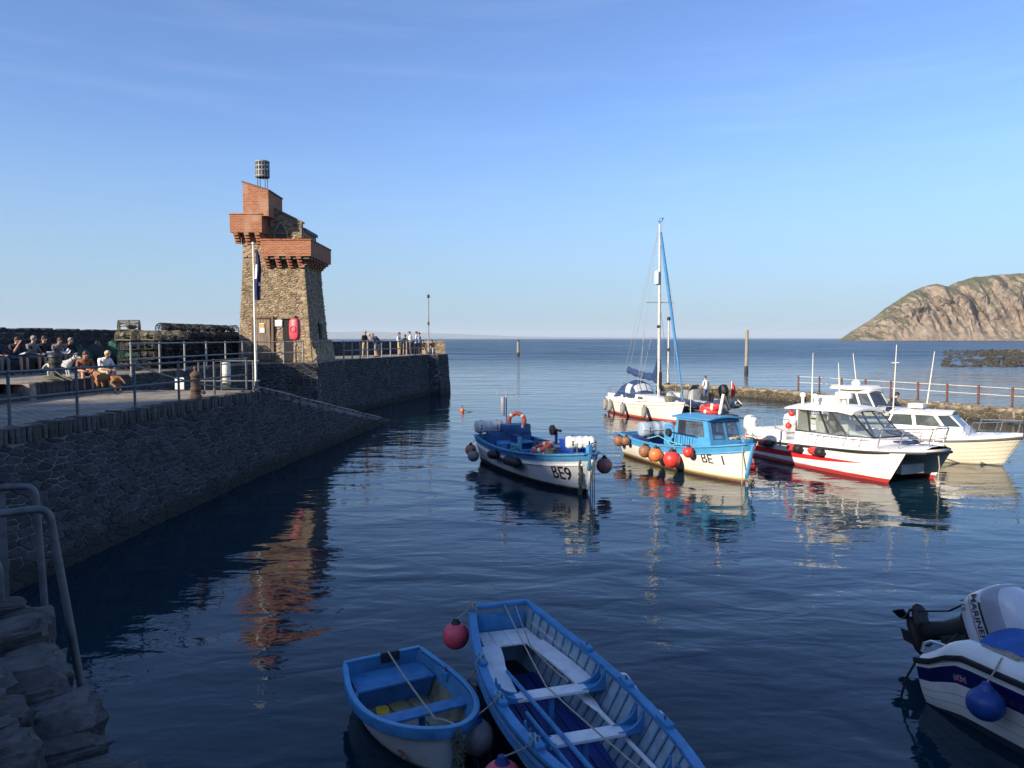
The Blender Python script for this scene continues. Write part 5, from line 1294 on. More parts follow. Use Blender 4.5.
for x, y in ((-7.2, 61.35), (-6.5, 61.75)):
    mb = MB(); mb.box((x, y, ZU + .19), (.42, .42, .38)); mb.v = [(a + rnd.uniform(-.03, .03), b + rnd.uniform(-.03, .03), c) for a, b, c in mb.v]
    tag(mb.build('seat_block', M['tower_stone'], bevel=.03), 'stone block serving as a seat under the light pole' if x < -7 else 'stone block serving as a seat by the end parapet', 'stone block')

def dog(label, loc, rz, fur, s=1.0):
    t = thing('dog', label, 'dog', loc, rz); t.scale = (s,) * 3
    J = []; E = []; Rr = []
    def j(p, r): J.append(V(p)); Rr.append(r); return len(J) - 1
    ru = j((-.33, 0, .52), (.10, .11)); be = j((-.08, 0, .50), (.105, .11)); cs = j((.22, 0, .49), (.13, .155)); sh = j((.33, 0, .56), (.11, .12)); nk = j((.46, 0, .68), .085)
    hd = j((.56, 0, .76), (.085, .085)); mz = j((.66, 0, .735), .05); ns = j((.75, 0, .725), .038)
    for a, b in ((ru, be), (be, cs), (cs, sh), (sh, nk), (nk, hd), (hd, mz), (mz, ns)): E.append((a, b))
    t1 = j((-.46, 0, .50), .035); t2 = j((-.58, 0, .40), .03); t3 = j((-.64, 0, .30), .015)
    for a, b in ((ru, t1), (t1, t2), (t2, t3)): E.append((a, b))
    for y in (-.1, .1):
        h = j((-.33, y, .42), .085); kn = j((-.24, y * 1.1, .32), .06); ho = j((-.41, y * 1.1, .20), .032); pa = j((-.38, y * 1.1, .04), .028); to = j((-.32, y * 1.1, .025), .03)
        for a, b in ((ru, h), (h, kn), (kn, ho), (ho, pa), (pa, to)): E.append((a, b))
        f = j((.27, y, .38), .065); el = j((.24, y * 1.05, .28), .042); wr = j((.27, y * 1.05, .13), .03); p2 = j((.27, y * 1.05, .04), .028); t_ = j((.33, y * 1.05, .025), .03)
        for a, b in ((cs, f), (f, el), (el, wr), (wr, p2), (p2, t_)): E.append((a, b))
    me = grow(J, E, Rr, 1, 2); me.materials.append(fur)
    for p in me.polygons: p.use_smooth = True
    link('body', me, t)
    for y in (-1, 1):
        mb = MB(); mb.ball((.52, y * .085, .77), (.035, .014, .07), 8, 5, rot=Matrix.Rotation(y * -.3, 3, 'X')); mb.build('ear', fur, t, smooth=True)
        mb = MB(); mb.ball((.625, y * .045, .775), .012, 6, 4); mb.build('eye', M['black'], t, smooth=True)
    mb = MB(); mb.ball((.785, 0, .735), (.016, .02, .016), 8, 5); mb.build('nose', M['black'], t, smooth=True)
    mb = MB(); mb.torus((.45, 0, .66), .095, .012, 18, 6, rot=Matrix.Rotation(R(55), 3, 'Y')); mb.build('collar', M['navy'], t, smooth=True)
dog('tan brown dog standing in the sun in front of the seated couple', (-12.6, 23.3, ZL), R(168), M['fur_tan'], 1.0)
dog('white and grey dog beside the black bollard in the shade', (-14.7, 24.4, ZU), R(10), M['fur_white'], .85)
# ------------------------------------------------------------------ boats
# boat frame: x forward from the transom, y to port, z up from the waterline
class Hull:
    def __init__(s, L, B, tw, zk, zs, rake=0.5, smax=0.42, p=2.2, q=0.8, e0=0.40, e1=0.75, trake=0.0):
        s.L, s.B, s.tw, s.zk, s.zs, s.rake, s.smax, s.p, s.q, s.e0, s.e1, s.trake = L, B, tw, zk, zs, rake, smax, p, q, e0, e1, trake
    def half(s, u):
        if u < s.smax: return s.tw / 2 + (s.B - s.tw) / 2 * math.sin(math.pi / 2 * u / s.smax)
        k = (u - s.smax) / (1 - s.smax); return s.B / 2 * max(0, 1 - k ** s.p) ** s.q
    def sheer(s, u):
        a, b, c = s.zs; return a * (1 - u) * (1 - 2 * u) + 4 * b * u * (1 - u) + c * u * (2 * u - 1)
    def keel(s, u):
        k = max(0, (u - .7) / .3); return s.zk * (1 - .35 * k * k)
    def pt(s, u, t, side=1, off=0.0):
        e = lerp(s.e0, s.e1, u ** 2.0); w = t ** e
        z = lerp(s.keel(u), s.sheer(u), t)
        x = u * (s.L - s.rake * (1 - t)) - s.trake * (1 - u) * t * 0 + s.trake * (1 - u) * (1 - t)
        return V((x, side * (s.half(u) * w + off), z))
    def us(s, n): return [1 - (1 - i / n) ** 1.25 for i in range(n + 1)]
    def rail(s, side, off=0.0, dz=0.0, u0=0.0, u1=1.0, n=28, t=1.0):
        out = []
        for i in range(n + 1):
            p = s.pt(lerp(u0, u1, 1 - (1 - i / n) ** 1.2), t, side, 0); y = max(0.0, abs(p.y) + off)
            out.append(V((p.x, side * y, p.z + dz)))
        return out
    def shell(s, mb, n=30, ts=None, rows=None, mi=0, lap=0.0):
        ts = ts or [0, .03, .08, .15, .25, .35, .45, .55, .65, .75, .85, .93, 1]
        us = s.us(n)
        for side in (1, -1):
            if lap:                                         # clinker: each strake laps over the one below
                for k in range(len(ts) - 1):
                    row = [[s.pt(u, ts[k], side, lap if ts[k] > 0 else 0) for u in us], [s.pt(u, ts[k + 1], side, 0.0) for u in us]]
                    mb.grid(row, rows(k) if rows else mi)
                    if k + 1 < len(ts) - 1: mb.grid([[s.pt(u, ts[k + 1], side, 0.0) for u in us], [s.pt(u, ts[k + 1], side, lap) for u in us]], rows(k) if rows else mi)
            else:
                for k in range(len(ts) - 1):
                    mb.grid([[s.pt(u, ts[k], side) for u in us], [s.pt(u, ts[k + 1], side) for u in us]], rows(k) if rows else mi)
        for k in range(len(ts) - 1):
            a, b = s.pt(0, ts[k], 1), s.pt(0, ts[k + 1], 1)
            mb.add([a, b, V((b.x, -b.y, b.z)), V((a.x, -a.y, a.z))], [(0, 1, 2, 3)], rows(k) if rows else mi)
        return mb
    def inner(s, mb, th=0.03, floor=0.0, n=26, mi=0, u1=0.97, ztop=None):
        """inside skin of an open boat, down to the floor level"""
        us = [lerp(0.0, u1, i / n) for i in range(n + 1)]
        for side in (1, -1):
            rows = []
            for k in range(9):
                row = []
                for u in us:
                    zf = floor; tf = (zf - s.keel(u)) / (s.sheer(u) - s.keel(u)); t = lerp(max(0.02, tf), 1.0, k / 8)
                    p = s.pt(u, t, side); y = max(0, abs(p.y) - th); row.append(V((p.x + (th if u == 0 else 0), side * y, p.z - (.002 if k == 8 else 0))))
                rows.append(row)
            mb.grid(rows, mi)
        r0 = []
        for k in range(9):
            tf = max(.02, (floor - s.keel(0)) / (s.sheer(0) - s.keel(0))); t = lerp(tf, 1, k / 8); p = s.pt(0, t, 1); y = abs(p.y) - th
            r0.append([V((p.x + th, y, p.z)), V((p.x + th, -y, p.z))])
        mb.grid(r0, mi)
        return mb
    def deck(s, mb, u0, u1, dz=0.0, inset=0.0, camber=0.04, n=18, mi=0, t=1.0):
        rows = []
        for i in range(n + 1):
            u = lerp(u0, u1, 1 - (1 - i / n) ** 1.2); p = s.pt(u, t, 1); y = max(0.0, abs(p.y) - inset)
            rows.append([V((p.x, y * f, p.z + dz + camber * (1 - f * f) * min(1, y / .4))) for f in (1, .8, .5, .2, 0, -.2, -.5, -.8, -1)])
        return mb.grid(rows, mi)
    def flat(s, mb, u0, u1, z, inset=0.0, n=18, mi=0):
        rows = []
        for i in range(n + 1):
            u = lerp(u0, u1, i / n); t = max(.02, min(1, (z - s.keel(u)) / (s.sheer(u) - s.keel(u)))); p = s.pt(u, t, 1); y = max(0.0, abs(p.y) - inset)
            rows.append([V((p.x, y * f, z)) for f in (1, .5, 0, -.5, -1)])
        return mb.grid(rows, mi)
    def width_at(s, x, z):
        u = x / s.L
        for _ in range(6):
            t = max(.02, min(1, (z - s.keel(u)) / (s.sheer(u) - s.keel(u)))); u = min(1, x / (s.L - s.rake * (1 - t)))
        return abs(s.pt(u, t, 1).y)

def gunwale(h, parent, w, hgt, m_, off=0.0, dz=0.0, u1=0.995, name='gunwale', transom=True, t=1.0, u0=0.0):
    mb = MB()
    pts = h.rail(-1, off, dz, u0, u1, t=t) + list(reversed(h.rail(1, off, dz, u0, u1, t=t)))
    if transom: pts = [V((pts[0].x, 0, pts[0].z))] + pts + [V((pts[-1].x, 0, pts[-1].z))]
    prof = [(-w / 2, -hgt / 2), (w / 2, -hgt / 2), (w / 2, hgt / 2), (-w / 2, hgt / 2)]
    mb.sweep(pts, prof); return mb.build(name, m_, parent, bevel=min(w, hgt) * .18)

def text_mesh(txt, size, shear=0.0, bold=0.0):
    cu = bpy.data.curves.new('lettering', 'FONT'); cu.body = txt; cu.size = size; cu.shear = shear; cu.offset = bold; cu.resolution_u = 3; cu.align_x = 'LEFT'
    ob = bpy.data.objects.new('lettering', cu); col.objects.link(ob)
    dg = bpy.context.evaluated_depsgraph_get(); dg.update()
    me = bpy.data.meshes.new_from_object(ob.evaluated_get(dg)); bpy.data.objects.remove(ob)
    return me
def hull_text(h, parent, txt, size, x0, z0, m_, side=-1, off=0.012, slope=0.0, shear=0.0, bold=0.0, sx=1.0, name='lettering'):
    me = text_mesh(txt, size, shear, bold)
    for v in me.vertices:
        x = x0 + v.co.x * sx * (1 if side < 0 else -1); z = z0 + v.co.y + slope * v.co.x
        v.co = V((x, side * (h.width_at(x, z) + off), z))
    me.materials.append(m_); return link(name, me, parent)

def ball_fender(parent_label, loc, r, m_, line_to=None, group=None, squash=1.0, dark=None):
    t = thing('ball_fender', parent_label, 'fender', loc, 0, group)
    mb = MB(); mb.lathe([(r * math.sin(a) * (1 if a < 2 else 1 + .02), -r * squash * math.cos(a)) for a in [math.pi * (.02 + .86 * k / 11) for k in range(12)]], n=18); mb.build('ball', m_, t, smooth=True)
    mb = MB(); mb.lathe([(r * .42, r * .84), (r * .36, r * 1.0), (r * .24, r * 1.12), (r * .22, r * 1.25), (r * .1, r * 1.3)], n=12); mb.build('eye_cap', dark or M['black'], t, smooth=True)
    if line_to is not None:
        mb = MB(); a = V((0, 0, r * 1.2)); b = V(line_to) - V(loc); mb.tube([a, a.lerp(b, .5) + V((.01, 0, 0)), b], .009, 5); mb.build('lanyard', M['rope'], t, smooth=True)
    return t
def tube_fender(label, loc, L, r, m_, rz=0.0, tilt=0.0, line_to=None, group=None, ends=None):
    """cylindrical fender; hangs vertical when tilt = 0, lies along heading rz when tilt = 90 deg"""
    t = thing('tube_fender', label, 'fender', loc, 0, group)
    rot = Matrix.Rotation(rz, 3, 'Z') @ Matrix.Rotation(tilt, 3, 'Y')
    mb = MB(); mb.lathe([(r * .35, -L / 2), (r * .8, -L / 2 + r * .3), (r, -L / 2 + r * .8), (r, L / 2 - r * .8), (r * .8, L / 2 - r * .3), (r * .35, L / 2)], n=14, rot=rot); mb.build('sleeve', m_, t, smooth=True)
    for k in (-1, 1): mb = MB(); mb.lathe([(r * .3, L / 2 - .01), (r * .26, L / 2 + .05), (r * .1, L / 2 + .07)] if k > 0 else [(r * .1, -L / 2 - .07), (r * .26, -L / 2 - .05), (r * .3, -L / 2 + .01)], n=8, rot=rot); mb.build('end_eye', ends or M['black'], t, smooth=True)
    if line_to is not None:
        mb = MB(); a = rot @ V((0, 0, L / 2 + .04)); b = V(line_to) - V(loc); mb.tube([a, b], .008, 5); mb.build('lanyard', M['rope'], t, smooth=True)
    return t
def life_ring(parent, name, label, loc, rot, R0=.30, r=.07, m_=None):
    t = thing(name, label, 'lifebuoy', loc, 0); t.rotation_euler = rot
    mb = MB(); mb.torus((0, 0, 0), R0, r, 28, 10); mb.build('ring', m_ or M['red_dim'], t, smooth=True)
    for k in range(4):
        mb = MB(); a = math.pi / 4 + k * math.pi / 2; c = V((R0 * math.cos(a), R0 * math.sin(a), 0)); tg = V((-math.sin(a), math.cos(a), 0))
        mb.tube([c - tg * .04, c + tg * .04], r * 1.06, 10); mb.build('band', M['white_fender'], t, smooth=True)
    return t
def T(root):
    """boat frame -> world"""
    mw = Matrix.Translation(root.location) @ Matrix.Rotation(root.rotation_euler.z, 4, 'Z')
    return lambda x, y, z: mw @ V((x, y, z))

# ---- 1. small dinghy, bottom centre-left
def small_dinghy():
    root = thing('dinghy', 'small white dinghy with blue rim and blue seats moored at bottom centre', 'dinghy', (-1.6, 9.08, 0), heading(.48, -.877)); W = T(root)
    h = Hull(2.2, 1.24, 0.96, -.22, (.47, .42, .58), rake=.22, smax=.42, p=2.0, q=.62, e0=.28, e1=.5)
    mb = MB(); h.shell(mb); mb.build('hull', band_mat('dinghy_hull', [(-.5, (.07, .09, .07)), (.03, (.30, .32, .26)), (.06, (.66, .67, .65))], .5, .10), root, smooth=True)
    mb = MB(); h.inner(mb, .03, .06, u1=.985, mi=0)
    for i, f in enumerate(mb.f):
        z = sum(mb.v[k][2] for k in f) / len(f); x = sum(mb.v[k][0] for k in f) / len(f)
        mb.m[i] = 0 if z > .24 else 1
    mb.build('inner_skin', [mat('dinghy_inside_blue', (.05, .19, .36), .55, .25, 4, wear=((.17, .22, .24), .6, 5)), M['bilge']], root, smooth=True)
    mb = MB(); h.flat(mb, 0.0, .94, .065, .02); mb.build('floor', M['bilge'], root)
    gunwale(h, root, .045, .10, M['blue'], .012, -.035)
    gunwale(h, root, .06, .018, M['blue_light'], -.002, .022, name='gunwale_cap')
    # stern locker
    w = h.width_at(.22, .32) - .035
    mb = MB(); mb.hexa([(.035, -w * .97, .30), (.50, -w * 1.02, .30), (.50, w * 1.02, .30), (.035, w * .97, .30)], [(.035, -w * .97, .33), (.50, -w * 1.02, .33), (.50, w * 1.02, .33), (.035, w * .97, .33)]); mb.build('stern_seat', M['blue'], root, bevel=.006)
    mb = MB(); mb.hexa([(.44, -w * .86, .06), (.47, -w * .86, .06), (.47, w * .86, .06), (.44, w * .86, .06)], [(.46, -w * 1.0, .298), (.49, -w * 1.0, .298), (.49, w * 1.0, .298), (.46, w * 1.0, .298)]); mb.build('locker_front', mat('locker_blue', (.03, .12, .27), .55, .2, 5), root)
    w = h.width_at(1.28, .34) - .03
    mb = MB(); mb.box((1.28, 0, .335), (.20, 2 * w, .028)); mb.build('thwart', M['blue'], root, bevel=.006)
    mb = MB(); mb.box((1.28, 0, .19), (.05, .06, .26)); mb.build('thwart_post', mat('locker_blue', (.03, .12, .27)), root, bevel=.006)
    for s_ in (1, -1):
        u = .30; p = h.pt(u, 1, s_); mb = MB(); mb.box(p + V((0, -s_ * .05, -.05)), (.13, .05, .10)); mb.build('oarlock_block', M['blue'], root, bevel=.01)
        mb = MB(); mb.tube([p + V((0, -s_ * .05, 0)), p + V((0, -s_ * .05, .06))], .012, 6); mb.build('oarlock', M['galv'], root, smooth=True)
    mb = MB(); mb.box((.03, .08, .46), (.05, .24, .12)); mb.build('motor_pad', M['black'], root, bevel=.01)
    mb = MB(); mb.hexa([(2.02, -.12, .50), (2.2, -.03, .53), (2.2, .03, .53), (2.02, .12, .50)], [(2.02, -.12, .53), (2.2, -.03, .56), (2.2, .03, .56), (2.02, .12, .53)]); mb.build('breasthook', M['blue'], root, bevel=.006)
    mb = MB(); mb.box((.75, .1, .09), (.06, 1.2, .02)); 
    mb = MB()
    for i in range(3): mb.box((1.0, -.25 + i * .25, .08), (1.3, .2, .016))
    mb.build('floorboards', M['bilge'], root, bevel=.004)
    # things in and on it
    o = thing('dinghy_oar', 'short yellow oar blade lying on the wet dinghy floor', 'oar', W(.56, -.22, .12), root.rotation_euler.z + R(-10))
    mb = MB(); mb.loft([[V((x, -w_, 0)), V((x, w_, 0)), V((x, w_, .018)), V((x, -w_, .018))] for x, w_ in ((0, .05), (.05, .075), (.25, .07), (.42, .03))]); mb.build('blade', M['yellow'], o, bevel=.004)
    mb = MB(); mb.tube([(.40, 0, .012), (1.15, .04, .03)], .02, 8); mb.build('shaft', M['wood'], o, smooth=True)
    o = MB(); P_ = rope_path(W(.05, .05, .53), W(1.62, .02, .40), .02, 8) + rope_path(W(1.62, .02, .40), W(2.2, 0, .60), -.02, 6)[1:]
    o.tube(P_, .012, 6); tag(o.build('mooring_line', M['rope'], smooth=True), 'pale mooring line stretched over the small dinghy from stern to bow', 'rope')
    o = MB(); r2 = random.Random(4)
    for k in range(4):
        P_ = [W(2.22 + .05 * math.sin(i * 1.3 + k) + .006 * i, .04 * math.cos(i * 1.7 + k * 2), .58 - .05 * i) for i in range(10)]; o.tube(P_, .017, 6)
    for i in range(7): o.torus(W(2.25 + .02 * i, .02 * math.sin(i), .5 - .06 * i), .03, .012, 10, 5, rot=Matrix.Rotation(i * 1.1, 3, 'X') @ Matrix.Rotation(i * .7, 3, 'Y'))
    tag(o.build('chain_bundle', M['rope_green'], smooth=True), 'weedy knotted chain and rope hanging over the small dinghy bow', 'chain')
    mb = MB(); 
    for k in range(14): mb.tube([W(1.55 + r2.uniform(-.15, .15), r2.uniform(-.2, .2), .09 + r2.uniform(0, .03)) for _ in range(4)], .012, 5)
    tag(mb.build('rope_tangle', M['rope_green'], smooth=True), 'dark tangle of rope on the dinghy floor forward of its seat', 'rope')
    o = thing('green_bucket', 'dark green bucket lying under the small dinghy seat', 'bucket', W(1.5, .32, .17), 0)
    mb = MB(); mb.lathe([(.06, 0), (.08, .01), (.10, .2), (.108, .2), (.108, .22), (.095, .21), (.075, .03), (.01, .02)], n=16, rot=Matrix.Rotation(R(80), 3, 'X')); mb.build('pail', mat('green_plastic', (.02, .07, .06), .5, .2, 5), o, smooth=True)
small_dinghy()

# ---- 2. clinker rowing boat, bottom centre
def rowing_boat():
    root = thing('rowing_boat', 'larger blue and white clinker rowing boat with white thwarts at bottom centre', 'rowing boat', (-.17, 10.0, 0), heading(.298, -.955)); W = T(root)
    h = Hull(5.3, 1.43, .78, -.28, (.78, .66, .92), rake=.5, smax=.46, p=2.1, q=.72, e0=.36, e1=.6)
    ts = [0, .1, .22, .34, .45, .55, .65, .74, .83, .92, 1]
    mb = MB(); h.shell(mb, 34, ts, rows=lambda k: 2 if k < 4 else (1 if k in (8,) else 0), lap=.012)
    mb.build('hull', [M['blue'], mat('buff_strake', (.45, .38, .30), .6, .2, 6), mat('gig_bottom', (.05, .10, .16), .6, .3, 5)], root)
    mb = MB(); h.inner(mb, .02, -.02, u1=.985); mb.build('inner_skin', mat('gig_inside', (.26, .36, .42), .65, .2, 6, wear=((.13, .2, .25), .62, 6)), root, smooth=True)
    mb = MB(); h.flat(mb, 0.0, .95, -.01, .02); mb.build('bottom', M['blue_deep'], root)
    gunwale(h, root, .10, .05, M['blue'], -.005, .012)
    gunwale(h, root, .03, .045, mat('rub_strake', (.09, .24, .42), .5, .2, 6), .035, -.07, name='rubbing_strake')
    gunwale(h, root, .025, .05, M['blue'], .03, -.15, name='rubbing_strake')
    gunwale(h, root, .03, .035, M['plank_grey'], -.055, -.17, name='inner_stringer', transom=False, u0=.03, u1=.96)
    gunwale(h, root, .03, .03, M['plank_grey'], -.10, -.36, name='inner_stringer', transom=False, u0=.05, u1=.93)
    # ribs
    for k in range(25):
        u = .045 + k * .0365
        for s_ in (1, -1):
            P_ = []
            for j_ in range(9):
                t = lerp(.32, .985, j_ / 8); p = h.pt(u, t, s_); P_.append(V((p.x, s_ * max(.01, abs(p.y) - .032), p.z)))
            mb = MB(); mb.tube(P_, .014, 4, flat=.8); mb.build('rib', mat('rib_paint', (.12, .22, .32), .65, .2, 6), root)
    # floorboards, each a plank
    for i in range(7):
        y = -.42 + i * .14; L_ = 4.1 - abs(i - 3) * .28
        mb = MB(); mb.box((.55 + L_ / 2, y, .035 + rnd.uniform(-.003, .003)), (L_, .128, .02)); mb.build('floorboard', M['blue_deep'], root, bevel=.004)
    # horseshoe stern bench from planks: a cross plank row and two side benches
    zb = .46
    for i in range(4):
        y0 = -.42 + i * .21
        x1 = .62 if i in (1, 2) else .86
        wmax = h.width_at(.3, zb) - .04
        a, b = (max(-wmax, y0), min(wmax, y0 + .2))
        mb = MB(); mb.hexa([(.14, a * .92, zb), (x1, a * (1.0 if i else 1.12), zb), (x1, b * (1.0 if i < 3 else 1.12), zb), (.14, b * .92, zb)], [(.14, a * .92, zb + .026), (x1, a * (1.0 if i else 1.12), zb + .026), (x1, b * (1.0 if i < 3 else 1.12), zb + .026), (.14, b * .92, zb + .026)])
        mb.build('bench_plank', M['white_paint'], root, bevel=.005)
    for s_ in (1, -1):
        out, inn = [], []
        for i in range(14):
            x = lerp(.6, 1.92, i / 13); wv = h.width_at(x, zb) - .045; k = i / 13
            iw = lerp(.18, wv - .24, min(1, k * 2.2) ** .5); out.append(V((x, s_ * wv, zb + .001))); inn.append(V((x, s_ * iw, zb + .001)))
        mb = MB(); mb.grid([out, inn]); mb.grid([[p + V((0, 0, .026)) for p in out], [p + V((0, 0, .026)) for p in inn]]); mb.grid([inn, [p + V((0, 0, .026)) for p in inn]])
        mb.add([out[-1], inn[-1], inn[-1] + V((0, 0, .026)), out[-1] + V((0, 0, .026))], [(0, 1, 2, 3)])
        mb.build('side_bench', M['white_paint'], root)
    mb = MB(); mb.box((.1, 0, .58), (.03, .66, .26)); mb.build('back_board', M['blue'], root, bevel=.008)
    # thwarts: white middle, blue ends and curved knees
    for x in (2.02, 2.98, 3.95):
        w = h.width_at(x, .50) - .03; wm = w * .66
        mb = MB(); mb.box((x, 0, .492), (.19, 2 * wm, .034)); mb.build('thwart', M['white_paint'], root, bevel=.006)
        for s_ in (1, -1):
            mb = MB(); mb.box((x, s_ * (wm + w) / 2, .49), (.19, w - wm - .002, .034)); mb.build('thwart_end', M['blue'], root, bevel=.006)
            for dx in (-.075, .075):
                mb = MB(); pr = []
                for i in range(8):
                    a = math.pi / 2 * i / 7; pr.append((w - .02 - .26 * (1 - math.sin(a)), .51 + .20 * (1 - math.cos(a))))
                P_ = [(w - .005, .705), (w - .005, .51)]
                poly = [(y, z) for y, z in pr] + P_
                mb.hexa([(x + dx - .014, s_ * y, z) for y, z in poly], [(x + dx + .014, s_ * y, z) for y, z in poly]); mb.build('knee', M['blue'], root)
        mb = MB(); mb.box((x, 0, .25), (.06, .06, .44)); mb.build('thwart_post', M['blue'], root, bevel=.006)
    for (x, s_) in ((1.5, -1), (2.45, -1), (3.4, -1), (1.5, 1), (2.45, 1), (3.4, 1)):
        p = V((x, s_ * (h.width_at(x, .68) - .01), h.sheer(x / 5.3) + .06)); mb = MB(); mb.box(p, (.22, .09, .045)); mb.build('oarlock_pad', M['blue'], root, bevel=.012)
        mb = MB(); mb.tube([p, p + V((0, 0, .06))], .012, 6); mb.build('thole_pin', M['galv'], root, smooth=True)
    mb = MB(); mb.hexa([(4.75, -.22, .84), (5.2, -.04, .90), (5.2, .04, .90), (4.75, .22, .84)], [(4.75, -.22, .87), (5.2, -.04, .93), (5.2, .04, .93), (4.75, .22, .87)]); mb.build('breasthook', M['blue'], root, bevel=.006)
    # oars and lines lying in the boat
    def oar(name, label, a, b, m1, m2, blade_at_a=True):
        a, b = V(a), V(b); o = thing(name, label, 'oar', a); d = (b - a); L_ = d.length; d.normalize(); sd = d.cross(V((0, 0, 1))).normalized(); up = sd.cross(d)
        mb = MB(); mb.tube([d * .6, d * L_], [.026, .022], 8); mb.build('loom', m1, o, smooth=True)
        mb = MB(); mb.loft([[d * x - sd * w_, d * x - up * .012, d * x + sd * w_, d * x + up * .012] for x, w_ in ((0, .05), (.04, .075), (.35, .07), (.62, .026))]); mb.build('blade', m1, o)
        mb = MB(); mb.tube([d * (L_ - .02), d * (L_ + .16)], .019, 8); mb.build('grip', m2, o, smooth=True)
    oar('white_oar', 'white oar lying along the far side of the rowing boat with yellow grip', W(1.75, .42, .36), W(3.72, .46, .42), M['white_paint'], M['yellow'])
    oar('blue_spar_oar', 'blue spar lying lengthwise across the thwarts of the rowing boat', W(4.7, -.14, .56), W(1.62, -.33, .535), M['blue'], M['blue'])
    oar('second_blue_oar', 'second blue oar low along the near side of the rowing boat', W(4.9, -.30, .55), W(2.6, -.42, .535), M['blue'], M['blue'])
    for lab, a, m_, b, s_ in (('long pale line stretched the length of the rowing boat', (.08, .05, .80), (2.0, -.05, .56), (5.2, .0, 1.0), .02), ('second thin line running from the rowing boat stern over its bench', (.1, .2, .78), (.8, .18, .5), (1.9, .25, .53), .02)):
        mb = MB(); P_ = rope_path(W(*a), W(*m_), s_, 8) + rope_path(W(*m_), W(*b), s_, 10)[1:]; mb.tube(P_, .009, 5); tag(mb.build('mooring_line', M['rope'], smooth=True), lab, 'rope')
    for i, (x, s_) in enumerate(((.12, -1), (1.5, -1), (2.45, -1), (3.4, -1))):
        mb = MB(); c = W(x, s_ * (h.width_at(max(.05, x), .70)), h.sheer(x / 5.3) + .05)
        for k in range(4): mb.torus(c + V((0, .01 * k, .01 * k)), .05 + .008 * k, .009, 12, 5, rot=Matrix.Rotation(1.1 + k * .6, 3, 'X') @ Matrix.Rotation(k * .8, 3, 'Y'))
        tag(mb.build('rope_hitch', M['rope_blue'] if i else M['rope'], smooth=True), ('pale rope hitch at the stern corner above the red ball fender', 'rope hitch on the near rail just below the red ball', 'rope hitch on the near rail above the grey ball fender', 'rope hitch on the near rail above the pink ball fender')[i], 'rope')
    ball_fender('bright red ball fender hanging at the rowing boat stern corner', W(.22, -.66, .52), .175, M['pink'], W(.1, -.42, .84))
    ball_fender('grey-white ball fender between the dinghy and the rowing boat', W(2.3, -.93, .28), .185, M['grey_ball'], W(2.45, -.74, .74), dark=M['blue_deep'])
    ball_fender('pink-red ball fender at the bottom edge beside the rowing boat', W(3.25, -.93, .36), .19, M['pink'], W(3.4, -.74, .74), dark=M['blue_deep'])
    ball_fender('dull red ball fender low between dinghy and rowing boat', W(1.15, -.74, .14), .15, M['red_dim'], W(1.5, -.66, .74))
    rz = root.rotation_euler.z
    for i, (x, L_, lab) in enumerate(((1.15, .42, 'slim pale fender on the far side near the rowing boat stern'), (2.35, .5, 'white tube fender on the far side at the first thwart'), (3.25, .55, 'white tube fender on the far side between the thwarts'), (4.5, .5, 'grey-white tube fender on the far side near the bottom edge'))):
        y = h.width_at(x, .55) + .09; tube_fender(lab, W(x, y, .60), L_, .075 if i else .05, M['white_fender'], rz - .08 - .06 * i, R(90), None, 'white tube fenders on the rowing boat')
rowing_boat()

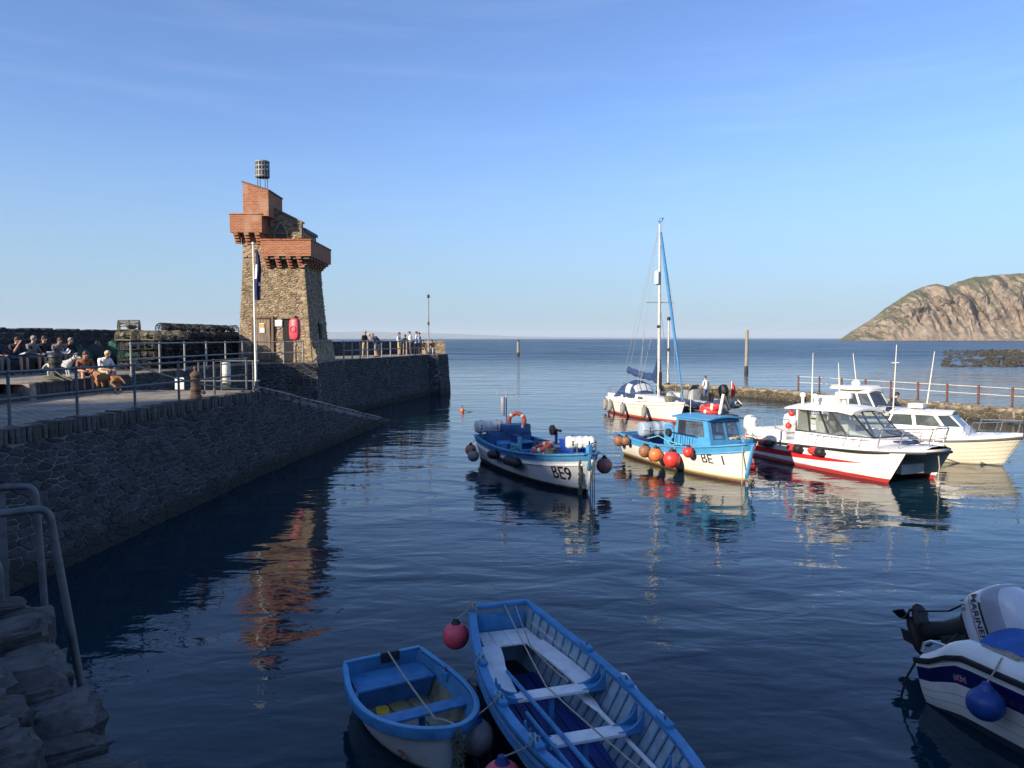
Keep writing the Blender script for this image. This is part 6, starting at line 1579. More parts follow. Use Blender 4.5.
# ---- 3. sports boat at bottom right
def sports_boat():
    root = thing('sports_boat', 'white sports boat with navy stripe and silver outboard at bottom right', 'motor boat', (5.72, 9.05, 0), heading(.30, -.954)); W = T(root)
    h = Hull(5.2, 2.0, 1.86, -.25, (.58, .70, .95), rake=.9, smax=.35, p=2.3, q=.75, e0=.20, e1=.5)
    def sh_(u): k = min(1, u / .13); return .56 + .27 * k * k * (3 - 2 * k) + .20 * u
    h.sheer = sh_
    ts = [0, .2, .32, .44, .448, .56, .568, .68, .70, .90, .92, .97, 1]
    mb = MB(); h.shell(mb, 34, ts, rows=lambda k: {0: 2, 1: 2, 3: 3, 5: 3, 8: 1, 7: 0}.get(k, 0))
    mb.m = [1 if m_ == 1 else m_ for m_ in mb.m]
    mb.build('hull', [M['white'], M['navy'], mat('sports_bottom', (.03, .05, .06), .5, .3, 5), mat('grey_line', (.30, .31, .33), .5, .1, 5)], root, smooth=True)
    gunwale(h, root, .05, .06, M['black'], .012, 0.0, name='rub_rail')
    # rounded white moulding above the rub rail
    mb = MB(); rows = []
    prof = [(.0, .02), (-.01, .07), (-.04, .13), (-.10, .17), (-.18, .18), (-.24, .16), (-.26, .08), (-.26, -.1)]
    for s_ in (1, -1):
        rows = []
        for i in range(31):
            u = lerp(0, .97, 1 - (1 - i / 30) ** 1.2); p = h.pt(u, 1, s_); drop = max(0, 1 - p.x / .45) ** 1.5 * .12
            rows.append([V((p.x, s_ * max(0, abs(p.y) + a), p.z + b - (drop if b > 0 else 0) * min(1, b / .1))) for a, b in prof])
        mb.grid(rows)
    mb.build('side_moulding', M['white'], root, smooth=True, angle=70)
    mb = MB(); h.flat(mb, .0, .93, .2, .05); mb.build('cockpit_floor', M['grey'], root)
    mb = MB(); h.deck(mb, .66, .985, .14, .2, .05); mb.build('foredeck', M['white'], root, smooth=True)
    mb = MB(); mb.hexa([(.32, -.74, .3), (.36, -.74, .3), (.36, .74, .3), (.32, .74, .3)], [(.32, -.78, .66), (.36, -.78, .66), (.36, .78, .66), (.32, .78, .66)]); mb.build('splashwell', M['white'], root)
    mb = MB(); mb.box((.17, 0, .42), (.34, 1.7, .04)); mb.build('motor_well', M['white'], root, bevel=.01)
    # grab rail on the stern quarter
    for s_ in (-1, 1):
        mb = MB(); P_ = [V((.02, s_ * .86, .66)), V((.03, s_ * .84, .76)), V((.12, s_ * .83, .82)), V((.30, s_ * .82, .84)), V((.42, s_ * .82, .82)), V((.46, s_ * .83, .74))]; mb.tube(P_, .016, 8); mb.build('grab_rail', M['steel'], root, smooth=True)
    # emblem and lettering on the stripe
    z = lambda x: lerp(h.keel(x / 5.2), h.sheer(x / 5.2), .735)
    hull_text(h, root, 'WARRIOR 175', .085, .80, z(.8) + .01, mat('dim_letters', (.10, .11, .20), .4, .1, 5), -1, .006, slope=.04, sx=1.25)
    def flag_patch(x0, w_, hh):
        f = MB(); 
        def q(u, v): x = x0 + u * w_; zz = z(x) + .0 + v * hh; return V((x, -(h.width_at(x, zz) + .005), zz))
        def strip(a, b, c, d, mi): f.add([q(*a), q(*b), q(*c), q(*d)], [(0, 1, 2, 3)], mi)
        for a, b in (((0, 0), (1, 1)), ((0, 1), (1, 0))):
            d = .12; strip((a[0], a[1] - d if a[1] else d), (b[0], b[1] - d if b[1] else d), (b[0], b[1]), (a[0], a[1]), 0)
        def q2(u, v): p = q(u, v); return p + V((0, -.004, 0))
        for a, b, c, d in (((.36, 0), (.64, 0), (.64, 1), (.36, 1)), ((0, .33), (1, .33), (1, .67), (0, .67))): f.add([q2(*a), q2(*b), q2(*c), q2(*d)], [(0, 1, 2, 3)], 0)
        def q3(u, v): p = q(u, v); return p + V((0, -.008, 0))
        for a, b, c, d in (((.43, 0), (.57, 0), (.57, 1), (.43, 1)), ((0, .42), (1, .42), (1, .58), (0, .58))): f.add([q3(*a), q3(*b), q3(*c), q3(*d)], [(0, 1, 2, 3)], 1)
        f.build('flag_emblem', [mat('flag_white', (.5, .45, .5), .5, .1, 5), mat('flag_red', (.40, .03, .06), .5, .1, 5)], root)
    flag_patch(.52, .17, .085)
    # draped blue cover (tonneau) over the cockpit
    mb = MB(); rows = []
    for i in range(33):
        k = i / 32; x = lerp(.62, 3.75, k); row = []
        wv = h.half(x / 5.2) - .12
        for j_ in range(21):
            f = -1 + j_ / 10; ht = .20 + .20 * (1 - abs(f) ** 1.6) * min(1, k * 3 + .25) + .25 * max(0, k - .55)
            zz = h.sheer(x / 5.2) + .0 + ht * (1 - abs(f) ** 5) + .055 * fbm(x * 2.2, f * 1.7, 3, 4) + .03 * math.sin(x * 5 + f * 4) * (1 - abs(f))
            row.append(V((x, f * wv, zz if abs(f) < .99 else h.sheer(x / 5.2) + .155)))
        rows.append(row)
    mb.grid(rows); cv = mb.build('cockpit_cover', M['cover'], root, smooth=True, angle=80)
    md = cv.modifiers.new('cloth', 'SOLIDIFY'); md.thickness = .012
    mb = MB(); mb.tube([W(.75, -.80, 1.03), W(.95, -.86, 1.05), W(1.3, -.84, 1.08), W(1.1, -.8, 1.07), W(.8, -.84, 1.04), W(1.25, -.88, 1.06)], .014, 6)
    tag(mb.build('rope_bundle', M['rope'], smooth=True), 'bundle of light rope on the sports boat side deck above the blue ball', 'rope')
    ball_fender('dark blue ball fender hanging on the sports boat side', W(1.12, -1.15, .58), .185, M['blue_ball'], W(1.1, -.92, 1.04), squash=.92, dark=M['blue_ball'])
    mb = MB(); mb.tube([W(-.02, -.9, .52), W(-.10, -.95, .3), W(-.14, -.98, .05), W(-.12, -.96, -.2)], .014, 6)
    tag(mb.build('stern_line', M['black'], smooth=True), 'black stern line hanging from the sports boat into the water', 'rope')
    # tilted outboard
    o = thing('outboard_motor', 'large silver outboard motor tilted up on the sports boat transom', 'outboard motor', W(-.05, 0, .70), root.rotation_euler.z); o.scale = (1.12,) * 3
    tilt = Matrix.Rotation(R(66), 3, 'Y')        # leg swings aft and up, head tips forward
    def q(p): return tilt @ V(p)
    def sec(z, rx, ry, xo, n=20, e=.62):
        return [q((xo + rx * math.copysign(abs(math.cos(a)) ** e, math.cos(a)), ry * math.copysign(abs(math.sin(a)) ** e, math.sin(a)), z)) for a in [2 * math.pi * k / n for k in range(n)]]
    mb = MB(); mb.loft([sec(.10, .20, .15, -.12), sec(.14, .27, .19, -.13), sec(.24, .31, .215, -.15), sec(.45, .33, .225, -.17), sec(.60, .32, .22, -.18), sec(.70, .28, .20, -.18), sec(.78, .20, .16, -.17), sec(.82, .09, .08, -.15)]); mb.build('cowling', M['silver'], o, smooth=True, angle=50)
    mb = MB(); mb.loft([sec(.46, .335, .235, -.165), sec(.485, .342, .238, -.17), sec(.63, .33, .232, -.18), sec(.655, .315, .22, -.18)]); mb.build('cowl_band', M['silver_dark'], o, smooth=True)
    mb = MB(); mb.loft([sec(.02, .17, .12, -.10), sec(.10, .21, .155, -.12)]); mb.build('cowl_skirt', M['black'], o, smooth=True)
    mb = MB(); mb.loft([sec(-.65, .10, .05, -.10, 14, 1), sec(-.3, .11, .07, -.09, 14, 1), sec(.03, .15, .11, -.10, 14, 1)]); mb.build('midsection', M['black'], o, smooth=True)
    mb = MB(); mb.loft([sec(-.64, .25, .11, -.17, 14, .8), sec(-.66, .25, .11, -.17, 14, .8)]); mb.build('cavitation_plate', M['black'], o)
    mb = MB(); mb.loft([[q((x, r_ * math.cos(a), -.80 + r_ * math.sin(a))) for a in [2 * math.pi * k / 12 for k in range(12)]] for x, r_ in ((.16, .015), (.10, .05), (0, .07), (-.18, .065), (-.28, .05))]); mb.build('gearcase', M['black'], o, smooth=True)
    mb = MB(); mb.hexa([q((-.18, -.03, -.66)), q((.04, -.03, -.66)), q((.04, .03, -.66)), q((-.18, .03, -.66))], [q((-.2, -.02, -.8)), q((.06, -.02, -.8)), q((.06, .02, -.8)), q((-.2, .02, -.8))]); mb.hexa([q((-.1, -.012, -.84)), q((.06, -.012, -.84)), q((.06, .012, -.84)), q((-.1, .012, -.84))], [q((-.16, -.008, -1.0)), q((-.02, -.008, -1.0)), q((-.02, .008, -1.0)), q((-.16, .008, -1.0))]); mb.build('skeg', M['black'], o)
    for k in range(3):
        mb = MB(); a = 2 * math.pi * k / 3 + .4; rows = []
        for i in range(6):
            r_ = .05 + .15 * i / 5; row = []
            for j_ in range(5):
                b = a + (j_ - 2) * .26 * math.sin(math.pi * (i + 1.2) / 7.4); row.append(q((-.32 + (j_ - 2) * .025, r_ * math.cos(b), -.80 + r_ * math.sin(b))))
            rows.append(row)
        mb.grid(rows); bl = mb.build('propeller_blade', M['black'], o, smooth=True); md = bl.modifiers.new('t', 'SOLIDIFY'); md.thickness = .012
    mb = MB(); mb.box(q((.06, 0, -.12)), (.2, .3, .36), tilt); mb.box(q((.10, 0, .02)), (.16, .22, .12), tilt); mb.build('bracket', M['black'], o, bevel=.02)
    for y in (-.13, .13): mb = MB(); mb.tube([q((.12, y, -.35)), q((-.05, y, -.02))], .028, 8); mb.build('tilt_ram', M['iron'], o, smooth=True)
    # lettering on the side of the cowling (runs up the tilted cowl)
    def cowl_text(txt, size, x0, z0, m_, along_x=True, sx=1.0):
        me = text_mesh(txt, size, bold=.0015)
        for v in me.vertices:
            x, zc = x0 + v.co.x * sx, z0 + v.co.y
            dx = min(.98, abs((x + .165) / .325)); y = -.222 * max(.05, (1 - dx ** 3.2)) ** (1 / 3.2) - .014
            v.co = q((x, y, zc))
        me.materials.append(m_); link('lettering', me, o)
    cowl_text('MARINER', .10, -.455, .335, mat('cowl_letters', (.03, .035, .05), .4, .1, 5), sx=1.18)
    cowl_text('115', .075, -.42, .20, mat('cowl_letters', (.03, .035, .05), .4, .1, 5), sx=1.2)
    mb = MB(); mb.loft([[q((x, -.215 * max(.05, (1 - min(.98, abs((x + .165) / .325)) ** 3.2)) ** (1 / 3.2) - .012, zz)) for zz in (.30, .308)] for x in [-.47 + .03 * i for i in range(20)]], closed=False); mb.build('pinstripe', mat('pin_red', (.35, .04, .06), .4, .1, 5), o)
    mb = MB(); mb.loft([[q((x, -.222 * max(.05, (1 - min(.98, abs((x + .165) / .325)) ** 3.2)) ** (1 / 3.2) - .016, zz)) for zz in (.425, .45)] for x in [-.36 + .03 * i for i in range(13)]], closed=False); mb.build('air_slot', M['black'], o)
    mb = MB(); mb.tube([q((-.42, -.10, .40)), q((-.30, -.1, -.1)), q((-.33, -.02, -.62))], .012, 5); mb.build('hose', M['black'], o, smooth=True)
sports_boat()
# ---- 4. blue fishing boat BE9
def wpanel(mb, pts, th, mi=0):
    """flat panel from 3+ coplanar points, thickened along its normal"""
    pts = [V(p) for p in pts]; n = (pts[1] - pts[0]).cross(pts[2] - pts[0]).normalized(); mb.hexa([p - n * th / 2 for p in pts], [p + n * th / 2 for p in pts], mi)
def frame_window(root, pts, frame_m, glass_m, fw=.05, proud=.02, name='window', gname='pane'):
    """window opening given by 4 corners (counter-clockwise from outside): frame bars + pane as sub-part"""
    pts = [V(p) for p in pts]; n = (pts[1] - pts[0]).cross(pts[-1] - pts[0]).normalized(); c = sum(pts, V()) / len(pts)
    mb = MB(); inn = [p + (c - p).normalized() * fw * 1.3 for p in pts]; m = len(pts)
    for i in range(m):
        j = (i + 1) % m; a, b, c2, d = pts[i], pts[j], inn[j], inn[i]
        mb.hexa([p - n * .01 for p in (a, b, c2, d)], [p + n * proud for p in (a, b, c2, d)])
    w = mb.build(name, frame_m, root)
    mb = MB(); mb.hexa([p - n * .002 for p in inn], [p + n * .008 for p in inn]); mb.build(gname, glass_m, w)
    return w
def canister(name, label, cat, loc, rz, L, r, m_, strap=True):
    """life-raft canister: two moulded half shells with a flange, straps and a cradle"""
    t = thing(name, label, cat, loc, rz); rings = []
    def sec(x, k, lo): return [V((x, r * k * math.copysign(abs(math.cos(a)) ** .7, math.cos(a)), r * 1.02 + r * k * .82 * math.copysign(abs(math.sin(a)) ** .8, math.sin(a)))) for a in ([math.pi * i / 10 for i in range(11)] if not lo else [math.pi + math.pi * i / 10 for i in range(11)])]
    xs = [(-L / 2, .72), (-L / 2 + .03, .9), (-L / 2 + .09, 1), (-L * .2, 1), (-L * .18, .95), (-L * .06, .95), (-L * .04, 1), (L * .04, 1), (L * .06, .95), (L * .18, .95), (L * .2, 1), (L / 2 - .09, 1), (L / 2 - .03, .9), (L / 2, .72)]
    for lo, nm in ((False, 'upper_shell'), (True, 'lower_shell')):
        mb = MB(); mb.loft([sec(x, k, lo) for x, k in xs]); mb.build(nm, m_, t, smooth=True, angle=40)
    mb = MB(); mb.box((0, 0, r * 1.02), (L * .97, r * 2.1, .025)); mb.build('flange', m_, t, bevel=.008)
    if strap:
        for x in (-L * .28, L * .28):
            mb = MB(); mb.loft([[V((x + dx, (r + .012) * math.cos(a), r * 1.02 + (r * .86 + .0) * math.sin(a))) for a in [2 * math.pi * i / 20 for i in range(20)]] for dx in (-.02, .02)]); mb.build('strap', M['black'], t, smooth=True)
    mb = MB(); 
    for x in (-L * .3, L * .3): mb.box((x, 0, .06), (.06, r * 1.6, .12))
    mb.build('cradle', M['galv'], t)
    return t
def fishing_boat_be9():
    root = thing('fishing_boat', 'blue and white open fishing boat lettered BE9 in shade, bow toward viewer', 'fishing boat', (-.55, 27.1, 0), heading(.405, -.914)); W = T(root); rz = root.rotation_euler.z
    h = Hull(6.85, 2.25, 1.75, -.45, (.92, .86, 1.16), rake=.35, smax=.45, p=2.3, q=.60, e0=.30, e1=.5)
    mb = MB(); h.shell(mb, 36, [0, .1, .2, .3, .4, .5, .6, .70, .78, .80, .87, 1], rows=lambda k: 1 if k == 8 else (2 if k >= 10 else 0))
    mb.build('hull', [band_mat('be9_hull', [(-.5, (.012, .012, .014)), (.14, (.30, .31, .28)), (.165, (.62, .64, .64))], .5, .11), mat('cream_strake', (.55, .53, .46), .5, .2, 6), M['blue']], root, smooth=True)
    mb = MB(); h.inner(mb, .06, .25, u1=.97); mb.build('bulwark_inside', M['blue'], root, smooth=True)
    mb = MB(); h.flat(mb, 0, .96, .45, .05); mb.build('deck', mat('blue_deck', (.05, .16, .30), .6, .25, 4, wear=((.12, .2, .27), .62, 6)), root)
    gunwale(h, root, .13, .05, M['blue'], -.01, .02, u1=.985)
    gunwale(h, root, .04, .06, M['white_paint'], .015, 0, u1=.985, name='rubbing_band', t=.80)
    # raised foredeck
    mb = MB(); h.deck(mb, .66, .975, -.10, .05, .06); mb.build('foredeck', M['blue'], root, smooth=True)
    mb = MB(); w = h.width_at(4.5, .7) - .07; mb.box((4.50, 0, .66), (.05, 2 * w, .44)); mb.build('foredeck_bulkhead', M['blue'], root)
    # stem post and towing post
    mb = MB(); mb.box((6.72, 0, 1.05), (.16, .14, .72)); mb.build('stem_post', M['blue'], root, bevel=.02)
    mb = MB(); mb.tube([h.pt(.999, t, 1) + V((.03, 0, 0)) for t in (.3, .5, .7, .9)], .05, 8); mb.build('stem', M['white_paint'], root, smooth=True)
    # aft: engine box, seat lockers and console
    mb = MB(); mb.box((1.75, 0, .66), (1.2, 1.1, .46)); mb.build('engine_box', M['blue'], root, bevel=.03)
    mb = MB(); mb.box((.95, .05, .78), (.62, 1.5, .70)); mb.build('stern_locker', mat('deep_mid_blue', (.02, .085, .22), .5, .2, 5), root, bevel=.03)
    mb = MB(); mb.box((1.05, .25, 1.24), (.62, .95, .32)); mb.build('console', mat('deep_mid_blue', (.02, .085, .22)), root, bevel=.03)
    mb = MB(); mb.box((1.05, .25, 1.405), (.5, .9, .02)); mb.build('console_lid', M['blue'], root, bevel=.008)
    mb = MB(); mb.hexa([(2.2, -.95, .92), (2.6, -.95, .92), (2.6, .3, .92), (2.2, .3, .92)], [(2.2, -.95, .97), (2.6, -.95, .97), (2.6, .3, .97), (2.2, .3, .97)]); mb.build('sorting_table', M['blue'], root, bevel=.01)
    for y in (-.9, .25): mb = MB(); mb.box((2.4, y, .68), (.06, .06, .47)); mb.build('table_leg', M['blue'], root)
    for x in (2.9, 4.05): mb = MB(); wv = h.width_at(x, .8) - .06; mb.box((x, 0, .74), (.28, 2 * wv, .05)); mb.build('thwart', M['blue'], root, bevel=.01)
    # pot hauler on a post
    mb = MB(); mb.tube([(3.3, .72, .45), (3.3, .72, 1.42)], .05, 10); mb.tube([(3.42, .62, .45), (3.34, .70, 1.3)], .03, 8); mb.build('hauler_post', M['blue_deep'], root, smooth=True)
    mb = MB(); mb.lathe([(.05, -.02), (.17, -.04), (.17, -.015), (.09, 0), (.17, .015), (.17, .04), (.05, .06)], (3.3, .58, 1.42), 16, Matrix.Rotation(R(90), 3, 'X')); mb.tube([(3.1, .72, 1.42), (3.62, .72, 1.42)], .045, 8); mb.build('pot_hauler', M['iron'], root, smooth=True)
    # mast with crosstree and reflector
    mb = MB(); mb.tube([(.75, .05, 1.1), (.75, .05, 2.4)], .022, 8); mb.build('mast', M['grey'], root, smooth=True)
    mb = MB(); mb.tube([(.75, -.30, 2.56), (.75, -.30, 2.42), (.75, .40, 2.42), (.75, .40, 2.56)], .016, 6); mb.tube([(.75, .05, 2.36), (.75, .05, 2.6)], .02, 6); mb.build('crosstree', M['grey'], root, smooth=True)
    mb = MB(); mb.tube([(.75, -.08, 1.68), (.75, -.08, 2.34)], .075, 10); mb.build('radar_reflector', M['silver_dark'], root, smooth=True)
    # bow rail with stanchions, chains
    mb = MB()
    for x, s_ in ((6.1, 1), (6.35, 1), (6.6, .5), (6.35, -.4)):
        y = s_ * h.width_at(x, 1.0) * .9; mb.tube([(x, y, 1.0), (x, y, 1.42)], .018, 6)
    mb.tube([(6.1, h.width_at(6.1, 1.0) * .9, 1.42), (6.35, h.width_at(6.35, 1.0) * .9, 1.42), (6.6, .1, 1.42)], .015, 6); mb.build('bow_rail', M['galv'], root, smooth=True)
    mb = MB(); mb.box((6.15, 0, 1.06), (.5, .06, .1)); mb.build('fairlead', M['galv'], root, bevel=.01)
    # number
    hull_text(h, root, 'BE9', .54, 5.68, .36, M['black'], -1, .014, bold=.006, sx=.80)
    hull_text(h, root, 'BE9', .54, 6.35, .34, M['black'], 1, .014, bold=.006, sx=.92)
    # deck gear, each its own thing
    canister('life_raft', 'grey-white life raft canister at the stern of the blue BE9 boat', 'life raft', W(.5, -.52, 1.02), rz + R(75), 1.0, .27, M['white_fender'])
    canister('life_raft', 'bright white life raft canister on the bow of the BE9 boat', 'life raft', W(5.98, .12, 1.16), rz + R(68), .84, .22, M['white'])
    life_ring(None, 'lifebuoy', 'faded red lifebuoy standing on the console of the BE9 boat', W(1.2, .25, 1.52), (R(82), 0, rz + R(65)), .27, .075)
    life_ring(None, 'lifebuoy', 'faded red lifebuoy lying on the foredeck of the BE9 boat', W(4.55, -.40, 1.08), (R(22), R(-6), rz), .30, .08)
    life_ring(None, 'lifebuoy', 'second red lifebuoy stacked under the first on the BE9 foredeck', W(4.53, -.38, .97), (R(16), R(-4), rz + .4), .30, .08)
    c = thing('fish_box', 'bright blue plastic fish box on the BE9 foredeck beside the white canister', 'crate', W(5.2, .30, 1.0), rz + R(8))
    mb = MB(); mb.hexa([(-.30, -.22, 0), (.30, -.22, 0), (.30, .22, 0), (-.30, .22, 0)], [(-.35, -.27, .34), (.35, -.27, .34), (.35, .27, .34), (-.35, .27, .34)]); mb.build('tub', mat('crate_blue', (.012, .06, .38), .45, .15, 5), c, bevel=.02)
    mb = MB(); mb.box((0, 0, .35), (.74, .58, .035)); mb.build('lid', mat('crate_blue', (.012, .06, .38)), c, bevel=.012)
    mb = MB(); mb.box((0, 0, .42), (.12, .1, .12)); mb.build('lid_knob', M['navy_cloth'], c, bevel=.02)
    r2 = random.Random(21)
    for lab, x, y, m_, z in (('black fish crate on the BE9 deck beside the engine box', 2.95, .45, M['black'], .77), ('grey fish crate on the BE9 thwart', 3.95, .35, M['grey'], .77), ('small dark blue crate on the BE9 sorting table', 2.38, -.3, M['blue_deep'], .975)):
        k_ = thing('fish_crate', lab, 'crate', W(x, y, z), rz + r2.uniform(-.4, .4)); a_ = .26 if 'small' not in lab else .18
        mb = MB(); mb.hexa([(-a_, -a_ * .7, 0), (a_, -a_ * .7, 0), (a_, a_ * .7, 0), (-a_, a_ * .7, 0)], [(-a_ * 1.1, -a_ * .8, .22), (a_ * 1.1, -a_ * .8, .22), (a_ * 1.1, a_ * .8, .22), (-a_ * 1.1, a_ * .8, .22)]); mb.build('tub', m_, k_, bevel=.012)
        mb = MB(); mb.sweep([(-a_ * 1.12, -a_ * .82, .22), (a_ * 1.12, -a_ * .82, .22), (a_ * 1.12, a_ * .82, .22), (-a_ * 1.12, a_ * .82, .22)], [(-.02, -.015), (.02, -.015), (.02, .015), (-.02, .015)], closed=True); mb.build('rim', m_, k_)
    for lab, x, y, z, m_ in (('dark rope coil on the BE9 foredeck', 5.3, -.5, 1.02, 'rope_green'), ('pale rope coil by the BE9 engine box', 2.2, .75, .50, 'rope')):
        mb = MB()
        for k in range(6): mb.torus(W(x + r2.uniform(-.02, .02), y + r2.uniform(-.02, .02), z + .022 * k), .17 - .012 * k, .018, 18, 6, rot=Matrix.Rotation(r2.uniform(-.1, .1), 3, 'X'))
        tag(mb.build('rope_coil', M[m_], smooth=True), lab, 'rope')
    mb = MB()
    for k in range(7): mb.tube([W(3.45 + r2.uniform(-.2, .2), -.78 + r2.uniform(-.12, .12), .95 + .3 * math.sin(i * 1.4 + k) * .3) for i in range(8)], .03, 6)
    mb.tube([W(3.55, -.72, .8), W(3.55, -.7, 1.3)], .07, 8)
    tag(mb.build('rope_coil', mat('turquoise_rope', (.16, .46, .50), .9, .3, 20, bump=.8, bscale=60), smooth=True), 'heap of turquoise rope on the near rail of the BE9 boat', 'rope')
    mb = MB()
    for k in range(9):
        c_ = W(6.6, -.22, 1.15); mb.tube([c_ + V((r2.uniform(-.05, .05), r2.uniform(-.05, .05) - .03, -.14 * i + r2.uniform(-.03, .03))) for i in range(10)], .02, 5)
    for k in range(3): mb.tube([W(6.84 + .02 * k, -.02 + .05 * k, 1.1 - .17 * i) for i in range(9)], .014, 5)
    tag(mb.build('weedy_chain', M['rope_green'], smooth=True), 'dark weedy mooring chain hanging from the BE9 bow into the water', 'chain')
    for i, (x, L_, z, lab) in enumerate(((2.55, .62, .62, 'black sausage fender near the stern on the BE9 near side'), (3.95, .95, .60, 'long black sausage fender amidships on the BE9 near side'))):
        y = -(h.width_at(x, z) + .15); tube_fender(lab, W(x, y, z), L_, .15, M['black'], rz - .06 + .1 * i, R(88 if i else 84), W(x - .3, -(h.width_at(x, .9) - .02), .95))
    ball_fender('pinkish ball fender on the far bow side of the BE9 boat', W(5.85, 1.02, .62), .24, M['orange'] if False else mat('dusty_pink', (.42, .16, .12), .6, .2, 6), W(5.8, .72, 1.1))
    ball_fender('dusty pink ball fender at the BE9 stern quarter', W(.55, -1.22, .5), .2, mat('dusty_pink', (.42, .16, .12)), W(.6, -.95, .92))
    ball_fender('pale grey ball fender beside the pink one at the BE9 stern quarter', W(1.0, -1.3, .36), .2, M['grey_ball'], W(1.05, -1.02, .9))
fishing_boat_be9()

# ---- 5. light-blue cabin boat BE 1
def cabin_boat_be1():
    root = thing('cabin_fishing_boat', 'light blue and white fishing boat with wheelhouse lettered BE 1', 'fishing boat', (4.8, 28.4, 0), heading(.375, -.927)); W = T(root); rz = root.rotation_euler.z
    h = Hull(6.45, 2.1, 1.7, -.45, (.84, .80, 1.22), rake=.38, smax=.46, p=2.4, q=.62, e0=.32, e1=.5)
    mb = MB(); h.shell(mb, 36, [0, .1, .2, .3, .4, .5, .6, .70, .78, .86, 1], rows=lambda k: 1 if k >= 9 else 0)
    mb.build('hull', [band_mat('be1_hull', [(-.5, (.09, .045, .03)), (.04, (.20, .10, .06)), (.10, (.42, .38, .12)), (.155, (.72, .70, .64))], .45, .10), M['blue_light']], root, smooth=True)
    mb = MB(); h.inner(mb, .05, .25, u1=.6); mb.build('bulwark_inside', M['blue'], root, smooth=True)
    mb = MB(); h.flat(mb, 0, .62, .36, .05); mb.build('cockpit_floor', mat('blue_floor', (.03, .10, .24), .6, .2, 5), root)
    gunwale(h, root, .11, .05, M['blue_light'], -.01, .02, u1=.985)
    gunwale(h, root, .045, .05, M['blue_light'], .018, 0, u1=.985, name='rubbing_strake', t=.86)
    mb = MB(); h.deck(mb, .56, .98, -.03, .04, .06); mb.build('foredeck', M['blue_light'], root, smooth=True)
    mb = MB(); mb.tube([h.pt(.999, t, 1) + V((.025, 0, 0)) for t in (.3, .5, .7, .9, 1.0)], .055, 8); mb.build('stem', M['blue_light'], root, smooth=True)
    mb = MB(); mb.box((6.25, 0, 1.30), (.12, .34, .1)); mb.build('bow_post', M['blue_light'], root, bevel=.02)
    # wheelhouse from flat panels with real openings
    x0, x1, zb, zt = 3.55, 5.35, .92, 1.86
    wb0, wb1, wt0, wt1 = .80, .66, .74, .60; xt0, xt1 = 3.6, 5.05
    BL = M['blue_light']
    def pane_wall(pa, pb, pc, pd, opens, nm):
        """wall quad a(bottom-left) b(bottom-right) c(top-right) d(top-left) seen from outside; opens = [(u0,u1,v0,v1)]"""
        pa, pb, pc, pd = V(pa), V(pb), V(pc), V(pd); n = (pb - pa).cross(pd - pa).normalized()
        def P_(u, v): return pa.lerp(pb, u).lerp(pd.lerp(pc, u), v)
        us = sorted({0, 1} | {o[0] for o in opens} | {o[1] for o in opens}); vs2 = sorted({0, 1} | {o[2] for o in opens} | {o[3] for o in opens})
        mb = MB()
        for i in range(len(us) - 1):
            for j_ in range(len(vs2) - 1):
                cu, cv = (us[i] + us[i + 1]) / 2, (vs2[j_] + vs2[j_ + 1]) / 2
                if any(o[0] < cu < o[1] and o[2] < cv < o[3] for o in opens): continue
                q = [P_(us[i], vs2[j_]), P_(us[i + 1], vs2[j_]), P_(us[i + 1], vs2[j_ + 1]), P_(us[i], vs2[j_ + 1])]
                mb.hexa([p - n * .035 for p in q], q)
        wl = mb.build(nm, BL, root)
        for o in opens:
            q = [P_(o[0], o[2]), P_(o[1], o[2]), P_(o[1], o[3]), P_(o[0], o[3])]
            frame_window(root, [p - n * .012 for p in q], mat('rubber_seal', (.06, .055, .05), .6, .2, 6), M['clear'], .022, .016)
        return wl
    A = lambda s_: ((x0, s_ * wb0, zb), (x1, s_ * wb1, zb + .06), (xt1, s_ * wt1, zt), (xt0, s_ * wt0, zt - .04))
    a, b, c, d = A(-1); pane_wall(a, b, c, d, [(.08, .86, .36, .90)], 'side_panel')
    a, b, c, d = A(1); pane_wall(b, a, d, c, [(.14, .92, .36, .90)], 'side_panel')
    pane_wall((x1, -wb1, zb + .06), (x1, wb1, zb + .06), (xt1, wt1, zt), (xt1, -wt1, zt), [(.10, .46, .28, .88), (.54, .90, .28, .88)], 'front_panel')
    for s_ in (-1, 1):
        mb = MB(); mb.box((xt0 - .0, s_ * .56, 1.36), (.04, .34, .92)); mb.build('rear_panel', BL, root)
    mb = MB(); rows = []
    for i in range(9):
        x = lerp(3.42, 5.22, i / 8); rows.append([V((x, y * lerp(.80, .68, i / 8), zt + .02 - .04 * (1 - i / 8) + .07 * (1 - y * y))) for y in (-1, -.6, -.2, .2, .6, 1)])
    mb.grid(rows); rf = mb.build('roof', BL, root, smooth=True); md = rf.modifiers.new('t', 'SOLIDIFY'); md.thickness = .05; md.offset = -1
    gr = MB(); 
    for x in (3.75, 4.0, 4.25, 4.5): gr.tube([(x, -.86, .98), (x, -.84, 1.28)], .012, 6)
    gr.tube([(3.5, -.86, 1.29), (4.75, -.82, 1.30)], .014, 6); gr.build('side_rail', M['navy'], root, smooth=True)
    # wheel, seat visible through the panes
    mb = MB(); mb.torus((4.75, .1, 1.18), .17, .015, 18, 6, rot=Matrix.Rotation(R(75), 3, 'Y')); mb.build('steering_wheel', M['black'], root, smooth=True)
    mb = MB(); mb.box((4.9, 0, 1.02), (.3, 1.1, .14)); mb.build('dashboard', mat('grey_dash', (.30, .28, .26), .7, .2, 5), root, bevel=.02)
    mb = MB(); mb.box((4.0, .3, .78), (.4, .5, .5)); mb.build('helm_seat', M['white_fender'], root, bevel=.04)
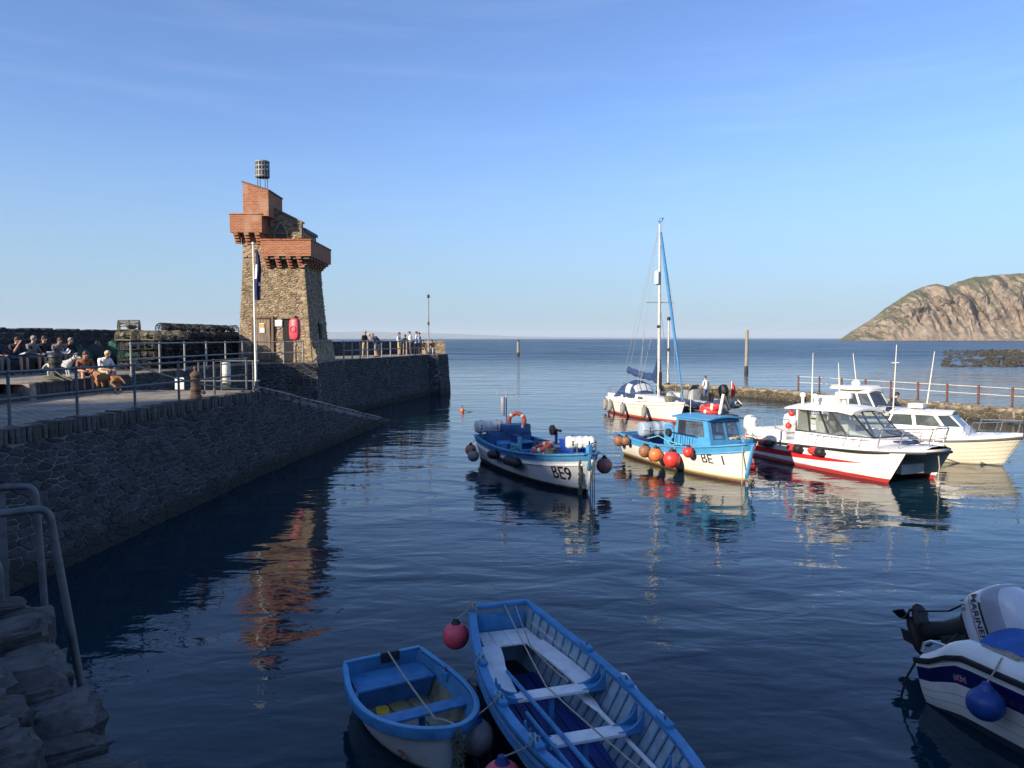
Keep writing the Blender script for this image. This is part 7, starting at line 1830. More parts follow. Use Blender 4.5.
    # hauler plate: blue panel with round sheave
    mb = MB(); pr = [(2.95, .8), (3.42, .8), (3.40, 1.02), (3.5, 1.1), (3.52, 1.3), (3.42, 1.44), (3.25, 1.5), (2.98, 1.5)]
    mb.hexa([(x, -.80, z) for x, z in pr], [(x, -.74, z) for x, z in pr]); mb.build('hauler_plate', BL, root, bevel=.01)
    mb = MB(); mb.lathe([(.03, 0), (.13, 0), (.13, .03), (.07, .05), (.13, .07), (.13, .10), (.03, .1)], (3.32, -.81, 1.26), 18, Matrix.Rotation(R(90), 3, 'X')); mb.build('hauler_sheave', M['iron'], root, smooth=True)
    mb = MB(); mb.box((3.0, 0, .56), (.1, 1.6, .4)); mb.build('bulkhead', M['blue'], root, bevel=.01)
    mb = MB(); mb.box((.55, 0, .56), (.9, 1.45, .42)); mb.build('stern_locker', M['blue_deep'], root, bevel=.02)
    # exhaust pipe / post and aerial on the roof
    mb = MB(); mb.tube([(4.72, .12, 1.92), (4.68, .30, 2.6)], .05, 10); mb.build('cream_post', M['cream'], root, smooth=True)
    mb = MB(); mb.lathe([(.10, 1.91), (.10, 1.95), (.065, 1.97)], (4.72, .12, 0), 12); mb.build('post_foot', M['black'], root, smooth=True)
    mb = MB(); mb.tube([(3.75, -.3, 1.9), (3.75, -.3, 2.55)], .012, 6); mb.build('aerial', M['white_fender'], root, smooth=True)
    hull_text(h, root, 'BE  1', .42, 4.98, .50, mat('hand_letters', (.03, .03, .035), .6, .2, 5), -1, .014, bold=.002, slope=.02, sx=.95)
    # separate gear
    life_ring(None, 'lifebuoy', 'red lifebuoy lying on the wheelhouse roof of the BE 1 boat', W(4.1, .25, 2.02), (R(6), R(4), 0), .30, .075, M['red'])
    life_ring(None, 'lifebuoy', 'second red lifebuoy stacked on the BE 1 wheelhouse roof', W(4.12, .27, 2.14), (R(2), R(-3), .5), .30, .075, M['red'])
    canister('stern_tank', 'rounded tank coloured blue-grey as in shade at the stern of the BE 1 boat', 'tank', W(1.3, -.05, .78), rz + R(80), 1.25, .33, mat('shade_blue_tank', (.30, .38, .46), .5, .15, 4))  # blue-grey of the shade is put into the tank's colour
    for x, r_, m_, z, lab in ((.35, .20, 'brown_ball', .60, 'dull brown ball fender at the BE 1 stern corner'), (.95, .17, 'brown_ball', .68, 'small brown ball fender second from the BE 1 stern'), (2.35, .22, 'brown_ball', .50, 'brown ball fender amidships on the BE 1 boat in shade'), (3.05, .24, 'orange', .48, 'orange ball fender next to the largest red one on BE 1'), (3.95, .28, 'red', .46, 'largest red ball fender on the BE 1 boat side'), (4.72, .18, 'red', .80, 'small red ball fender beside the letters BE 1')):
        ball_fender(lab, W(x, -(h.width_at(x, z) + r_ * .95), z), r_, M[m_], W(x + .1, -(h.width_at(x, .9) - .06), h.sheer(x / 6.45) + .06))
    mb = MB(); r2 = random.Random(2)
    for k in range(6): mb.tube([W(5.75 + r2.uniform(-.3, .3), r2.uniform(-.3, .3), 1.28 + r2.uniform(0, .08)) for _ in range(6)], .02, 6)
    tag(mb.build('rope_pile', M['rope'], smooth=True), 'pale rope pile on the BE 1 foredeck', 'rope')
    mb = MB()
    for k, (dy, n_) in enumerate(((-.12, 9), (.1, 10))): mb.tube([W(6.3 - .25 * k, -.1 + dy, 1.2 - .16 * i) for i in range(n_)], .014, 5)
    tag(mb.build('bow_lines', M['rope'], smooth=True), 'mooring lines hanging straight from the BE 1 bow', 'rope')
    mb = MB()
    for k in range(7): mb.tube([W(6.45 + r2.uniform(-.04, .06), r2.uniform(-.06, .06), .15 - .1 * i) for i in range(6)], .03, 5)
    tag(mb.build('weedy_chain', M['rope_green'], smooth=True), 'weedy chain entering the water under the BE 1 stem', 'chain')
    mb = MB(); mb.tube([W(2.2, -.95, .92), W(2.9, -.98, 1.1), W(3.4, -.92, .98), W(4.2, -.92, .95)], .016, 6); mb.tube([W(3.3, -.9, .98), W(3.6, -.95, .86), W(3.95, -.95, .95)], .016, 6)
    tag(mb.build('turquoise_line', mat('turquoise_rope', (.16, .46, .50)), smooth=True), 'pale turquoise line looped along the BE 1 rail beside the wheelhouse', 'rope')
cabin_boat_be1()

# ---- 6. catamaran
def strut_rail(root, name, pts, h, m_, r=.017, lean=(0, 0), top=True):
    mb = MB()
    for p in pts: mb.tube([V(p), V(p) + V((lean[0], lean[1], h))], r, 6)
    mb.tube([V(p) + V((lean[0], lean[1], h)) for p in pts], r, 6)
    return mb.build(name, m_, root, smooth=True)
def outboard(label, loc, rz, cowl, leg, s=1.0, tilt=0.0):
    o = thing('outboard_motor', label, 'outboard motor', loc, rz); o.scale = (s,) * 3; o.rotation_euler = (0, tilt, rz)
    def sec(z, rx, ry, xo): return [V((xo + rx * math.copysign(abs(math.cos(a)) ** .65, math.cos(a)), ry * math.copysign(abs(math.sin(a)) ** .65, math.sin(a)), z)) for a in [2 * math.pi * k / 18 for k in range(18)]]
    mb = MB(); mb.loft([sec(.1, .2, .14, -.15), sec(.16, .28, .19, -.16), sec(.4, .31, .21, -.17), sec(.58, .29, .2, -.18), sec(.68, .2, .15, -.17), sec(.72, .08, .07, -.16)]); mb.build('cowling', cowl, o, smooth=True, angle=50)
    mb = MB(); mb.loft([sec(.02, .17, .12, -.12), sec(.1, .21, .15, -.14)]); mb.build('cowl_skirt', leg, o, smooth=True)
    mb = MB(); mb.loft([sec(-.75, .12, .05, -.16), sec(-.3, .13, .07, -.14), sec(.02, .16, .11, -.13)]); mb.build('leg', leg, o, smooth=True)
    mb = MB(); mb.box((.02, 0, -.1), (.18, .26, .36)); mb.build('bracket', M['black'], o, bevel=.02)
    return o
def catamaran():
    root = thing('catamaran', 'white twin-hulled cabin catamaran with red stripe and red antifouling', 'catamaran', (10.15, 28.75, 0), heading(.36, -.933)); W = T(root); rz = root.rotation_euler.z
    L_ = 6.9; hb = .95                                        # hull centrelines at +-hb
    def bandrow(k): return {0: 1, 1: 1, 6: 2}.get(k, 0)
    for s_ in (-1, 1):
        h = Hull(6.75, .95, .9, -.4, (.62, .72, .98), rake=.75, smax=.5, p=2.6, q=.8, e0=.22, e1=.55)
        mb = MB(); h.shell(mb, 34, [0, .22, .36, .46, .56, .66, .72, .88, 1], rows=lambda k: 0)
        mb.v = [(x, y + s_ * hb, z) for x, y, z in mb.v]
        hl = mb.build('hull', band_mat('cat_hull%d' % s_, [(-.5, (.36, .035, .03)), (.13, (.74, .73, .68))], .4, .06), root, smooth=True)
        # red flash tapering forward, laid on the outer topside
        for sd in (-1, 1):
            mb = MB(); r0, r1 = [], []
            for i in range(25):
                u = lerp(.02, .84, i / 24); w = 1 - (i / 24) ** 2.5
                tm = .72; p0, p1 = h.pt(u, tm - .10 * w, sd, .004), h.pt(u, tm + .09 * w, sd, .004)
                r0.append(V((p0.x, p0.y + s_ * hb, p0.z))); r1.append(V((p1.x, p1.y + s_ * hb, p1.z)))
            if sd == s_:
                mb.grid([r0, r1]); mb.build('red_flash', mat('cat_red', (.55, .02, .03), .35, .1, 5), hl)
                mb = MB(); P_ = [V((p.x, p.y + s_ * hb, p.z)) for p in [h.pt(lerp(.02, .97, i / 24), .45, sd, .004) for i in range(25)]]; mb.tube(P_, .008, 4); mb.build('moulded_line', M['grey'], hl)
    # bridge deck and deck moulding
    B = 1.43
    def edge(x):                                             # half width of the deck
        k = max(0, (x - 4.6) / 2.45); return B * (1 - .0 * k) * max(0, 1 - k ** 2.6 * .62)
    def zd(x): return .66 + .05 * x / 6 + .30 * max(0, x / 7.05) ** 1.6
    xs = [0.02 + 7.05 * i / 34 for i in range(35)]
    mb = MB(); rows = [[V((x, edge(x) * f, zd(x) + .09 + .10 * (1 - f * f) * (x / 7))) for f in (-1, -.85, -.5, 0, .5, .85, 1)] for x in xs]; mb.grid(rows)
    mb.grid([[V((x, -edge(x), zd(x) + .09)) for x in xs], [V((x, -edge(x) * .985, zd(x) - .06)) for x in xs]]); mb.grid([[V((x, edge(x), zd(x) + .09)) for x in xs], [V((x, edge(x) * .985, zd(x) - .06)) for x in xs]])
    mb.grid([[V((x, -edge(x) * .985, zd(x) - .06)) for x in xs], [V((x, edge(x) * .985, zd(x) - .06)) for x in xs]])
    for x in (xs[0], xs[-1]): mb.add([(x, -edge(x), zd(x) + .09), (x, edge(x), zd(x) + .09), (x, edge(x) * .985, zd(x) - .06), (x, -edge(x) * .985, zd(x) - .06)], [(0, 1, 2, 3)])
    mb.build('deck', M['white'], root, smooth=True, angle=50)
    mb = MB(); P_ = [V((x, -edge(x) - .012, zd(x) - .02)) for x in xs] + [V((xs[-1] + .02, 0, zd(7.05) - .02))] + [V((x, edge(x) + .012, zd(x) - .02)) for x in reversed(xs)]
    mb.tube(P_, .045, 8); mb.build('rub_rail', M['black'], root, smooth=True)
    mb = MB(); mb.box((3.2, 0, .38), (6.0, .95, .3)); mb.build('bridge_deck', mat('cat_tunnel', (.50, .49, .45), .6, .1, 4), root)
    # cockpit well coamings aft
    for y in (-1.3, 1.3): mb = MB(); mb.box((1.05, y, .95), (2.0, .16, .34)); mb.build('coaming', M['white'], root, bevel=.05)
    mb = MB(); mb.box((.14, 0, .92), (.2, 2.5, .28)); mb.build('transom_box', M['white'], root, bevel=.04)
    # cabin: lower trunk, glazed band, roof
    x0, x1 = 2.25, 5.15
    mb = MB(); mb.hexa([(x0, -1.12, .72), (5.75, -.86, .98), (5.75, .86, .98), (x0, 1.12, .72)], [(x0, -1.05, 1.16), (5.25, -.78, 1.24), (5.25, .78, 1.24), (x0, 1.05, 1.16)]); mb.build('cabin_trunk', M['white'], root, bevel=.05)
    zb, zt = 1.16, 1.96
    corners_b = {'a': V((x0, -1.04, zb)), 'b': V((4.45, -.9, zb + .05)), 'c': V((5.28, -.66, zb + .08))}
    corners_t = {'a': V((x0 + .02, -.96, zt)), 'b': V((3.70, -.86, zt + .02)), 'c': V((4.28, -.62, zt + .04))}
    gl = M['glass']; fm = M['black']
    def mir(p): return V((p.x, -p.y, p.z))
    segs = [('a', 'b'), ('b', 'c')]
    CL = M['clear']
    for s_ in (-1, 1):
        for (p, q) in segs:
            A_, B_, C2, D = corners_b[p], corners_b[q], corners_t[q], corners_t[p]
            if p == 'a':
                for (u0, u1) in ((0, .30), (.30, .66), (.66, 1)):
                    Q = [A_.lerp(B_, u0), A_.lerp(B_, u1), D.lerp(C2, u1), D.lerp(C2, u0)]
                    if s_ > 0: Q = [mir(Q[1]), mir(Q[0]), mir(Q[3]), mir(Q[2])]
                    frame_window(root, Q, fm, CL, .045, .02)
            else:
                Q = [A_, B_, C2, D]
                if s_ > 0: Q = [mir(Q[1]), mir(Q[0]), mir(Q[3]), mir(Q[2])]
                frame_window(root, Q, fm, CL, .045, .02)
    c_, d_ = corners_b['c'], corners_t['c']
    frame_window(root, [c_, mir(c_), mir(d_), d_], fm, CL, .045, .02)
    for y in (-.72, .72): mb = MB(); mb.box((x0 + .03, y, 1.55), (.06, .6, .82)); mb.build('rear_bulkhead', M['white'], root)
    # roof with brow
    mb = MB(); rows = []
    for i in range(13):
        k = i / 12; x = lerp(1.7, 4.45, k); w = lerp(1.10, .74, max(0, (k - .5) * 2) ** 1.6); rows.append([V((x, w * f, zt + .03 + .06 * k + .14 * (1 - f * f) - .09 * max(0, k - .85) / .15 - .05 * max(0, .12 - k) / .12)) for f in (-1, -.8, -.4, 0, .4, .8, 1)])
    mb.grid(rows); rf = mb.build('roof', M['white'], root, smooth=True); md = rf.modifiers.new('t', 'SOLIDIFY'); md.thickness = .07; md.offset = -1
    # dash and seats seen through the glass
    mb = MB(); mb.hexa([(4.2, -.62, 1.2), (5.0, -.55, 1.2), (5.0, .55, 1.2), (4.2, .62, 1.2)], [(4.25, -.6, 1.38), (4.9, -.5, 1.26), (4.9, .5, 1.26), (4.25, .6, 1.38)]); mb.build('dashboard', M['white_fender'], root)
    for y in (-.5, .5): mb = MB(); mb.box((3.1, y, 1.32), (.42, .48, .5)); mb.box((2.9, y, 1.6), (.1, .44, .4)); mb.build('seat', M['white_fender'], root, bevel=.04)
    mb = MB(); mb.box((4.35, -.25, 1.46), (.06, .36, .2)); mb.build('chart_plotter', M['navy'], root, bevel=.01)
    # roof gear: aerials, radar dome, raft pod
    mb = MB(); mb.lathe([(.22, 2.34), (.27, 2.37), (.27, 2.47), (.22, 2.54), (.05, 2.57)], (3.3, .1, 0), 20); mb.lathe([(.08, 2.10), (.08, 2.36)], (3.3, .1, 0), 10); mb.build('radar_dome', M['white'], root, smooth=True)
    mb = MB(); mb.hexa([(2.5, -.5, 2.13), (3.0, -.5, 2.13), (3.0, .6, 2.13), (2.5, .6, 2.13)], [(2.58, -.44, 2.42), (2.94, -.44, 2.42), (2.94, .54, 2.42), (2.58, .54, 2.42)]); mb.build('roof_pod', M['white'], root, bevel=.06)
    for x, y in ((2.2, -.7), (2.35, .75), (2.9, -.8)):
        mb = MB(); mb.tube([(x, y, 2.05), (x, y, 2.32)], .05, 10); mb.lathe([(.05, 2.32), (.10, 2.36), (.10, 2.46), (.04, 2.5)], (x, y, 0), 12); mb.build('roof_lamp', M['white'], root, smooth=True)
    for x, y, hh, lx in ((2.55, -.62, 1.85, 0), (2.65, .55, 1.5, -.12)):
        mb = MB(); mb.tube([(x, y, 2.05), (x + lx * .3, y, 2.05 + hh * .35), (x + lx, y, 2.05 + hh)], [.03, .022, .008], 8); mb.build('whip_aerial', M['cream'], root, smooth=True)
    # rails
    P1 = [(x, -edge(x) + .10, zd(x) + .1) for x in (2.9, 3.5, 4.1, 4.7, 5.3)]
    strut_rail(root, 'side_rail', P1, .36, M['steel'], lean=(.12, .06)); strut_rail(root, 'side_rail', [(x, -y, z) for x, y, z in P1], .36, M['steel'], lean=(.12, -.06))
    P2 = [(5.9, -edge(5.9) + .1, zd(5.9) + .1), (6.45, -edge(6.45) + .1, zd(6.45) + .1), (6.95, -.32, zd(6.95) + .1), (6.95, .32, zd(6.95) + .1), (6.45, edge(6.45) - .1, zd(6.45) + .1), (5.9, edge(5.9) - .1, zd(5.9) + .1)]
    strut_rail(root, 'bow_rail', P2, .62, M['steel'], r=.02, lean=(.18, 0)); mb = MB(); mb.tube([V(p) + V((.09, 0, .31)) for p in P2], .014, 6); mb.build('bow_rail_mid', M['steel'], root, smooth=True)
    P3 = [(.15, -1.28, 1.05), (.8, -1.28, 1.08), (1.5, -1.28, 1.1), (2.1, -1.2, 1.12)]
    strut_rail(root, 'cockpit_rail', P3, .42, M['steel'], r=.016); strut_rail(root, 'cockpit_rail', [(x, -y, z) for x, y, z in P3], .42, M['steel'], r=.016)
    mb = MB(); mb.box((6.7, 0, 1.18), (.5, .2, .07)); mb.build('anchor_roller', M['steel'], root, bevel=.01)
    mb = MB(); mb.box((5.95, 0, 1.17), (.55, .55, .05)); mb.build('deck_hatch', M['navy_cloth'], root, bevel=.02)
    mb = MB(); P_ = [W(7.05, 0, 1.05), W(7.1, .02, .6), W(7.08, 0, .2), W(7.1, 0, -.3)]; mb.tube(P_, .016, 6)
    for i in range(4): mb.ball(W(7.09, .01, .1 - .09 * i), .07, 8, 5)
    tag(mb.build('bow_mooring', M['rope'], smooth=True), 'pale mooring line with shackle hanging at the catamaran bow', 'rope')
    outboard('grey outboard cowl at the catamaran stern nearest the BE 1 bow', W(-.25, -.95, .75), rz, M['silver'], M['grey'], .95, R(20)); outboard('second grey outboard cowl at the far side of the catamaran stern', W(-.25, .95, .75), rz, M['silver'], M['grey'], .95, R(20))
    for i, (x, lab) in enumerate(((.35, 'red and black tube fender at the catamaran stern corner'), (1.25, 'shaded red tube fender second along the catamaran side'), (2.75, 'red and black tube fender third along the catamaran side'), (3.75, 'red and black tube fender farthest forward on the catamaran side'))):
        t = tube_fender(lab, W(x, -1.52, .60 + .02 * i), .62, .13, M['red'], rz, R(90), W(x, -1.40, .88), ends=M['black'])
        rot = Matrix.Rotation(rz, 3, 'Z') @ Matrix.Rotation(R(90), 3, 'Y')
        mb = MB(); mb.lathe([(.132, .05), (.135, .07), (.135, .24), (.11, .30), (.03, .34)], n=14, rot=rot); mb.build('black_half', M['black'], t, smooth=True)
    for y, z, lab in ((-1.05, 1.75, 'small red float hung at the catamaran cabin corner'), (-1.18, 1.32, 'red float hung low behind the catamaran cabin')):
        ball_fender(lab, W(2.05, y, z), .11, M['red'], W(2.1, y + .05, z + .25))
    mb = MB(); mb.tube([W(-.05, -1.3, .8), W(-.3, -1.45, .4), W(-.35, -1.5, -.1)], .02, 6); tag(mb.build('stern_rope', M['red_dim'], smooth=True), 'reddish rope hanging from the catamaran stern into the water', 'rope')
catamaran()

# ---- 7. cream cabin boat at far right
def small_cabin(root, h, x0, x1, xw, wb, zb, zt, glassm, m_, frame):
    """trunk with side windows and three-pane raked screen; xw = foot of the screen"""
    mb = MB(); mb.hexa([(x0, -wb, zb - .12), (xw + .25, -wb * .8, zb - .05), (xw + .25, wb * .8, zb - .05), (x0, wb, zb - .12)], [(x0 + .03, -wb * .97, zb + .25), (xw, -wb * .76, zb + .27), (xw, wb * .76, zb + .27), (x0 + .03, wb * .97, zb + .25)]); mb.build('cabin_trunk', m_, root, bevel=.04)
    b = zb + .25; P0, P1, P2 = V((x0 + .05, -wb * .96, b)), V((xw - .55, -wb * .86, b + .01)), V((xw - .02, -wb * .55, b + .02)); Q0, Q1, Q2 = V((x0 + .2, -wb * .88, zt)), V((xw - .85, -wb * .78, zt + .01)), V((xw - .45, -wb * .48, zt + .02))
    mir = lambda p: V((p.x, -p.y, p.z))
    quads = [[P0, P0.lerp(P1, .5), Q0.lerp(Q1, .5), Q0], [P0.lerp(P1, .5), P1, Q1, Q0.lerp(Q1, .5)], [P1, P2, Q2, Q1]]
    for Q in quads:
        frame_window(root, Q, frame, glassm, .05, .015); frame_window(root, [mir(Q[1]), mir(Q[0]), mir(Q[3]), mir(Q[2])], frame, glassm, .05, .015)
    frame_window(root, [P2, mir(P2), mir(Q2), Q2], frame, glassm, .05, .015)
    mb = MB(); mb.hexa([(x0 + .05, -wb * .95, b), (x0 + .1, -wb * .95, b), (x0 + .1, wb * .95, b), (x0 + .05, wb * .95, b)], [(x0 + .2, -wb * .88, zt), (x0 + .25, -wb * .88, zt), (x0 + .25, wb * .88, zt), (x0 + .2, wb * .88, zt)]); mb.build('rear_bulkhead', m_, root)
    mb = MB(); rows = []
    for i in range(9):
        k = i / 8; x = lerp(x0 + .1, xw - .36, k); w = lerp(wb * .92, wb * .55, max(0, k - .5) ** 1.5 * 2.8); rows.append([V((x, w * f, zt + .02 + .10 * (1 - f * f) + .02 * k)) for f in (-1, -.7, -.3, 0, .3, .7, 1)])
    mb.grid(rows); rf = mb.build('roof', m_, root, smooth=True); md = rf.modifiers.new('t', 'SOLIDIFY'); md.thickness = .06; md.offset = -1
def cream_boat():
    root = thing('cabin_boat', 'cream white cabin boat with clinker-look hull at far right behind the catamaran', 'motor boat', (12.95, 29.5, 0), heading(.75, -.661)); W = T(root); rz = root.rotation_euler.z
    h = Hull(6.1, 2.15, 1.9, -.35, (.72, .74, 1.04), rake=.75, smax=.4, p=2.3, q=.75, e0=.22, e1=.5)
    mb = MB(); h.shell(mb, 34, [0, .25, .40, .52, .64, .76, .88, 1], lap=.016); mb.build('hull', band_mat('cream_hull', [(-.5, (.30, .27, .22)), (.03, (.50, .46, .34)), (.06, (.76, .70, .54))], .4, .05), root)
    gunwale(h, root, .05, .07, mat('grey_rub', (.10, .10, .11), .5, .2, 6), .012, .0, name='rub_rail', u1=.99)
    gunwale(h, root, .10, .10, M['white'], -.03, .085, name='toe_moulding', u1=.985)
    mb = MB(); h.deck(mb, .0, .985, .11, .06, .06); mb.build('deck', M['white'], root, smooth=True)
    small_cabin(root, h, 1.9, 4.0, 4.35, .92, .98, 1.68, M['glass'], M['white'], M['white'])
    mb = MB(); mb.box((2.75, .0, 1.93), (.5, .62, .16)); mb.box((2.75, 0, 1.80), (.12, .12, .16)); mb.build('radar', M['white'], root, bevel=.03)
    mb = MB(); mb.tube([(2.5, .5, 1.76), (2.5, .5, 1.95), (3.0, .5, 1.95), (3.0, .5, 1.76)], .02, 6); mb.build('roof_rack', M['steel'], root, smooth=True)
    for x, y, hh, l in ((2.1, -.66, 2.45, .05), (2.9, .66, 2.2, .22)): mb = MB(); mb.tube([(x, y, 1.72), (x + l, y, 1.72 + hh)], [.026, .012], 8); mb.build('whip_aerial', M['cream'], root, smooth=True)
    mb = MB(); mb.tube([(2.0, -.66, 3.5), (2.25, -.66, 3.52)], .012, 6); mb.build('aerial_spur', M['cream'], root, smooth=True)
    strut_rail(root, 'pulpit', [(4.6, -.75, 1.1), (5.3, -.52, 1.15), (5.9, -.12, 1.2), (5.9, .12, 1.2), (5.3, .52, 1.15), (4.6, .75, 1.1)], .38, M['steel'], lean=(.08, 0))
    mb = MB(); mb.tube([(4.5, -.8, 1.62), (4.42, -.98, 1.0)], .016, 6); mb.build('screen_stay', M['steel'], root, smooth=True)
    tube_fender('white tube fender with black end on the cream boat side', W(3.55, -1.12, .62), .72, .13, M['white'], rz, R(90), W(3.4, -1.0, .9))
    mb = MB(); mb.box((.3, 0, .95), (.5, 1.6, .3)); mb.build('stern_locker', M['white'], root, bevel=.04)
cream_boat()

# ---- 8. white cruiser hidden behind the catamaran
def rear_cruiser():
    root = thing('cruiser', 'white cruiser mostly hidden behind the catamaran, its stern and upper cabin showing', 'motor boat', (14.55, 35.8, -.28), heading(.42, -.907)); W = T(root); rz = root.rotation_euler.z
    h = Hull(5.2, 2.2, 2.0, -.35, (1.12, 1.10, 1.3), rake=.6, smax=.4, p=2.3, q=.75, e0=.2, e1=.5)
    mb = MB(); h.shell(mb, 26); mb.build('hull', band_mat('cruiser_hull', [(-.5, (.1, .1, .12)), (.05, (.76, .75, .72))], .4, .03), root, smooth=True)
    gunwale(h, root, .05, .06, M['black'], .012, -.1, name='rub_rail', u1=.99); gunwale(h, root, .1, .08, M['white'], -.02, .02, u1=.985)
    mb = MB(); h.deck(mb, 0, .98, .0, .04, .05); mb.build('deck', M['white'], root, smooth=True)
    small_cabin(root, h, 1.9, 3.4, 3.7, .85, 1.4, 2.3, M['glass'], M['white'], M['white'])
    mb = MB(); mb.hexa([(1.6, -.95, 2.42), (3.0, -.85, 2.42), (3.0, .85, 2.42), (1.6, .95, 2.42)], [(1.7, -.9, 2.56), (2.9, -.75, 2.58), (2.9, .75, 2.58), (1.7, .9, 2.56)]); mb.build('hardtop', M['white'], root, bevel=.05)
    mb = MB(); mb.lathe([(.16, 2.56), (.2, 2.62), (.2, 2.72), (.1, 2.8)], (2.2, .1, 0), 16); mb.build('radar_dome', M['white'], root, smooth=True)
    for x, y, hh, l in ((1.8, .6, 1.5, -.25),): mb = MB(); mb.tube([(x, y, 2.5), (x + l, y, 2.5 + hh)], [.022, .01], 8); mb.build('whip_aerial', M['cream'], root, smooth=True)
    strut_rail(root, 'pulpit', [(3.9, -.55, 1.3), (4.6, -.35, 1.3), (5.0, 0, 1.3), (4.6, .35, 1.3), (3.9, .55, 1.3)], .5, M['steel'])
    for x in (.15,): strut_rail(root, 'stern_rail', [(x, -.9, 1.15), (x, -.3, 1.15), (x, .3, 1.15), (x, .9, 1.15)], .4, M['steel'])
    p = person('person in dark blue clothes standing on deck behind the catamaran windscreen', W(4.15, -.1, 1.33), rz + R(60), 'crouch', NAVY, NAVY, 'hair_dark', sleeves='long')
    mb = MB(); mb.tube(rope_path(W(.1, -.95, 1.05), W(.6, -2.6, .95), .1), .02, 6); tag(mb.build('teal_line', mat('turquoise_rope', (.16, .46, .50)), smooth=True), 'teal mooring line running from the hidden cruiser stern to the catamaran', 'rope')
rear_cruiser()

# ---- 9. sailing yacht
def yacht():
    root = thing('sailing_yacht', 'white sailing yacht with tall mast, blue sail cover and sprayhood', 'yacht', (6.45, 45.4, 0), heading(.32, -.947)); W = T(root); rz = root.rotation_euler.z
    h = Hull(7.5, 2.45, 1.7, -.5, (.88, .84, 1.10), rake=.75, smax=.45, p=2.1, q=.85, e0=.30, e1=.55, trake=-.25)
    mb = MB(); h.shell(mb, 36, [0, .1, .2, .3, .4, .5, .6, .7, .80, .815, .93, .95, 1], rows=lambda k: 1 if k in (8,) else (2 if k == 10 else 0))
    mb.build('hull', [band_mat('yacht_hull', [(-.5, (.05, .05, .06)), (.05, (.55, .09, .05)), (.16, (.76, .74, .68))], .4, .03), mat('cove_grey', (.35, .35, .36), .4, .1, 5), mat('cove_tan', (.40, .24, .12), .5, .2, 5)], root, smooth=True)
    mb = MB(); h.deck(mb, 0, .985, .0, .02, .07); mb.build('deck', M['white'], root, smooth=True)
    gunwale(h, root, .05, .06, M['white'], -.02, .02, u1=.985, name='toe_rail')
    mb = MB(); mb.hexa([(2.3, -.82, .84), (5.9, -.42, 1.02), (5.9, .42, 1.02), (2.3, .82, .84)], [(2.35, -.7, 1.30), (5.4, -.36, 1.22), (5.4, .36, 1.22), (2.35, .7, 1.30)]); mb.build('coachroof', M['white'], root, bevel=.07)
    for s_ in (-1, 1):
        for x, w in ((2.9, .5), (3.9, .45)):
            y = s_ * (lerp(.80, .42, (x - 2.3) / 3.6)); mb = MB(); mb.box((x, y * .985, 1.10), (w, .03, .14), Matrix.Rotation(-s_ * .11, 3, 'Z')); mb.build('portlight', M['glass'], root, bevel=.02)
    for y in (-.75, .75): mb = MB(); mb.box((1.2, y, 1.02), (2.0, .16, .3)); mb.build('cockpit_coaming', M['white'], root, bevel=.05)
    mb = MB(); mb.box((1.1, 0, .93), (1.9, 1.3, .04)); mb.build('cockpit_sole', M['pale_wood'], root)
    # sprayhood with clear panes
    hoops = [(1.35, .96, 1.0), (1.75, 1.82, .86), (2.35, 2.02, .80), (2.95, 1.92, .72), (3.35, 1.28, .66)]
    mb = MB(); rows = []
    for x, z, w in hoops:
        row = []
        for k in range(13):
            a = math.pi * k / 12; row.append(V((x, w * math.cos(a) * (1 - .12 * math.sin(a)), max(1.0, lerp(1.05, z, math.sin(a) ** .45)))))
        rows.append(row)
    mb.grid(rows[:3])
    sh = mb.build('sprayhood', M['navy_cloth'], root, smooth=True, angle=70); md = sh.modifiers.new('t', 'SOLIDIFY'); md.thickness = .015
    mb = MB(); mb.grid(rows[2:5]); sh2 = mb.build('sprayhood_front', M['navy_cloth'], root, smooth=True, angle=70); md = sh2.modifiers.new('t', 'SOLIDIFY'); md.thickness = .015
    def vinyl(i, a, b, f0, f1):
        """clear pane sewn into the hood between hoop i and i + 1, columns a..b"""
        mb = MB(); g_ = []
        for f in (f0, (f0 + f1) / 2, f1):
            row = []
            for c in [a + (b - a) * q / 6 for q in range(7)]:
                k = min(int(c), 11); u = c - k; p = rows[i][k].lerp(rows[i][k + 1], u).lerp(rows[i + 1][k].lerp(rows[i + 1][k + 1], u), f)
                d = (p - V((2.4, 0, 1.2))).normalized(); row.append(p + d * .022)
            g_.append(row)
        mb.grid(g_); mb.build('sprayhood_window', mat('hazy_vinyl', (.50, .55, .58), .22, .08, 3), root, smooth=True)
    vinyl(3, 2.2, 4.7, .12, .72); vinyl(3, 5.0, 7.0, .12, .72); vinyl(3, 7.3, 9.8, .12, .72)
    vinyl(2, .5, 2.6, .12, .88); vinyl(2, 9.4, 11.5, .12, .88)
    # mast, boom, rigging
    mx_, mz = 4.85, 10.55
    mb = MB(); mb.tube([(mx_, 0, 1.2), (mx_ - .03, 0, 6), (mx_ - .08, 0, mz)], [.085, .08, .06], 12); mb.build('mast', M['pale_rail'], root, smooth=True)
    mb = MB(); mb.tube([(mx_ - .04, -.85, 6.35), (mx_ - .04, .85, 6.35)], .025, 6); mb.build('spreader', M['grey'], root, smooth=True)
    mb = MB(); mb.lathe([(.05, 7.3), (.13, 7.36), (.13, 8.0), (.05, 8.06)], (mx_ - .04, -.16, 0), 12); mb.build('radar_reflector', M['white'], root, smooth=True)
    mb = MB(); mb.tube([(mx_ - .35, 0, mz + .22), (mx_ - .08, 0, mz + .1), (mx_ + .22, 0, mz + .15)], .015, 5); mb.tube([(mx_ - .08, 0, mz), (mx_ - .08, 0, mz + .35)], .015, 5); mb.box((mx_ + .2, 0, mz + .25), (.12, .02, .1)); mb.build('masthead_gear', M['iron'], root)
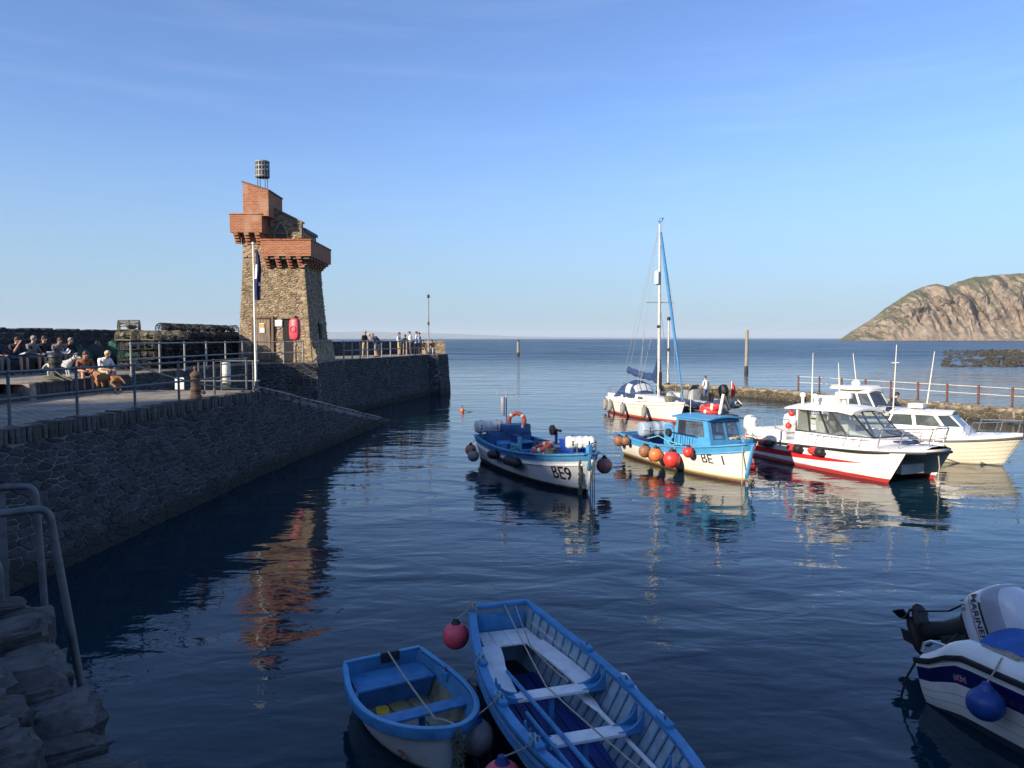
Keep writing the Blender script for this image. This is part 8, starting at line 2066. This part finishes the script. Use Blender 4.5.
    mb = MB(); mb.ball((mx_ - .02, -.05, 5.05), (.1, .1, .1)); mb.build('deck_light', M['iron'], root, smooth=True)
    # boom with stacked sail in a cover rising to the mast
    mb = MB(); rings = []
    for i in range(22):
        k = i / 21; x = lerp(mx_ - .02, 1.35, k); zc = 2.28 + .28 * k - .10 * math.sin(k * 3) + .55 * max(0, 1 - k / .2) ** 2; hh = .20 + .62 * max(0, 1 - k / .22) ** 1.4 + .03 * math.sin(k * 26); ww = .13 + .03 * math.sin(k * 19 + 1)
        rings.append([V((x, ww * math.cos(a) * (1 - .5 * max(0, math.sin(a)) * .5), zc + hh * math.sin(a))) for a in [2 * math.pi * j_ / 14 for j_ in range(14)]])
    mb.loft(rings); mb.build('sail_cover', M['navy_cloth'], root, smooth=True, angle=70)
    mb = MB(); mb.tube([(mx_, 0, 2.15), (1.3, 0, 2.38)], .05, 10); mb.build('boom', M['pale_rail'], root, smooth=True)
    mb = MB(); mb.box((mx_ + .16, 0, 2.12), (.12, .16, .95)); mb.build('halyard_bag', M['iron'], root, bevel=.05)
    bow = h.pt(.985, 1, 1)
    mb = MB(); top = V((mx_, 0, mz - .45)); bt = V((bow.x - .05, 0, 1.25)); P_ = [top.lerp(bt, i / 20) for i in range(21)]; mb.tube(P_, [.035 + .05 * math.sin(math.pi * min(1, .25 + i / 26)) for i in range(21)], 8); mb.build('furled_jib', mat('jib_blue', (.05, .20, .42), .8, .15, 5), root, smooth=True)
    for nm, a, b in (('backstay', (mx_ - .1, 0, mz), (.05, 0, 1.0)), ('shroud', (mx_ - .08, 0, mz - .4), (mx_ - .04, -.85, 6.35)), ('shroud', (mx_ - .04, -.85, 6.35), (mx_ - .1, -1.12, .98)), ('shroud', (mx_ - .08, 0, mz - .4), (mx_ - .04, .85, 6.35)), ('shroud', (mx_ - .04, .85, 6.35), (mx_ - .1, 1.12, .98)), ('lower_shroud', (mx_, 0, 6.3), (mx_ - .5, -1.12, .98)), ('lower_shroud', (mx_, 0, 6.3), (mx_ - .5, 1.12, .98)), ('topping_lift', (mx_ - .1, 0, mz - .1), (1.4, 0, 2.6)), ('halyard', (mx_ - .12, -.1, mz - .3), (mx_ - 1.4, -.6, 1.35))):
        mb = MB(); mb.tube([a, b], .009, 5); mb.build(nm, M['grey'], root)
    strut_rail(root, 'pulpit', [(6.1, -.72, 1.0), (6.8, -.38, 1.06), (7.3, -.08, 1.12), (7.3, .08, 1.12), (6.8, .38, 1.06), (6.1, .72, 1.0)], .55, M['steel'], r=.014)
    for s_ in (-1, 1): strut_rail(root, 'guard_rail', [(x, s_ * (h.half(x / 7.5) - .06), h.sheer(x / 7.5) + .02) for x in (.3, 1.8, 3.2, 4.7, 6.1)], .55, M['steel'], r=.009)
    strut_rail(root, 'pushpit', [(.3, -.75, .9), (.02, -.5, .9), (.02, .5, .9), (.3, .75, .9)], .6, M['steel'], r=.014)
    for i, (x, lab) in enumerate(((.35, 'grey fender at the yacht stern'), (1.3, 'grey fender second from the yacht stern'), (3.2, 'grey fender third along the yacht side'), (5.3, 'grey fender nearest the yacht bow'))):
        y = -(h.half(x / 7.5) + .12); tube_fender(lab, W(x, y, .48), .62, .14, M['grey_ball'], 0, 0, W(x, y + .1, 1.0))
    mb = MB(); mb.box((6.25, -.1, 1.22), (.5, .5, .28)); mb.v = [(x + rnd.uniform(-.06, .06), y + rnd.uniform(-.06, .06), z + rnd.uniform(-.04, .04)) for x, y, z in mb.v]; mb.build('foredeck_bag', mat('olive_bag', (.13, .13, .09), .9, .3, 5, bump=.6), root, bevel=.08)
yacht()

# ---- 10. inflatable (RIB)
def rib():
    root = thing('inflatable_boat', 'grey rigid inflatable with black outboard moored behind the BE 1 wheelhouse', 'inflatable boat', (12.55, 44.6, 0), heading(-.42, .907)); W = T(root); rz = root.rotation_euler.z
    L_ = 5.0
    for s_ in (-1, 1):
        P_ = [V((-.45, s_ * .88, .42)), V((-.2, s_ * .88, .42))] + [V((x, s_ * .88 * (1 - max(0, (x - 2.8) / 2.3) ** 2.2), .42 + .28 * max(0, (x - 2) / 3) ** 2)) for x in [0, .8, 1.6, 2.4, 3.0, 3.5, 3.9, 4.3, 4.7, 4.95, 5.08]]
        mb = MB(); mb.tube(P_, [.10, .22] + [.25] * 11, 14); mb.build('tube', M['rib_grey'], root, smooth=True)
        mb = MB(); mb.tube([V((-.62, s_ * .88, .42)), V((-.46, s_ * .88, .42)), V((-.32, s_ * .88, .42))], [.06, .14, .20], 12); mb.build('cone_end', M['black'], root, smooth=True)
        for x in (.6, 1.6, 2.6): mb = MB(); mb.tube([V((x - .15, s_ * .88, .42)), V((x + .15, s_ * .88, .42))], .254, 14); mb.build('tube_band', M['grey'], root, smooth=True)
        mb = MB(); mb.tube([V((x, s_ * 1.12 * (1 if x < 3 else .9), .45 + .03 * math.sin(x * 5))) for x in [i * .3 for i in range(12)]], .016, 5); mb.build('grab_line', M['black'], root)
    h = Hull(5.0, 1.6, 1.4, -.3, (.36, .36, .6), rake=.6, smax=.4, e0=.4); mb = MB(); h.shell(mb, 20); mb.build('hull', mat('rib_hull', (.30, .31, .32), .5, .2, 5), root, smooth=True)
    mb = MB(); mb.box((2.1, 0, .38), (3.8, 1.4, .03)); mb.build('floor', M['grey'], root)
    mb = MB(); mb.box((.02, 0, .5), (.06, 1.3, .5)); mb.build('transom', M['white_paint'], root, bevel=.01)
    mb = MB(); mb.hexa([(2.3, -.35, .4), (2.9, -.35, .4), (2.9, .35, .4), (2.3, .35, .4)], [(2.4, -.3, 1.25), (2.75, -.3, 1.1), (2.75, .3, 1.1), (2.4, .3, 1.25)]); mb.build('console', M['grey'], root, bevel=.04)
    mb = MB(); mb.hexa([(2.72, -.32, 1.12), (2.76, -.32, 1.12), (2.76, .32, 1.12), (2.72, .32, 1.12)], [(2.5, -.26, 1.5), (2.53, -.26, 1.5), (2.53, .26, 1.5), (2.5, .26, 1.5)]); mb.build('windscreen', M['glass'], root)
    mb = MB(); mb.box((1.4, 0, .62), (.8, .42, .46)); mb.box((1.05, 0, .95), (.1, .4, .3)); mb.build('jockey_seat', M['black'], root, bevel=.05)
    mb = MB(); mb.tube([(.3, -.55, .4), (.3, -.5, 1.35), (.3, .5, 1.35), (.3, .55, .4)], .03, 8); mb.build('a_frame', M['black'], root, smooth=True)
    outboard('black outboard motor tilted on the inflatable transom', W(-.1, 0, .85), rz, M['black'], M['black'], 1.08, R(28))
    person('person in white shirt and dark trousers standing at the inflatable console', W(1.75, -.2, .395), rz + R(10), 'talk', WHT, DEN, 'hair_brown', scale=.98)
    f = thing('red_ensign', 'small furled red ensign on a staff at the inflatable stern', 'flag', W(.1, -.75, .6), 0)
    mb = MB(); mb.tube([(0, 0, 0), (.02, 0, 1.25)], .018, 6); mb.build('staff', M['white_paint'], f, smooth=True)
    mb = MB(); rings = []
    for i in range(10):
        k = i / 9; rings.append([V((.05 + (.04 + .08 * math.sin(k * 2.6)) * (math.cos(a) * (1 + .3 * math.sin(3 * a + k * 4)) + .6), .07 * math.sin(a) * (1 + .3 * math.sin(3 * a)), 1.15 - .85 * k)) for a in [2 * math.pi * j_ / 14 for j_ in range(14)]])
    mb.loft(rings); mb.build('flag_cloth', M['red'], f, smooth=True)
    mb = MB(); mb.tube([W(.0, -.95, .9), W(-.3, -1.35, .35)], .03, 6); tag(mb.build('white_pole', M['white_paint'], smooth=True), 'short white pole slanting beside the red ensign', 'pole')
    o = thing('gear_bag', 'grey-green bundle of kit piled at the bow of the inflatable', 'bag', W(3.6, -.15, .4), rz)
    mb = MB(); mb.ball((0, 0, .35), (.45, .4, .38), 14, 9); mb.v = [(x + .05 * fbm(x * 4, y * 4, z, 3), y + .05 * fbm(y * 4, z * 4, x, 3), max(.0, z + .05 * fbm(z * 4, x * 4, y, 3))) for x, y, z in mb.v]; mb.build('bundle', mat('kit_grey', (.22, .25, .24), .9, .3, 5, bump=.6), o, smooth=True)
    mb = MB(); mb.tube([(-.3, -.3, .3), (-.1, 0, .72), (.2, .32, .35)], .02, 6); mb.build('strap', M['black'], o, smooth=True)
rib()

# ---- mooring lines between boats
def lines():
    mb = MB(); mb.tube(rope_path((7.25, 22.35, 1.2), (9.2, 28.6, .95), .25), .015, 5); tag(mb.build('mooring_line', mat('turquoise_rope', (.16, .46, .50)), smooth=True), 'turquoise mooring line from the BE 1 bow to the catamaran stern', 'rope')
lines()

# ------------------------------------------------------------------ haze over the channel
def haze():
    m = bpy.data.materials.new('sea_haze'); m.use_nodes = True; N = m.node_tree.nodes; N.remove(N['Principled BSDF'])
    v = N.new('ShaderNodeVolumePrincipled'); v.inputs['Color'].default_value = (.80, .90, 1.0, 1); v.inputs['Density'].default_value = 5e-5; v.inputs['Anisotropy'].default_value = 0.0
    m.node_tree.links.new(v.outputs[0], N['Material Output'].inputs['Volume'])
    mb = MB(); mb.box((0, 11900, 105), (48400, 25000, 230)); o = mb.build('haze', m); o['kind'] = 'stuff'
HAZE = True
if HAZE: haze()
